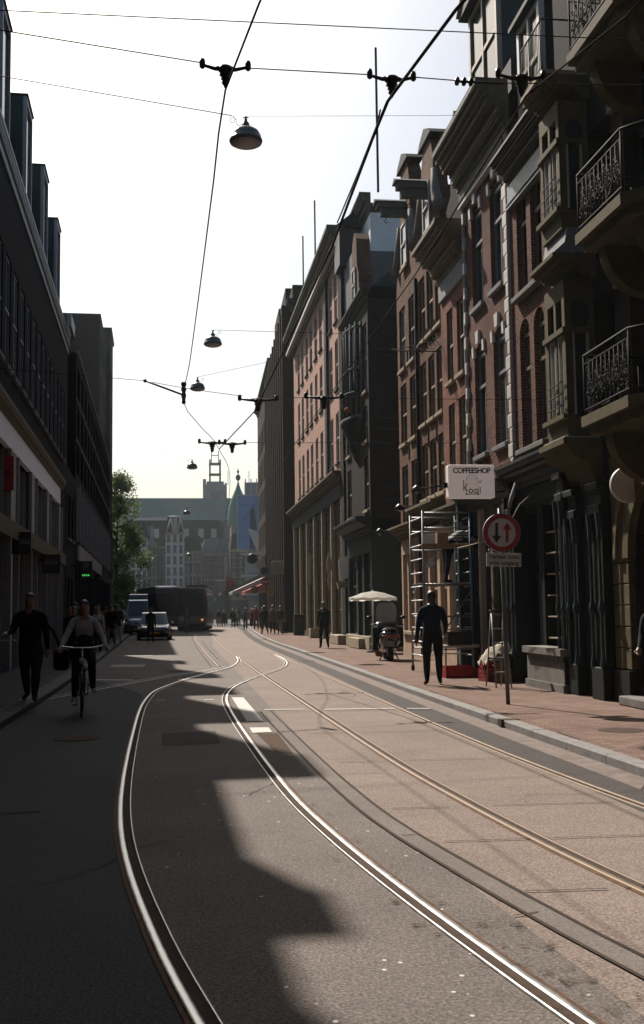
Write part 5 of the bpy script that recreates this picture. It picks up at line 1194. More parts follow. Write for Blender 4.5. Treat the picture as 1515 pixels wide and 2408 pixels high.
q = MB(); q.bbox(-SX-.05, SX, -SY/2-.08, -SY/2-.04, 2.86, 2.98, .008); q.build('toe_board', M['khaki_board'] if 'khaki_board' in M else mat('khaki_board', (.35,.24,.13), .8, var=.2, vscale=8), o)
q = MB(); q.bbox(-.2, SX+.02, -SY/2-.5, -SY/2-.05, .6, .66, .01); q.build('plank', M['sign_white'], o)
for x in (-.15, .5):
    q = MB(); q.tube([(x,-SY/2-.28,.0),(x,-SY/2-.28,.6)], .02, 5); q.build('trestle', M['galv'], o)
tag(link_mesh('cardboard_box', MB().bbox(-.13,.13,-.12,.12,0,.22,.01).mesh('cardboard_box', M['sign_white']), None, (5.72, 24.35, 3.08)), 'white box standing on the left end of the scaffold board', 'box')
tag(link_mesh('wooden_box', MB().bbox(-.13,.13,-.12,.12,0,.26,.01).mesh('wooden_box', M['khaki_board']), None, (6.05, 24.38, 3.08)), 'brown box standing on the scaffold board beside the worker', 'box')
o = MB().add([(0,0,0),(.1,-.02,.22),(.28,0,.12),(.12,0,.05),(.32,.02,.34),(.18,0,.18)], [(0,1,3),(1,4,5),(3,5,2),(1,5,3)]).build('paper_scrap', M['sign_white'], None, (5.6, 24.25, 2.5)); tag(o, 'white scrap of sheet caught on the scaffold frame', 'paper')
# step ladder
o = empty('step_ladder', (5.98, 19.9, .1), R(4), 'narrow metal step ladder standing behind the sign pole', 'ladder')
q = MB()
for x in (-.11, .13): q.tube([(x*1.25,-.22,0),(x,0,1.42)], .016, 6)
for k in range(5): z = .28+k*.27; q.box(-.12, .14, -.2+z*.14, -.12+z*.14, z-.012, z+.012)
q.build('front_frame', M['galv'], o); q = MB()
for x in (-.11, .13): q.tube([(x*1.25,.32,0),(x,.02,1.42)], .014, 6)
q.tube([(-.13,.2,.5),(.15,.2,.5)], .012, 5); q.build('rear_frame', M['galv'], o); q = MB(); q.bbox(-.14,.16,-.05,.08,1.41,1.45,.008); q.build('top_tray', M['black_metal'], o)
# crates, buckets and building rubble
def crate(loc, rz, mt, label, sx=.3, sy=.2, h=.26):
    o = empty('crate', loc, rz, label, 'crate', 'crates by the scaffold'); mb = MB(); t_ = .018
    for k in range(3): z0 = k*h/3+.01; mb.box(-sx,sx,-sy,-sy+t_,z0,z0+h/3-.02); mb.box(-sx,sx,sy-t_,sy,z0,z0+h/3-.02); mb.box(-sx,-sx+t_,-sy+t_,sy-t_,z0,z0+h/3-.02); mb.box(sx-t_,sx,-sy+t_,sy-t_,z0,z0+h/3-.02)
    mb.build('side', M[mt], o); mb = MB()
    for x in (-sx, sx-.03):
        for y in (-sy, sy-.03): mb.box(x-.004 if x < 0 else x, x+.03 if x < 0 else x+.034, y-.004 if y < 0 else y, y+.03 if y < 0 else y+.034, 0, h)
    mb.build('corner_post', M[mt], o); mb = MB(); mb.box(-sx+.02, sx-.02, -sy+.02, sy-.02, .01, .03); mb.build('base', M[mt], o)
    return o
crate((5.95,22.9,.1), R(3), 'cloth_red', 'low dark red crate on the pavement before the scaffold'); crate((6.45,23.0,.1), R(-5), 'cloth_rust', 'rust coloured crate next to the blue post', .2, .18, .2)
crate((6.35,21.6,.1), R(8), 'sign_red', 'bright red crate behind the step ladder, on the ground', .22, .18, .24); crate((6.37,21.6,.345), R(2), 'cloth_red', 'dark red crate stacked on the bright red one', .22, .18, .24)
o = empty('bucket', (6.7, 22.5, .1), 0, 'orange-red bucket between the crates and the shop', 'bucket'); MB().lathe([(.1,0),(.1,.01),(.14,.28),(.15,.29),(.135,.285),(.09,.02),(0,.02)], (0,0,0), 16).build('body', M['cloth_orange'], o); MB().tube([(-.14,0,.27),(-.1,0,.38),(0,0,.42),(.1,0,.38),(.14,0,.27)], .006, 5).build('handle', M['galv'], o)
o = empty('dust_sheet', (6.55, 21.4, .6), 0, 'crumpled pale dust sheet heaped on the crates by the ladder', 'sheet'); rd = random.Random(4); mb = MB(); N = 14
vs = [((i/N-.5)*.95, (j/N-.5)*.6, .26*math.exp(-((i/N-.5)**2+(j/N-.5)**2)*6)+.05*math.sin(i*1.9+j)+rd.uniform(-.025,.025)-.5*max(0, abs(i/N-.5)-.36)*2.2) for i in range(N+1) for j in range(N+1)]
mb.add(vs, [(i*(N+1)+j, i*(N+1)+j+1, (i+1)*(N+1)+j+1, (i+1)*(N+1)+j) for i in range(N) for j in range(N)], 0, True); mb.build('fabric', M['cloth_cream'], o)
mb = MB()
for k in range(5): mb.bbox(-.25+k*.02, .3-k*.03, -.2, .2, -.5+k*.1, -.41+k*.1, .01)
mb.build('stacked_boards', M['khaki_board'], o)
tag(MB().bbox(-.28,.28,-.2,.2,0,.3,.02).build('tool_case', M['black_metal'], None, (6.28,24.0,.76)), 'black tool case standing on the white plank', 'case')
# parasol
cv = mat('canvas', (.85,.87,.8), .8, var=.04); t = cv.node_tree; tr = t.nodes.new('ShaderNodeBsdfTranslucent'); tr.inputs['Color'].default_value = (.8,.8,.72,1); ms = t.nodes.new('ShaderNodeMixShader'); ms.inputs['Fac'].default_value = .45
t.links.new(t.nodes['Principled BSDF'].outputs[0], ms.inputs[1]); t.links.new(tr.outputs[0], ms.inputs[2]); t.links.new(ms.outputs[0], t.nodes['Material Output'].inputs['Surface'])
o = empty('parasol', (6.68, 37.0, .1), 0, 'white parasol with scalloped edge opened over the pavement', 'parasol')
n = 10; Rr = .84; mb = MB(); top = (0,0,2.12); ring = [(Rr*math.cos(2*math.pi*(k/2)/n), Rr*math.sin(2*math.pi*(k/2)/n), 1.86+(0 if k % 2 == 0 else .035)) for k in range(2*n)]; mid = [(x*.5,y*.5,2.045+(0 if k % 2 == 0 else -.02)) for k, (x,y,z) in enumerate(ring)]
mb.add([top]+mid+ring, [(0,1+k,1+(k+1)%(2*n)) for k in range(2*n)]+[(1+k,1+2*n+k,1+2*n+(k+1)%(2*n),1+(k+1)%(2*n)) for k in range(2*n)]); low = [(x*1.005,y*1.005,z-.09) for x,y,z in ring]
mb.add(ring+low, [(k,2*n+k,2*n+(k+1)%(2*n),(k+1)%(2*n)) for k in range(2*n)]); mb.build('canopy', M['canvas'], o)
mb = MB(); mb.tube([(0,0,0),(0,0,2.16)], .022, 8); mb.build('pole', M['white_paint'], o); mb = MB()
for k in range(n): a = 2*math.pi*k/n; mb.tube([(0,0,2.09),(Rr*math.cos(a)*.98,Rr*math.sin(a)*.98,1.85)], .007, 4)
mb.build('ribs', M['galv'], o); mb = MB(); mb.lathe([(0,.0),(.25,.0),(.25,.06),(.05,.09),(.04,.2),(0,.2)], (0,0,0), 16); mb.build('base', M['stone_grey'], o)
# pot plant
def pot_plant(loc, label, r=.17, n=170, hh=.34):
    o = empty('pot_plant', loc, 0, label, 'plant', 'pot plants on the pavement'); MB().lathe([(.1,0),(.13,.2),(.15,.22),(.14,.22),(.0,.19)], (0,0,0), 14).build('pot', M['cloth_rust'], o); rd = random.Random(int(loc[1]*7)); mb = MB()
    for _ in range(n):
        d = Vector((rd.gauss(0,1), rd.gauss(0,1), rd.gauss(0,1))).normalized()*r*rd.random()**.4; p = d+Vector((0,0,.22+hh*.5)); u_ = Vector((rd.gauss(0,1), rd.gauss(0,1), rd.gauss(.4,1))).normalized(); v_ = u_.orthogonal().normalized(); s_ = rd.uniform(.03,.07)
        mb.add([p-u_*s_, p+v_*s_*.5, p+u_*s_, p-v_*s_*.5], [(0,1,2,3)])
    mb.build('leaves', M['leaf'], o)
pot_plant((6.3,34.0,.1), 'bright green pot plant beside the parked motor scooter', .24, 260); pot_plant((6.75,34.9,.1), 'small pot plant behind the motor scooter', .16, 120)
# litter bin + planters further on
o = empty('litter_bin', (7.0, 63.4, .1), 0, 'dark square litter bin before the pink block', 'bin'); MB().bbox(-.3,.3,-.3,.3,0,1.15,.03).build('body', M['green_black'], o); MB().bbox(-.33,.33,-.33,.33,1.15,1.22,.02).build('lid', M['slate'], o); MB().box(-.2,.2,-.306,-.3,.85,1.0).build('slot', M['joint'], o)
o = empty('bay_tree_planter', (7.1, 57.0, .1), 0, 'low stone planter box against the pink block', 'planter'); MB().bbox(-.25,.25,-.4,.4,0,.5,.03).build('box', M['stone_cream'], o); MB().box(-.22,.22,-.37,.37,.5,.52).build('soil', M['dirt'], o)
for y, lab in ((41.2, 'rounded stone step at the corner house shop window'), (46.5, 'low stone step before the grey rendered house')):
    tag(MB().bbox(-.2,.2,-1.2,1.2,0,.4,.03).build('stone_step', M['stone_cream'], None, (6.85, y, .1)), lab, 'step')
# flap sign and lantern on the grey house
o = empty('projecting_sign', (7.05, 45.2, 3.72), 0, 'tilted pale projecting sign with a black lantern on the grey rendered house', 'sign'); o.scale = (.62,.62,.62); MB().prism([(-.55,-.05),(.5,.35),(.6,-1.2),(-.5,-1.45)], 'y', -.03, .03).build('panel', M['pale_wall'], o); MB().lathe([(0,.5),(.04,.45),(.16,.3),(.13,.0),(.06,-.08),(0,-.1)], (.2,-.25,-.75), 8).build('lantern', M['black_metal'], o); MB().tube([(.9,0,.3),(-.6,0,.1)], .025, 5).build('bracket', M['iron'], o)
MB().prism([(-.7,-1.6),(.5,-1.4),(.55,-1.8),(-.6,-2.05)], 'y', -.3, .3).build('awning_box', M['stone_cream'], o)
# yellow arrow sign and no-entry cluster far on the right
o = empty('traffic_sign', (6.75, 84.0, .1), 0, 'far sign post with blue arrow disc, red no-entry discs and a yellow board', 'traffic sign')
MB().tube([(0,0,0),(0,0,5.0)], .04, 8).build('pole', M['iron'], o)
MB().lathe([(0,-.02),(.3,-.02),(.3,.02),(0,.02)], (-.15,-.08,4.55), 24, 0, 'y', False).build('sign_disc', M['cloth_blue'], o)
d = MB().lathe([(0,-.02),(.36,-.02),(.36,.02),(0,.02)], (-.05,-.08,3.7), 24, 0, 'y', False).build('sign_disc', M['sign_red'], o); MB().box(-.3,.2,-.115,-.1005,3.65,3.76).build('bar', M['sign_white'], d)
MB().lathe([(0,-.02),(.3,-.02),(.3,.02),(0,.02)], (-.9,-.08,3.1), 24, 0, 'y', False).build('sign_disc', M['khaki_board'], o)
MB().prism([(.15,2.6),(.75,2.6),(.75,3.4),(.35,3.4)], 'y', -.12, -.08).build('yellow_board', mat('sign_yellow', (.6,.36,.04), .6), o)
o = empty('mirror_arm', (6.9, 86.0, .1), 0, 'dark curved arm with a round black mirror reaching over the lane', 'street furniture'); MB().tube([(0,0,0),(0,0,5.7),(-.6,0,5.9),(-1.1,0,5.7)], .035, 6).build('post', M['iron'], o); MB().lathe([(0,-.05),(.38,-.05),(.42,0),(.38,.05),(0,.05)], (-1.1,0,5.6), 24, 0, 'y').build('mirror', M['black_metal'], o); MB().tube([(0,0,4.2),(-.8,0,4.45),(-1.9,0,4.4)], .03, 6).build('arm', M['iron'], o)
# awnings
def awning(loc, wd, mt, label, d=1.8, drop=.9):
    o = empty('awning', loc, 0, label, 'awning', 'awnings over the far terraces'); mb = MB(); mb.prism([(0,0),(-d*1.0,-drop),(-d,-drop-.1),(0,-drop-.05)], 'y', 0, wd); mb.build('canopy', M[mt], o); mb = MB()
    n = int(wd/.5)
    for k in range(n): mb.add([(-d,k*wd/n,-drop-.04),(-d,(k+1)*wd/n,-drop-.04),(-d,(k+.5)*wd/n,-drop-.35)], [(0,1,2)])
    mb.build('valance', M[mt], o); q = MB()
    for y in (.3, wd-.3): q.tube([(0,y,-.4),(-d,y,-drop)], .03, 5)
    q.build('arm', M['iron'], o)
mat('awning_red', (.95,.25,.2), .7, var=.1)
awning((8.35,98,4.3), 6, 'awning_red', 'red scalloped awning over the far pavement', 2.4, .95); awning((8.7,108,5.0), 8, 'sign_white', 'white awning beyond the red one', 3.4, 1.5); awning((9.0,118,5.6), 9, 'cloth_grey', 'grey awning at the far end of the terraces', 4.4, 2.0)
o = empty('red_flag', (5.2, 120, 0), 0, 'small red flag on a pole above the crowd', 'flag'); MB().tube([(0,0,0),(0,0,5.6)], .05, 6).build('pole', M['iron'], o); MB().prism([(0,3.6),(1.3,4.5),(.9,4.9),(.1,5.5)], 'y', -.03, .03).build('cloth', M['sign_red'], o)
for x, y, w_, z0, z1, mt_, lab, cat in ((3.0,118,.8,.1,4.9,'teal_metal','narrow pale green advertising column beside the tram','advertising column'), (5.0,128,1.4,.1,5.2,'blue_grey','blue and white shop board behind the crowd','board'), (6.9,160,.6,4,9.5,'cream_paint','tall pink and cream banner over the lane','banner')):
    o = empty(cat.replace(' ', '_'), (x, y, 0), 0, lab, cat); MB().bbox(-w_/2,w_/2,-.1,.1,z0,z1,.04).build('panel', M[mt_], o); MB().bbox(-w_/2+.1,w_/2-.1,-.14,-.1,z0+1,z1-.2,.02).build('poster', M['pale_plaster'], o); MB().tube([(0,.12,0),(0,.12,z1)], .05, 6).build('post', M['iron'], o)
tag(MB().add([(0,0,0),(1.6,0,-.5),(3.0,0,-3.6),(2.1,0,-3.1),(1.7,0,-4.2)], [(0,1,2,3,4)]).build('white_flag', M['sign_white'], None, (10.4,165,14.2)), 'white pennant flag hanging before the blue banner', 'flag')
# ---- left side signs
o = empty('shop_sign', (-4.50, 29.0, 5.28), 0, 'dark red square projecting sign under the pale fascia, left edge', 'sign'); MB().bbox(-.2,.19,-.09,.09,-.45,.45,.015).build('box', M['sign_red'], o); MB().box(.19,.2,-.09,.09,-.45,.45).build('edge', M['cream_paint'], o); MB().tube([(-.3,0,.3),(-.1,0,.3)], .02, 5).build('bracket', M['iron'], o)
text_mesh('lettering', 'm', .34, 'sign_black', o, (.0,-.0915,.0), (R(90),0,0), .001, off=.004)
def script_sign(loc, w_, h_, s, label):
    o = empty('shop_sign', loc, 0, label, 'sign', 'black projecting signs with script lettering'); MB().bbox(-w_/2,w_/2,-.07,.07,-h_/2,h_/2,.015).build('box', M['sign_black'], o); text_mesh('lettering', 'Rika', s, 'galv', o, (0,-.0725,.04), (R(90),0,0), .001, shear=.35)
    MB().box(-w_/2-.3,-w_/2,-.02,.02,.1,.14).build('bracket', M['iron'], o)
script_sign((-4.12,36,3.2), .58, .62, .24, 'black square sign with pale script lettering, farther of two'); script_sign((-4.12,29.2,3.45), .5, .6, .24, 'black square sign with pale script lettering, nearer of two')
o = empty('shop_sign', (-4.32, 27.6, 3.2), 0, 'pale lower panel sign at the left edge beside the script sign', 'sign'); MB().bbox(-.2,.18,-.06,.06,-.33,.36,.015).build('box', M['galv'], o); MB().box(-.2,.17,-.064,-.0605,-.3,-.0).build('panel', M['blue_grey'], o)
o = empty('parking_sign', (-4.35, 52, 3.6), 0, 'black parking sign with a P and a green lit display', 'sign'); MB().bbox(-.29,.29,-.09,.09,-.42,.42,.02).build('box', M['sign_black'], o); text_mesh('lettering', 'P', .5, 'blue_grey', o, (0,-.092,.14), (R(90),0,0), .001)
mat('led_green', (.05,.5,.08), .4, emit=(.1,.9,.15), es=.35); q = MB()
for i, wd in enumerate((.05,.05,.05,.05)): q.box(-.17+i*.09, -.17+i*.09+wd, -.0935, -.0905, -.29, -.21)
q.build('display', M['led_green'], o); MB().box(-.8,-.29,-.02,.02,.2,.25).build('bracket', M['iron'], o)
o = empty('sign_frame', (lx(30)+.1, 25.0, 1.2), 0, 'thin white curved bicycle rail on the left pavement edge', 'rail'); MB().tube([(-.1,-1,0),(.1,-.6,-.15),(.3,0,-.2),(.75,.6,-.22)], .015, 5).build('bar', M['galv'], o)

# ================================================================ VEHICLES
mat('car_black', (.012,.014,.018), .25, coat=.6); mat('car_silver', (.12,.15,.17), .3, metal=.5, coat=.4); mat('car_white', (.22,.24,.25), .35, coat=.3); mat('tram_dark', (.02,.035,.045), .35, var=.1); mat('tram_panel', (.16,.17,.12), .4, var=.1)
mat('lamp_amber', (.9,.35,.1), .4, emit=(1,.45,.15), es=.3); mat('lamp_clear', (.5,.5,.5), .15); mat('lamp_red', (.3,.01,.01), .3); mat('chrome', (.6,.6,.6), .15, metal=1.); mat('windscreen', (.07,.12,.13), .12)
def loft(mb, secs, m=0, smooth=True):
    n = len(secs[0]); vs = [p for s_ in secs for p in s_]
    fs = [(i*n+k, i*n+(k+1) % n, (i+1)*n+(k+1) % n, (i+1)*n+k) for i in range(len(secs)-1) for k in range(n)]
    fs.append(tuple(range(n))[::-1]); fs.append(tuple((len(secs)-1)*n+k for k in range(n))); mb.add(vs, fs, m, smooth)
def car(name, loc, rz, label, cat, paint, L=4.3, W=.9, belt=.92, roof=1.45, van=False, group=None):
    """front of the car points along local -y"""
    o = empty(name, loc, rz, label, cat, group)
    if van: st = [(-.5,.62,.5,.72),(-.485,.86,.3,.95),(-.40,.93,.22,1.15),(-.28,1,.2,1.25),(.3,1,.2,1.28),(.49,.97,.22,1.25),(.5,.93,.3,1.1)]
    else: st = [(-.5,.70,.42,.58),(-.485,.88,.25,.70),(-.42,.96,.2,.78),(-.25,1,.18,.90),(.0,1,.18,.93),(.3,1,.18,.97),(.46,.95,.22,.95),(.495,.84,.3,.85),(.5,.7,.4,.7)]
    secs = []
    for y, w_, zl, zt in st:
        w_ = w_*W; secs.append([(x, y*L, z) for x, z in ((-w_*.9,zl),(-w_,zl+.12),(-w_,zl+(zt-zl)*.6),(-w_*.93,zt-.04),(-w_*.8,zt),(w_*.8,zt),(w_*.93,zt-.04),(w_,zl+(zt-zl)*.6),(w_,zl+.12),(w_*.9,zl))])
    mb = MB(); loft(mb, secs)
    c0, c1, r0, r1 = ((-.33,.49,-.2,.47) if van else (-.22,.47,-.06,.30)); zb = 1.2 if van else .88
    gs = []
    for y, w_, z in ((c0,.86,zb),(r0,.72,roof-.05),(r0+.05,.72,roof),(r1-.03,.72,roof),(r1,.7,roof-.05),(c1,.84,zb)):
        gs.append((y*L, w_*W, z))
    P = [(y, z) for y, w_, z in gs]
    lf = [(-w_, y, z) for y, w_, z in gs]; rt = [(w_, y, z) for y, w_, z in gs]; n = len(lf)
    mb.add(lf+rt, [tuple(range(n)), tuple(range(n, 2*n))[::-1]]+[(i, (i+1) % n, n+(i+1) % n, n+i) for i in range(n)])
    mb.build('body', M[paint], o)
    def glass(nm, q, mt_='glass'): g = MB(); g.add(q, [(0,1,2,3)]); g.build(nm, M[mt_], o)
    e = .006
    (y0, w0, z0), (y1, w1, z1) = gs[0], gs[1]
    def mix(a, b, t): return a+(b-a)*t
    glass('windscreen', [(-mix(w0,w1,.08)*.9, mix(y0,y1,.08)-.012, mix(z0,z1,.08)+e), (mix(w0,w1,.08)*.9, mix(y0,y1,.08)-.012, mix(z0,z1,.08)+e), (mix(w0,w1,.92)*.88, mix(y0,y1,.92)-.012, mix(z0,z1,.92)+e), (-mix(w0,w1,.92)*.88, mix(y0,y1,.92)-.012, mix(z0,z1,.92)+e)], 'windscreen')
    (y0, w0, z0), (y1, w1, z1) = gs[-1], gs[-2]
    glass('rear_window', [(-w0*.8, mix(y0,y1,.1)+.012, mix(z0,z1,.1)), (w0*.8, mix(y0,y1,.1)+.012, mix(z0,z1,.1)), (w1*.82, mix(y0,y1,.9)+.012, mix(z0,z1,.9)), (-w1*.82, mix(y0,y1,.9)+.012, mix(z0,z1,.9))])
    for sx in (-1, 1):
        a, b_, c, d = gs[0], gs[1], gs[-2], gs[-1]; zt = roof-.1; zl = zb+.05
        t0 = (zl-a[2])/(b_[2]-a[2]); t1 = (zt-a[2])/(b_[2]-a[2])
        ws = lambda z: W*mix(.86,.72,(z-zb)/(roof-.05-zb))+.006
        ys0, ys1 = mix(a[0],b_[0],t0)+.12, mix(a[0],b_[0],t1)+.12; ye0, ye1 = mix(d[0],c[0],t0)-.14, mix(d[0],c[0],t1)-.12; ym = (ys1+ye1)/2
        glass('side_window', [(sx*ws(zl),ys0,zl),(sx*ws(zl),ym-.04,zl),(sx*ws(zt),ym-.04,zt),(sx*ws(zt),ys1,zt)]); glass('side_window', [(sx*ws(zl),ym+.04,zl),(sx*ws(zl),ye0,zl),(sx*ws(zt),ye1,zt),(sx*ws(zt),ym+.04,zt)])
        q = MB(); q.sphere((sx*(W+.1), c0*L+.35, zb+.08), .09, .06, .07, 8, 6); q.build('mirror', M[paint], o)
        q = MB(); q.bbox(sx*W*.88-.13, sx*W*.88+.08 if sx > 0 else sx*W*.88+.13, -.492*L, -.455*L, .60 if not van else .7, .74 if not van else .88, .02); q.build('headlight', M['lamp_clear'], o)
        q = MB(); q.bbox(sx*W*.8-.1, sx*W*.8+.1, .48*L, .505*L, .7, .85, .02); q.build('tail_light', M['lamp_red'], o)
        for y in (-.31*L, .31*L):
            q = MB(); x = sx*(W-.06); q.lathe([(.2,-.1),(.31,-.1),(.325,-.06),(.325,.06),(.31,.1),(.2,.1)], (x,y,.325), 20, 0, 'x'); t_ = q.build('wheel', M['rubber'], o)
            q = MB(); q.lathe([(0,.05*sx),(.05,.085*sx),(.18,.06*sx),(.21,.09*sx),(.21,.0)], (x,y,.325), 12, 0, 'x'); q.build('rim', M['steel'], t_)
    q = MB(); q.bbox(-W*.55, W*.55, -.502*L, -.492*L, .42, .55, .01); q.build('grille', M['black_metal'], o)
    q = MB(); q.box(-.26,.26,-.508*L,-.5*L,.36,.46); q.build('number_plate', M['sign_yellow'], o)
    q = MB(); q.bbox(-W*.9, W*.9, -.49*L, .49*L, .16, .3, .03); q.build('sill', M['rubber'], o)
    return o
GC = 'vehicles waiting on the left'
car('parked_car', (-1.42, 63.2, .0), R(2), 'black car in the shade with its front towards the viewer', 'car', 'car_black', 4.4, .93, roof=1.56, group=GC)
car('parked_van', (-2.9, 79, .0), R(1), 'pale van with a bright windscreen behind the black car', 'van', 'car_silver', 4.9, .93, roof=2.45, van=True, group=GC)
car('parked_van', (-3.2, 88, .0), R(1), 'white high-roofed van behind the pale van', 'van', 'car_white', 5.2, .98, roof=3.0, van=True, group=GC)
# tram
o = empty('tram', (.95, 85.0, 0), R(-5), 'dark tram on the track, front towards the viewer with one lamp lit', 'tram')
def tsec(y, s_=1.0, zt=3.45, zl=.35): w_ = 1.2*s_; return [(x, y, z) for x, z in ((-w_*.97,zl),(-w_,zl+.3),(-w_,2.2),(-w_*.97,3.0),(-w_*.86,zt-.12),(-w_*.7,zt),(w_*.7,zt),(w_*.86,zt-.12),(w_*.97,3.0),(w_,2.2),(w_,zl+.3),(w_*.97,zl))]
mb = MB(); loft(mb, [tsec(.0,.86,3.3,.45), tsec(.12,.93,3.4,.38), tsec(.5,.99), tsec(1.4), tsec(9.5), tsec(9.8,.97)], 0, True); mb.build('body', M['tram_dark'], o)
mb = MB(); mb.bbox(-1.0, 1.0, -.045, .1, 1.25, 3.0, .05); mb.build('windscreen', M['glass'], o)
mb = MB(); mb.bbox(-1.06, 1.06, -.05, .2, .62, 1.2, .04); mb.build('front_panel', M['tram_panel'], o)
mb = MB(); mb.bbox(-1.05, 1.05, -.03, .2, 3.32, 3.46, .03); mb.build('roof_edge', M['galv'], o)
for sx in (-1, 1):
    mb = MB(); mb.lathe([(0,-.03),(.09,-.02),(.1,.02),(0,.03)], (sx*.85,-.06,.92), 14, 0, 'y'); mb.build('headlight', M['lamp_amber' if sx > 0 else 'lamp_clear'], o)
    for k in range(4):
        mb = MB(); mb.box(sx*1.196, sx*1.212, 1.6+k*2.0, 3.3+k*2.0, 1.35, 2.85); mb.build('side_window', M['glass'], o)
mb = MB(); mb.box(-.45,.45,-.055,-.04,3.05,3.28); mb.build('destination_display', M['joint'], o)
mb = MB(); mb.tube([(-.3,4,3.45),(-.3,2.6,4.5),(-.3,3.6,5.4)], .03, 5); mb.tube([(.3,4,3.45),(.3,2.6,4.5),(.3,3.6,5.4)], .03, 5); mb.tube([(-.8,3.6,5.42),(.8,3.6,5.42)], .03, 5); mb.bbox(-.8,.8,4.5,7.5,3.45,3.75,.05); mb.build('pantograph', M['iron'], o)
mb = MB(); mb.bbox(-1.1,1.1,.3,9.4,.08,.5,.05); mb.build('bogie_skirt', M['rubber'], o)
# second tram section trailing behind, on the bend
o = empty('tram_carriage', (-.95, 90.5, 0), R(10), 'second dark tram carriage seen left of and behind the tram front', 'tram')
mb = MB(); loft(mb, [tsec(.0,.86,3.45,.45), tsec(.15,.94,3.6,.38), tsec(.6,.99,3.7), tsec(1.4,1,3.75), tsec(11,1,3.75), tsec(11.3,.97,3.7)], 0, True); mb.build('body', M['tram_dark'], o)
mb = MB(); mb.bbox(-1.0, 1.0, -.045, .1, 1.2, 3.1, .06); mb.build('windscreen', M['glass'], o); mb = MB(); mb.bbox(-1.0,1.0,-.05,.2,.6,1.1,.04); mb.build('front_panel', M['tram_dark'], o)

# motor scooter parked with its back to the viewer
o = empty('motor_scooter', (6.02, 30.7, .1), R(-6), 'black motor scooter with a tall clear windscreen and leg apron, parked on the pavement', 'motor scooter'); o.scale = (1.32, 1, 1)
for y, nm in ((0,'wheel'), (1.3,'wheel')):
    mb = MB(); mb.lathe([(.17,-.06),(.245,-.065),(.27,-.03),(.27,.03),(.245,.065),(.17,.06)], (0,y,.27), 24, 0, 'x'); t_ = mb.build(nm, M['rubber'], o); mb = MB(); mb.lathe([(0,-.05),(.17,-.05),(.17,.05),(0,.05)], (0,y,.27), 14, 0, 'x'); mb.build('rim', M['steel'], t_)
mb = MB(); rr = lambda w_, z0, z1, y: [(x, y, z) for x, z in ((-w_*.6,z0),(-w_,z0+(z1-z0)*.35),(-w_*.95,z1-.06),(-w_*.6,z1),(w_*.6,z1),(w_*.95,z1-.06),(w_,z0+(z1-z0)*.35),(w_*.6,z0))]
loft(mb, [rr(.1,.62,.82,-.28), rr(.19,.45,.86,-.16), rr(.23,.35,.84,.1), rr(.22,.3,.8,.4), rr(.2,.22,.5,.62), rr(.2,.22,.42,.85)]); mb.build('body', M['car_black'], o)
mb = MB(); loft(mb, [rr(.24,.3,1.0,1.0), rr(.27,.35,1.12,1.12), rr(.2,.45,1.1,1.28), rr(.1,.6,1.0,1.36)]); mb.build('front_shield', M['car_black'], o)
mb = MB(); loft(mb, [rr(.13,.84,.93,-.2), rr(.17,.83,.95,.1), rr(.15,.82,.93,.55)]); mb.build('seat', M['rubber'], o)
n = 8; mb = MB(); W_ = [(-.20,1.12,1.05),(-.235,1.06,1.3),(-.22,.98,1.55),(-.15,.93,1.68),(.15,.93,1.68),(.22,.98,1.55),(.235,1.06,1.3),(.20,1.12,1.05)]; mb.add(W_+[(x,y+.012,z) for x,y,z in W_], [tuple(range(8)), tuple(range(8,16))[::-1]]+[(i,(i+1)%8,8+(i+1)%8,8+i) for i in range(8)])
sg = mat('scooter_screen', (.42,.46,.47), .12); bs = sg.node_tree.nodes['Principled BSDF']; bs.inputs['Alpha'].default_value = .55; mb.build('windscreen', M['scooter_screen'], o)
mb = MB(); mb.tube([(-.38,.92,1.02),(-.2,.98,1.06),(0,1.02,1.06),(.2,.98,1.06),(.38,.92,1.02)], .018, 6); mb.build('handlebar', M['black_metal'], o)
for sx in (-1, 1):
    mb = MB(); mb.tube([(sx*.28,.95,1.06),(sx*.36,1.0,1.2)], .008, 4); mb.sphere((sx*.38,1.0,1.24), .07, .02, .05, 8, 6); mb.build('mirror', M['black_metal'], o)
    mb = MB(); mb.prism([(.55,.95),(1.0,1.0),(1.15,.75),(1.05,.3),(.7,.28),(.5,.5)], 'x', sx*.22, sx*.34); mb.build('leg_apron', M['cloth_black'], o)
    mb = MB(); mb.sphere((sx*.15,-.22,.72), .04, .03, .03, 8, 6); mb.build('indicator', M['lamp_amber_off'] if 'lamp_amber_off' in M else mat('lamp_amber_off', (.35,.12,.04), .3), o)
mb = MB(); mb.bbox(-.13,.13,-.3,-.25,.66,.75,.02); mb.build('tail_light', M['lamp_red'], o); mb = MB(); mb.box(-.08,.08,-.36,-.35,.42,.58); mb.build('number_plate', M['blue_grey'], o)
mb = MB(); mb.tube([(-.12,.3,.25),(-.22,.2,.02)], .015, 5); mb.tube([(.12,.3,.25),(.2,.2,.02)], .015, 5); mb.build('stand', M['iron'], o)
mb = MB(); mb.tube([(.2,.3,.3),(.21,-.25,.36)], [.04,.055], 8); mb.build('exhaust', M['galv'], o)

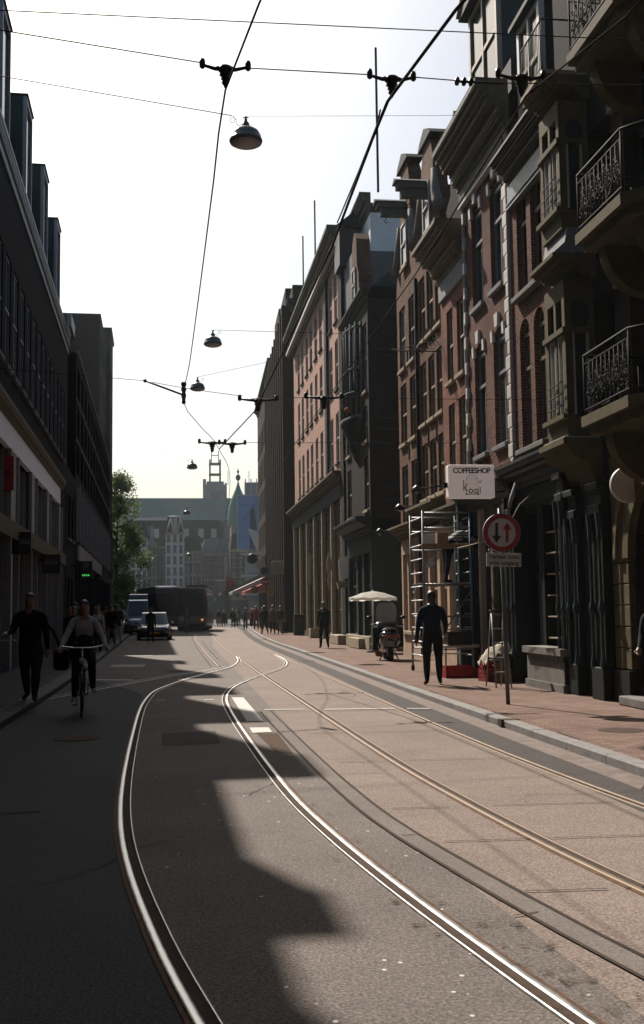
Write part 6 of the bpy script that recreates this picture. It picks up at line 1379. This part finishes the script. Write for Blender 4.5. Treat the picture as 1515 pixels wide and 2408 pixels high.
# bicycles
def bicycle(loc, rz, label, basket=False, group=None, steer=0):
    """front wheel towards local +y"""
    o = empty('bicycle', loc, rz, label, 'bicycle', group); r = .34
    for y in (-.52, .55):
        mb = MB(); mb.tube([(0, y+r*math.cos(2*math.pi*k/28), r+.01+r*math.sin(2*math.pi*k/28)) for k in range(29)], .016, 6, caps=False); t_ = mb.build('wheel', M['rubber'], o)
        mb = MB(); mb.tube([(0, y+(r-.02)*math.cos(2*math.pi*k/24), r+.01+(r-.02)*math.sin(2*math.pi*k/24)) for k in range(25)], .007, 4, caps=False)
        for k in range(14): a = 2*math.pi*k/14; mb.tube([(.02 if k % 2 else -.02, y, r+.01), (0, y+(r-.02)*math.cos(a), r+.01+(r-.02)*math.sin(a))], .0014, 3)
        mb.lathe([(.0,-.04),(.025,-.04),(.025,.04),(0,.04)], (0,y,r+.01), 8, 0, 'x'); mb.build('rim', M['galv'], t_)
        mb = MB(); mb.tube([(0, y+(r+.03)*math.cos(a_), r+.01+(r+.03)*math.sin(a_)) for a_ in [R(20+i*14) for i in range(11)]], .014, 5); mb.build('mudguard', M['black_metal'], o)
    mb = MB()
    for a, c in (((0,-.1,.3),(0,-.18,.86)), ((0,-.1,.3),(0,.38,.72)), ((0,-.16,.72),(0,.36,.84)), ((0,.36,.9),(0,.42,.62)), ((.03,-.1,.3),(.03,-.52,.35)), ((-.03,-.1,.3),(-.03,-.52,.35)), ((.03,-.16,.7),(.03,-.52,.35)), ((-.03,-.16,.7),(-.03,-.52,.35))): mb.tube([a, c], .016, 6)
    mb.build('frame', M['black_metal'], o)
    mb = MB(); mb.tube([(.045,.42,.66),(.045,.55,.35)], .011, 5); mb.tube([(-.045,.42,.66),(-.045,.55,.35)], .011, 5); mb.tube([(-.05,.42,.66),(.05,.42,.66)], .015, 5); mb.build('fork', M['black_metal'], o)
    mb = MB(); mb.tube([(0,.36,.88),(0,.33,1.04)], .014, 6); mb.tube([(-.32,.14,1.12),(-.3,.24,1.07),(-.12,.34,1.05),(0,.35,1.05),(.12,.34,1.05),(.3,.24,1.07),(.32,.14,1.12)], .012, 6); mb.build('handlebar', M['chrome'], o)
    mb = MB(); mb.lathe([(0,0),(.03,.0),(.05,.05),(.0,.06)], (0,.5,.86), 10, 0, 'y'); mb.build('headlamp', M['lamp_clear'], o)
    mb = MB(); mb.sphere((0,-.22,.93), .09, .14, .04, 10, 6); mb.build('saddle', M['rubber'], o)
    mb = MB(); mb.tube([(-.05,-.2,.72),(-.06,-.7,.72)], .008, 4); mb.tube([(.05,-.2,.72),(.06,-.7,.72)], .008, 4)
    for y in (-.3,-.45,-.6): mb.tube([(-.055,y,.72),(.055,y,.72)], .006, 4)
    mb.build('luggage_rack', M['black_metal'], o)
    mb = MB(); mb.tube([(-.08,-.1,.3),(.08,-.1,.3)], .012, 5); mb.tube([(.08,-.1,.3),(.09,-.03,.15)], .01, 4); mb.tube([(-.08,-.1,.3),(-.09,-.17,.45)], .01, 4); mb.box(.07,.16,-.07,.01,.135,.155); mb.box(-.16,-.07,-.21,-.13,.44,.46); mb.build('crank', M['iron'], o)
    return o

# ================================================================ PEOPLE
PCACHE = {}; FAT = 1.22
SK = {'dark': 'skin_dark', 'mid': 'skin', }
def skeleton(pose, h):
    """returns (verts, edges, radii, kinds); y is forward, feet on z=0"""
    s = h/1.75; lean = R(pose.get('lean', 3)); twist = pose.get('twist', 0)
    hip = pose.get('hip', (12, -12)); knee = pose.get('knee', (4, 18)); sh = pose.get('sh', (-14, 14)); el = pose.get('el', (12, 18)); ab = pose.get('ab', (8, 8)); w_ = pose.get('w', 1.0); head = pose.get('head', 0)
    V = []; E_ = []; Rr = []; K = []
    def add(p, r, par, kind):
        V.append(Vector(p)); Rr.append(r if isinstance(r, tuple) else (r, r)); K.append(kind)
        if par is not None: E_.append((par, len(V)-1))
        return len(V)-1
    def up(d): return Vector((0, math.sin(lean)*d, math.cos(lean)*d))
    P = Vector((0, 0, .93)); pel = add(P, (.145*w_, .105*w_), None, 'leg')
    wa = add(P+up(.17), (.128*w_, .098*w_), pel, 'top'); ch = add(P+up(.36), (.158*w_, .112*w_), wa, 'top'); nb = add(P+up(.52), (.085, .075), ch, 'top')
    hd = R(head); nk = add(P+up(.585)+Vector((0, .01, 0)), (.052, .055), nb, 'skin')
    N = P+up(.585); hv = lambda y, z: N+Vector((0, y*math.cos(hd)+z*math.sin(hd)*.8, z*math.cos(hd)-y*math.sin(hd)))
    c = add(hv(.025, .075), (.062, .07), nk, 'skin'); m = add(hv(.022, .15), (.076, .092), c, 'skin'); t = add(hv(.008, .215), (.06, .075), m, 'skin')
    hands = []
    for i, sx in enumerate((-1, 1)):
        S = P+up(.475)+Vector((sx*.175*w_, 0, 0)); a = R(sh[i]); b_ = R(ab[i])
        si = add(S, (.062*w_, .06*w_), nb, 'top')
        d = Vector((sx*math.sin(b_), math.sin(a)*math.cos(b_), -math.cos(a)*math.cos(b_))); E = S+d*.29; ei = add(E, (.043*w_, .043*w_), si, 'top')
        a2 = a+R(el[i]); b2 = b_-R(pose.get('inw', 4)); d2 = Vector((sx*math.sin(b2), math.sin(a2)*math.cos(b2), -math.cos(a2)*math.cos(b2))); W = E+d2*.25; wi = add(W, (.028, .03), ei, pose.get('sleeve', 'top'))
        hi = add(W+d2*.075, (.022, .038), wi, 'skin'); hands.append((W+d2*.075, d2, sx)); add(W+d2*.115, (.018, .032), hi, 'skin')
        H = P+Vector((sx*.092*w_, 0, -.05)); hh = R(hip[i]); k = R(knee[i]); li = add(H, (.088*w_, .09*w_), pel, 'leg')
        sp = pose.get('spread', 2); d = Vector((sx*math.sin(R(sp)), math.sin(hh), -math.cos(hh))); Kn = H+d*.40; add(H+d*.2, (.074*w_, .08*w_), li, 'leg'); mid = len(V)-1; ki = add(Kn, (.054*w_, .057*w_), mid, 'leg')
        d2 = Vector((sx*math.sin(R(sp*.5)), math.sin(hh-k), -math.cos(hh-k))); add(Kn+d2*.17, (.052*w_, .056*w_), ki, 'leg'); A = Kn+d2*.40; ai = add(A, (.036, .04), len(V)-1, 'leg')
        ft = R(pose.get('foot', (0, 0))[i]) if pose.get('foot') else (hh-k)*.5
        add(A+Vector((sx*.01, -.035, -.045)), (.03, .03), ai, 'shoe'); hl = len(V)-1
        add(A+Vector((sx*.02, .10*math.cos(ft), -.05+.10*math.sin(ft))), (.038, .026), hl, 'shoe'); add(A+Vector((sx*.03, .165*math.cos(ft), -.055+.165*math.sin(ft))), (.03, .02), len(V)-1, 'shoe')
    V = [v*s for v in V]; hands = [(p*s, d, sx) for p, d, sx in hands]
    return V, E_, [(a*s, b_*s) for a, b_ in Rr], K, hands, s
def person(label, loc, rz, pose, top='cloth_black', legs='cloth_denim', skin='skin', hair='hair_dark', shoe='rubber', h=1.75, detail=False, hair_style='short', group=None, coat=None, seat=None):
    key = repr((sorted(pose.items()), h, detail))
    if key not in PCACHE:
        V, E_, Rr, K, hands, s = skeleton(pose, h); me = bpy.data.meshes.new('sk'); me.from_pydata([tuple(v) for v in V], E_, []); ob = bpy.data.objects.new('sk', me); COL.objects.link(ob)
        md = ob.modifiers.new('skin', 'SKIN'); md.use_smooth_shade = True
        for i, sv in enumerate(me.skin_vertices[0].data): sv.radius = (Rr[i][0]*FAT, Rr[i][1]*FAT); sv.use_root = (i == 0)
        sb = ob.modifiers.new('sub', 'SUBSURF'); sb.levels = sb.render_levels = 2 if detail else 1
        dg = bpy.context.evaluated_depsgraph_get(); out = bpy.data.meshes.new_from_object(ob.evaluated_get(dg)); bpy.data.objects.remove(ob)
        zmin = min(v.co.z for v in out.vertices)
        zoff = 0 if pose.get('keep') else -zmin
        # fingers, nose, ears joined to the same body mesh
        ex = MB(); hp = V[6]; cc = V[5]
        ex.sphere((hp.x, hp.y+.098*s, (hp.z*.55+cc.z*.45)), .013*s, .018*s, .022*s, 8, 6)
        for sx in (-1, 1): ex.sphere((hp.x+sx*.077*s, hp.y-.005*s, hp.z-.02*s), .010*s, .018*s, .03*s, 8, 6)
        nsk = len(ex.v)
        if detail:
            for p, d, sx in hands:
                side = Vector((0, 1, 0)) if abs(d.y) < .7 else Vector((1, 0, 0)); side = (side-d*side.dot(d)).normalized(); nrm = d.cross(side)
                for k, (o_, L) in enumerate(((-.027,.058),(-.009,.072),(.009,.075),(.027,.066))):
                    b0 = p+d*.03*s+side*o_*s; cur = Vector((-sx, 0, 0))*.35
                    ex.tube([b0, b0+d*L*.5*s+cur*.012*s, b0+(d*.86+cur*.6)*L*s], [.0088*s, .0082*s, .006*s], 6)
                b0 = p+side*.026*s-d*.01*s; ex.tube([b0, b0+(side*.75+d*.55)*.032*s, b0+(side*.75+d*1.3)*.048*s], [.0105*s, .0095*s, .007*s], 6)
        bm = bmesh.new(); bm.from_mesh(out); em = ex.mesh('x', M['skin']); bm.from_mesh(em); nb_ = len(out.polygons); bm.to_mesh(out); bm.free()
        kinds = []
        for i, f in enumerate(out.polygons):
            if i >= nb_: kinds.append(0); f.use_smooth = True; continue
            c = f.center; best = 9; kd = 'top'
            for a, b_ in E_:
                A, B = V[a], V[b_]; ab_ = B-A; t = max(0, min(1, (c-A).dot(ab_)/max(ab_.length_squared, 1e-9))); d_ = (c-A-ab_*t).length
                if d_ < best: best = d_; kd = K[b_] if t > .35 or K[a] == K[b_] else K[a]
            kinds.append({'skin': 0, 'top': 1, 'leg': 2, 'shoe': 3}[kd])
        for v in out.vertices: v.co.z += zoff
        PCACHE[key] = (out, kinds, V, zoff, s, hands)
    out, kinds, V, zoff, s, hands = PCACHE[key]
    me = out.copy(); me.name = 'person'; me.materials.clear()
    for mt_ in (skin, top, legs, shoe): me.materials.append(M[mt_])
    me.polygons.foreach_set('material_index', kinds); me.update()
    o = link_mesh('person', me, None, loc, (0, 0, rz)); tag(o, label, 'person', group)
    # hair cap
    hp = V[6]+Vector((0, 0, zoff)); mb = MB(); n, k = 14, 7; rx, ry, rz_ = .088*s, .108*s, .10*s; vs = []; fs = []
    cz = hp.z+.018*s; cy = hp.y-.012*s
    for i in range(k+1):
        for j in range(n):
            a = 2*math.pi*j/n; back = (1-math.sin(a))/2; tmax = R(62)+R(62 if hair_style == 'short' else 85)*back; t = tmax*i/k
            r_ = 1+(.06*math.sin(j*2.3+i*1.7)); vs.append((rx*r_*math.sin(t)*math.cos(a), cy+ry*r_*math.sin(t)*math.sin(a), cz+rz_*math.cos(t)))
    for i in range(k):
        for j in range(n): j2 = (j+1) % n; fs.append((i*n+j, (i+1)*n+j, (i+1)*n+j2, i*n+j2))
    mb.add(vs, fs, 0, True)
    if hair_style == 'long': mb.sphere((0, hp.y-.06*s, hp.z-.1*s), .085*s, .055*s, .15*s, 10, 8)
    if hair_style == 'bun': mb.sphere((0, hp.y-.08*s, hp.z+.08*s), .045*s, .045*s, .045*s, 8, 6)
    mb.build('hair', M[hair], o)
    if coat:
        P = V[0]+Vector((0, 0, zoff)); C_ = V[2]+Vector((0, 0, zoff)); q = MB(); secs = []
        L = .42 if coat[1] == 'long' else .16
        for z, w_, d_ in ((C_.z+.02*s, .172, .125), (P.z+.12*s, .155, .125), (P.z-.02*s, .175, .14), (P.z-L*.5*s, .19, .155), (P.z-L*s, .205 if L > .3 else .185, .17 if L > .3 else .15)):
            yy = C_.y*(z-P.z)/max(C_.z-P.z, .01) if z > P.z else 0
            secs.append([(w_*s*math.cos(2*math.pi*k/16)*(1+.03*math.sin(k*3)), yy+d_*s*math.sin(2*math.pi*k/16), z) for k in range(16)])
        fs = []; vs = [p for s_ in secs for p in s_]
        for i in range(len(secs)-1):
            for k_i in range(16): fs.append((i*16+k_i, i*16+(k_i+1) % 16, (i+1)*16+(k_i+1) % 16, (i+1)*16+k_i))
        q.add(vs, fs, 0, True); q.build('coat', M[coat[0]], o)
    return o, V, zoff, s
def backpack(o, V, zoff, s, mt, label, loc, rz, back=True):
    C_ = V[2]+Vector((0, 0, zoff)); b_ = empty('backpack', loc, rz, label, 'backpack'); y = C_.y-.17*s
    MB().bbox(-.15*s, .15*s, y-.09*s, y+.06*s, C_.z-.26*s, C_.z+.12*s, .05*s).build('bag', M[mt], b_)
    q = MB()
    for sx in (-1, 1): q.tube([(sx*.1*s, y+.03*s, C_.z+.1*s), (sx*.115*s, C_.y+.02*s, C_.z+.135*s), (sx*.12*s, C_.y+.14*s, C_.z+.02*s), (sx*.13*s, C_.y+.06*s, C_.z-.18*s), (sx*.12*s, y+.04*s, C_.z-.2*s)], .014*s, 5)
    q.build('strap', M[mt], b_); MB().bbox(-.1*s, .1*s, y-.115*s, y-.09*s, C_.z-.22*s, C_.z-.05*s, .02*s).build('pocket', M[mt], b_)
    return b_
WALK1 = dict(lean=3, hip=(14,-10), knee=(4,16), sh=(-16,14), el=(14,22)); WALK2 = dict(lean=4, hip=(-16,18), knee=(26,6), sh=(16,-18), el=(26,10)); STAND = dict(lean=1, hip=(2,-3), knee=(2,4), sh=(4,-3), el=(18,14)); WALK3 = dict(lean=5, hip=(24,-18), knee=(6,30), sh=(-22,22), el=(20,30))
# man in the foreground of the right pavement, walking away
loc = (4.95, 20.9, .105)
person('person in a dark navy shirt walking away on the sunlit pavement beside the scaffold', loc, R(-4), dict(lean=1, hip=(-5,5), knee=(5,5), sh=(-6,-4), el=(10,62), ab=(15,14), w=1.1, spread=3, inw=8), 'cloth_navy', 'cloth_black', 'skin_dark', 'hair_dark', 'cloth_brown', 1.80, True)
# man with rucksack further on
loc = (5.62, 42.0, .105)
o, V, zo, s_ = person('person in a dark top with a small rucksack walking away before the pink block', loc, R(3), dict(lean=2, hip=(6,-8), knee=(2,14), sh=(-8,8), el=(16,20), w=1.05), 'cloth_charcoal', 'cloth_black', 'skin', 'hair_grey', 'rubber', 1.78)
backpack(o, V, zo, s_, 'cloth_navy', 'navy rucksack worn by the person before the pink block', loc, R(3))
# worker on the scaffold, bending to the shop front
person('worker in a checked shirt bending forward on the scaffold deck', (6.27, 24.75, 2.18), R(-72), dict(lean=62, hip=(4,-6), knee=(4,6), sh=(58,50), el=(20,28), head=-20, sleeve='top'), 'checked_shirt' if 'checked_shirt' in M else brick('checked_shirt', (.75,.74,.72), (.62,.62,.6), (.03,.035,.05), .07, .07, .012, vert=True, bump=0) and 'checked_shirt', 'cloth_navy', 'skin', 'hair_dark', 'cloth_brown', 1.74, True)
# left foreground: striding man
person('person in dark clothes striding along the left kerb towards the viewer', (-2.52, 19.1, .11), R(172), dict(lean=6, hip=(20,-17), knee=(4,12), sh=(-20,34), el=(20,48), w=1.14, spread=3), 'cloth_black', 'cloth_charcoal', 'skin', 'hair_dark', 'rubber', 1.84, True)
# cyclist coming towards the viewer
loc = (-1.52, 17.6, 0); rz = R(184)
bicycle(loc, rz, 'black bicycle with chrome handlebar ridden towards the viewer')
person('cyclist in a white shirt and dark vest riding towards the viewer on the left', (loc[0], loc[1]+.28, .10), rz, dict(lean=22, hip=(66,46), knee=(80,44), sh=(24,24), el=(30,30), ab=(24,24), head=6, keep=True, spread=5, inw=12, foot=(-6,-6)), 'cloth_white', 'cloth_black', 'skin', 'hair_dark', 'cloth_cream', 1.72, True, 'long', coat=('cloth_charcoal', 'short'))
o = empty('shoulder_bag', (-1.86, 17.7, .86), rz, 'large black shoulder bag hanging beside the cyclist', 'bag'); MB().bbox(-.12,.12,-.17,.17,-.17,.17,.06).build('bag', M['cloth_black'], o); MB().tube([(0,-.12,.15),(.12,-.02,.45),(.2,.05,.55),(.1,.1,.35),(0,.12,.15)], .014, 5).build('strap', M['cloth_black'], o)
# pedestrian in the road and far cyclist
person('person in black crossing the shaded road before the black car', (-1.47, 57.2, 0), R(180), WALK1, 'cloth_black', 'cloth_black', h=1.8, coat=('cloth_charcoal', 'short'))
bicycle((.53, 74.0, 0), R(180), 'dark bicycle ridden before the tram')
person('cyclist in dark clothes with a pale bag riding before the tram', (.53, 74.25, .10), R(180), dict(lean=22, hip=(66,46), knee=(80,44), sh=(42,42), el=(22,22), head=6, keep=True, spread=5), 'cloth_charcoal', 'cloth_denim', h=1.72)
# person cut by the right edge
person('person in khaki trousers walking at the right edge of the view', (6.80, 14.75, .105), R(150), dict(lean=4, hip=(26,-18), knee=(6,20), sh=(-16,20), el=(20,30)), 'cloth_charcoal', 'cloth_rust', h=1.72, detail=True)
# couple and others on the right, sunlit lane
GR = 'people walking in the sunlit lane'; GLf = 'people on the shaded left pavement'
crowd = [((5.30,67.5),6,WALK3,'cloth_black','cloth_brown','tall person in black with bare brown legs striding in the lane','long',('cloth_black','short')),
 ((5.75,66.8),-4,WALK2,'cloth_khaki','cloth_black','person in a khaki jacket over black walking beside the person in black','short',('cloth_khaki','short')),
 ((6.2,66.5),0,WALK1,'cloth_brown','cloth_khaki','person in brown pulling a black wheeled case','short',None),
 ((5.95,84),0,WALK1,'cloth_red','cloth_black','person in a dark red coat in the middle of the lane','short',('cloth_rust','short')),
 ((5.35,88),180,WALK2,'cloth_grey','cloth_denim','person in a grey jacket left of the red coat','long',None),
 ((5.9,97),180,WALK1,'cloth_charcoal','cloth_black','person in charcoal behind the grey jacket','short',None),
 ((4.95,100),0,STAND,'cloth_black','cloth_charcoal','fair-haired person in black standing in the lane','long',('cloth_black','long')),
 ((5.5,104),0,WALK2,'cloth_cream','cloth_denim','person in a cream top among the far walkers','short',None),
 ((6.5,96),180,WALK3,'cloth_navy','cloth_black','person in navy near the awnings','short',None),
 ((4.4,108),180,WALK1,'cloth_denim','cloth_black','person in a blue jacket right of the tram','short',None),
 ((4.0,110),0,STAND,'cloth_black','cloth_cream','person in black with pale legs next to the tram','short',None),
 ((6.9,104),0,WALK1,'cloth_orange','cloth_black','person in orange under the red awning','short',None),
 ((7.2,92),180,WALK2,'cloth_white','cloth_denim','person in a white shirt close to the brick row','long',None),
 ((6.7,88),0,STAND,'cloth_green','cloth_black','person in dark green close to the brick row','short',None),
 ((6.1,112),0,WALK3,'cloth_black','cloth_black','person in black far up the lane','short',None),
 ((7.6,114),180,STAND,'cloth_grey','cloth_charcoal','person in grey under the far white awning','short',None)]
for (x, y), a, ps, tp, lg, lab, hs, ct in crowd:
    person(lab, (x, y, .105 if x > interp(KR, y) else 0), R(a), ps, tp, lg, 'skin', 'hair_fair' if 'fair' in lab else 'hair_dark', h=random.choice((1.66, 1.74, 1.82)), hair_style=hs, coat=ct, group=GR)
o = empty('wheeled_case', (6.62, 68.3, .105), R(0), 'black wheeled suitcase standing tilted on the pavement', 'suitcase'); MB().bbox(-.25,.25,-.15,.15,.06,.72,.05).build('body', M['cloth_black'], o, (0,0,0), (R(-18),0,0)); MB().tube([(-.1,.2,.7),(-.12,.36,1.05),(.12,.36,1.05),(.1,.2,.7)], .012, 5).build('handle', M['galv'], o)
left = [((-3.1,33),180,WALK1,'cloth_charcoal','cloth_black','person in charcoal nearest behind the striding person','short',None), ((-3.5,36),180,WALK2,'cloth_navy','cloth_denim','person in navy with jeans on the left pavement','short',None),
 ((-3.0,41),180,WALK1,'cloth_white','cloth_black','person in white with a dark waistcoat on the left pavement','short',('cloth_charcoal','short')), ((-3.2,44.5),180,WALK3,'cloth_rust','cloth_black','person in a rust red top on the left pavement','long',None),
 ((-3.8,42),0,STAND,'cloth_black','cloth_grey','person in black with grey trousers by the shop window','short',None), ((-3.0,49),180,WALK2,'cloth_black','cloth_khaki','person in black with khaki trousers at the left kerb','short',('cloth_black','short')),
 ((-2.95,53.5),180,STAND,'cloth_brown','cloth_white','person in brown with white trousers at the left kerb','short',('cloth_brown','short')), ((-3.7,51),0,WALK1,'cloth_grey','cloth_black','person in grey walking away on the left pavement','short',None),
 ((-3.5,58),180,WALK1,'cloth_green','cloth_black','person in dark green beside the black car','short',None), ((-4.2,47),180,WALK2,'cloth_orange','cloth_denim','person in orange close to the left shop fronts','short',None),
 ((-4.3,57),180,STAND,'cloth_denim','cloth_charcoal','person in denim close to the low building','long',None), ((-3.9,63),180,WALK3,'cloth_black','cloth_black','person in black beyond the low building','short',('cloth_black','long')),
 ((-4.4,67),0,WALK1,'cloth_khaki','cloth_black','person in khaki far along the left pavement','short',None), ((-3.6,38.5),0,STAND,'cloth_charcoal','cloth_black','person with short hair standing by the left shop window','short',None)]
for (x, y), a, ps, tp, lg, lab, hs, ct in left:
    person(lab, (x, y, .11), R(a), ps, tp, lg, 'skin', h=random.choice((1.66, 1.74, 1.82)), hair_style=hs, coat=ct, group=GLf)

# ---------------------------------------------------------------- haze
hz = MB(); hz.box(-70, 110, -14, 430, -1.6, 66); o = hz.build('haze', []); o['kind'] = 'stuff'
hm = bpy.data.materials.new('haze'); hm.use_nodes = True; t = hm.node_tree; t.nodes.clear()
pv = t.nodes.new('ShaderNodeVolumePrincipled'); pv.inputs['Color'].default_value = (.80, .90, .95, 1); pv.inputs['Density'].default_value = 0.00018
pv.inputs['Anisotropy'].default_value = .3
ou = t.nodes.new('ShaderNodeOutputMaterial'); t.links.new(pv.outputs[0], ou.inputs['Volume']); o.data.materials.clear(); o.data.materials.append(hm)
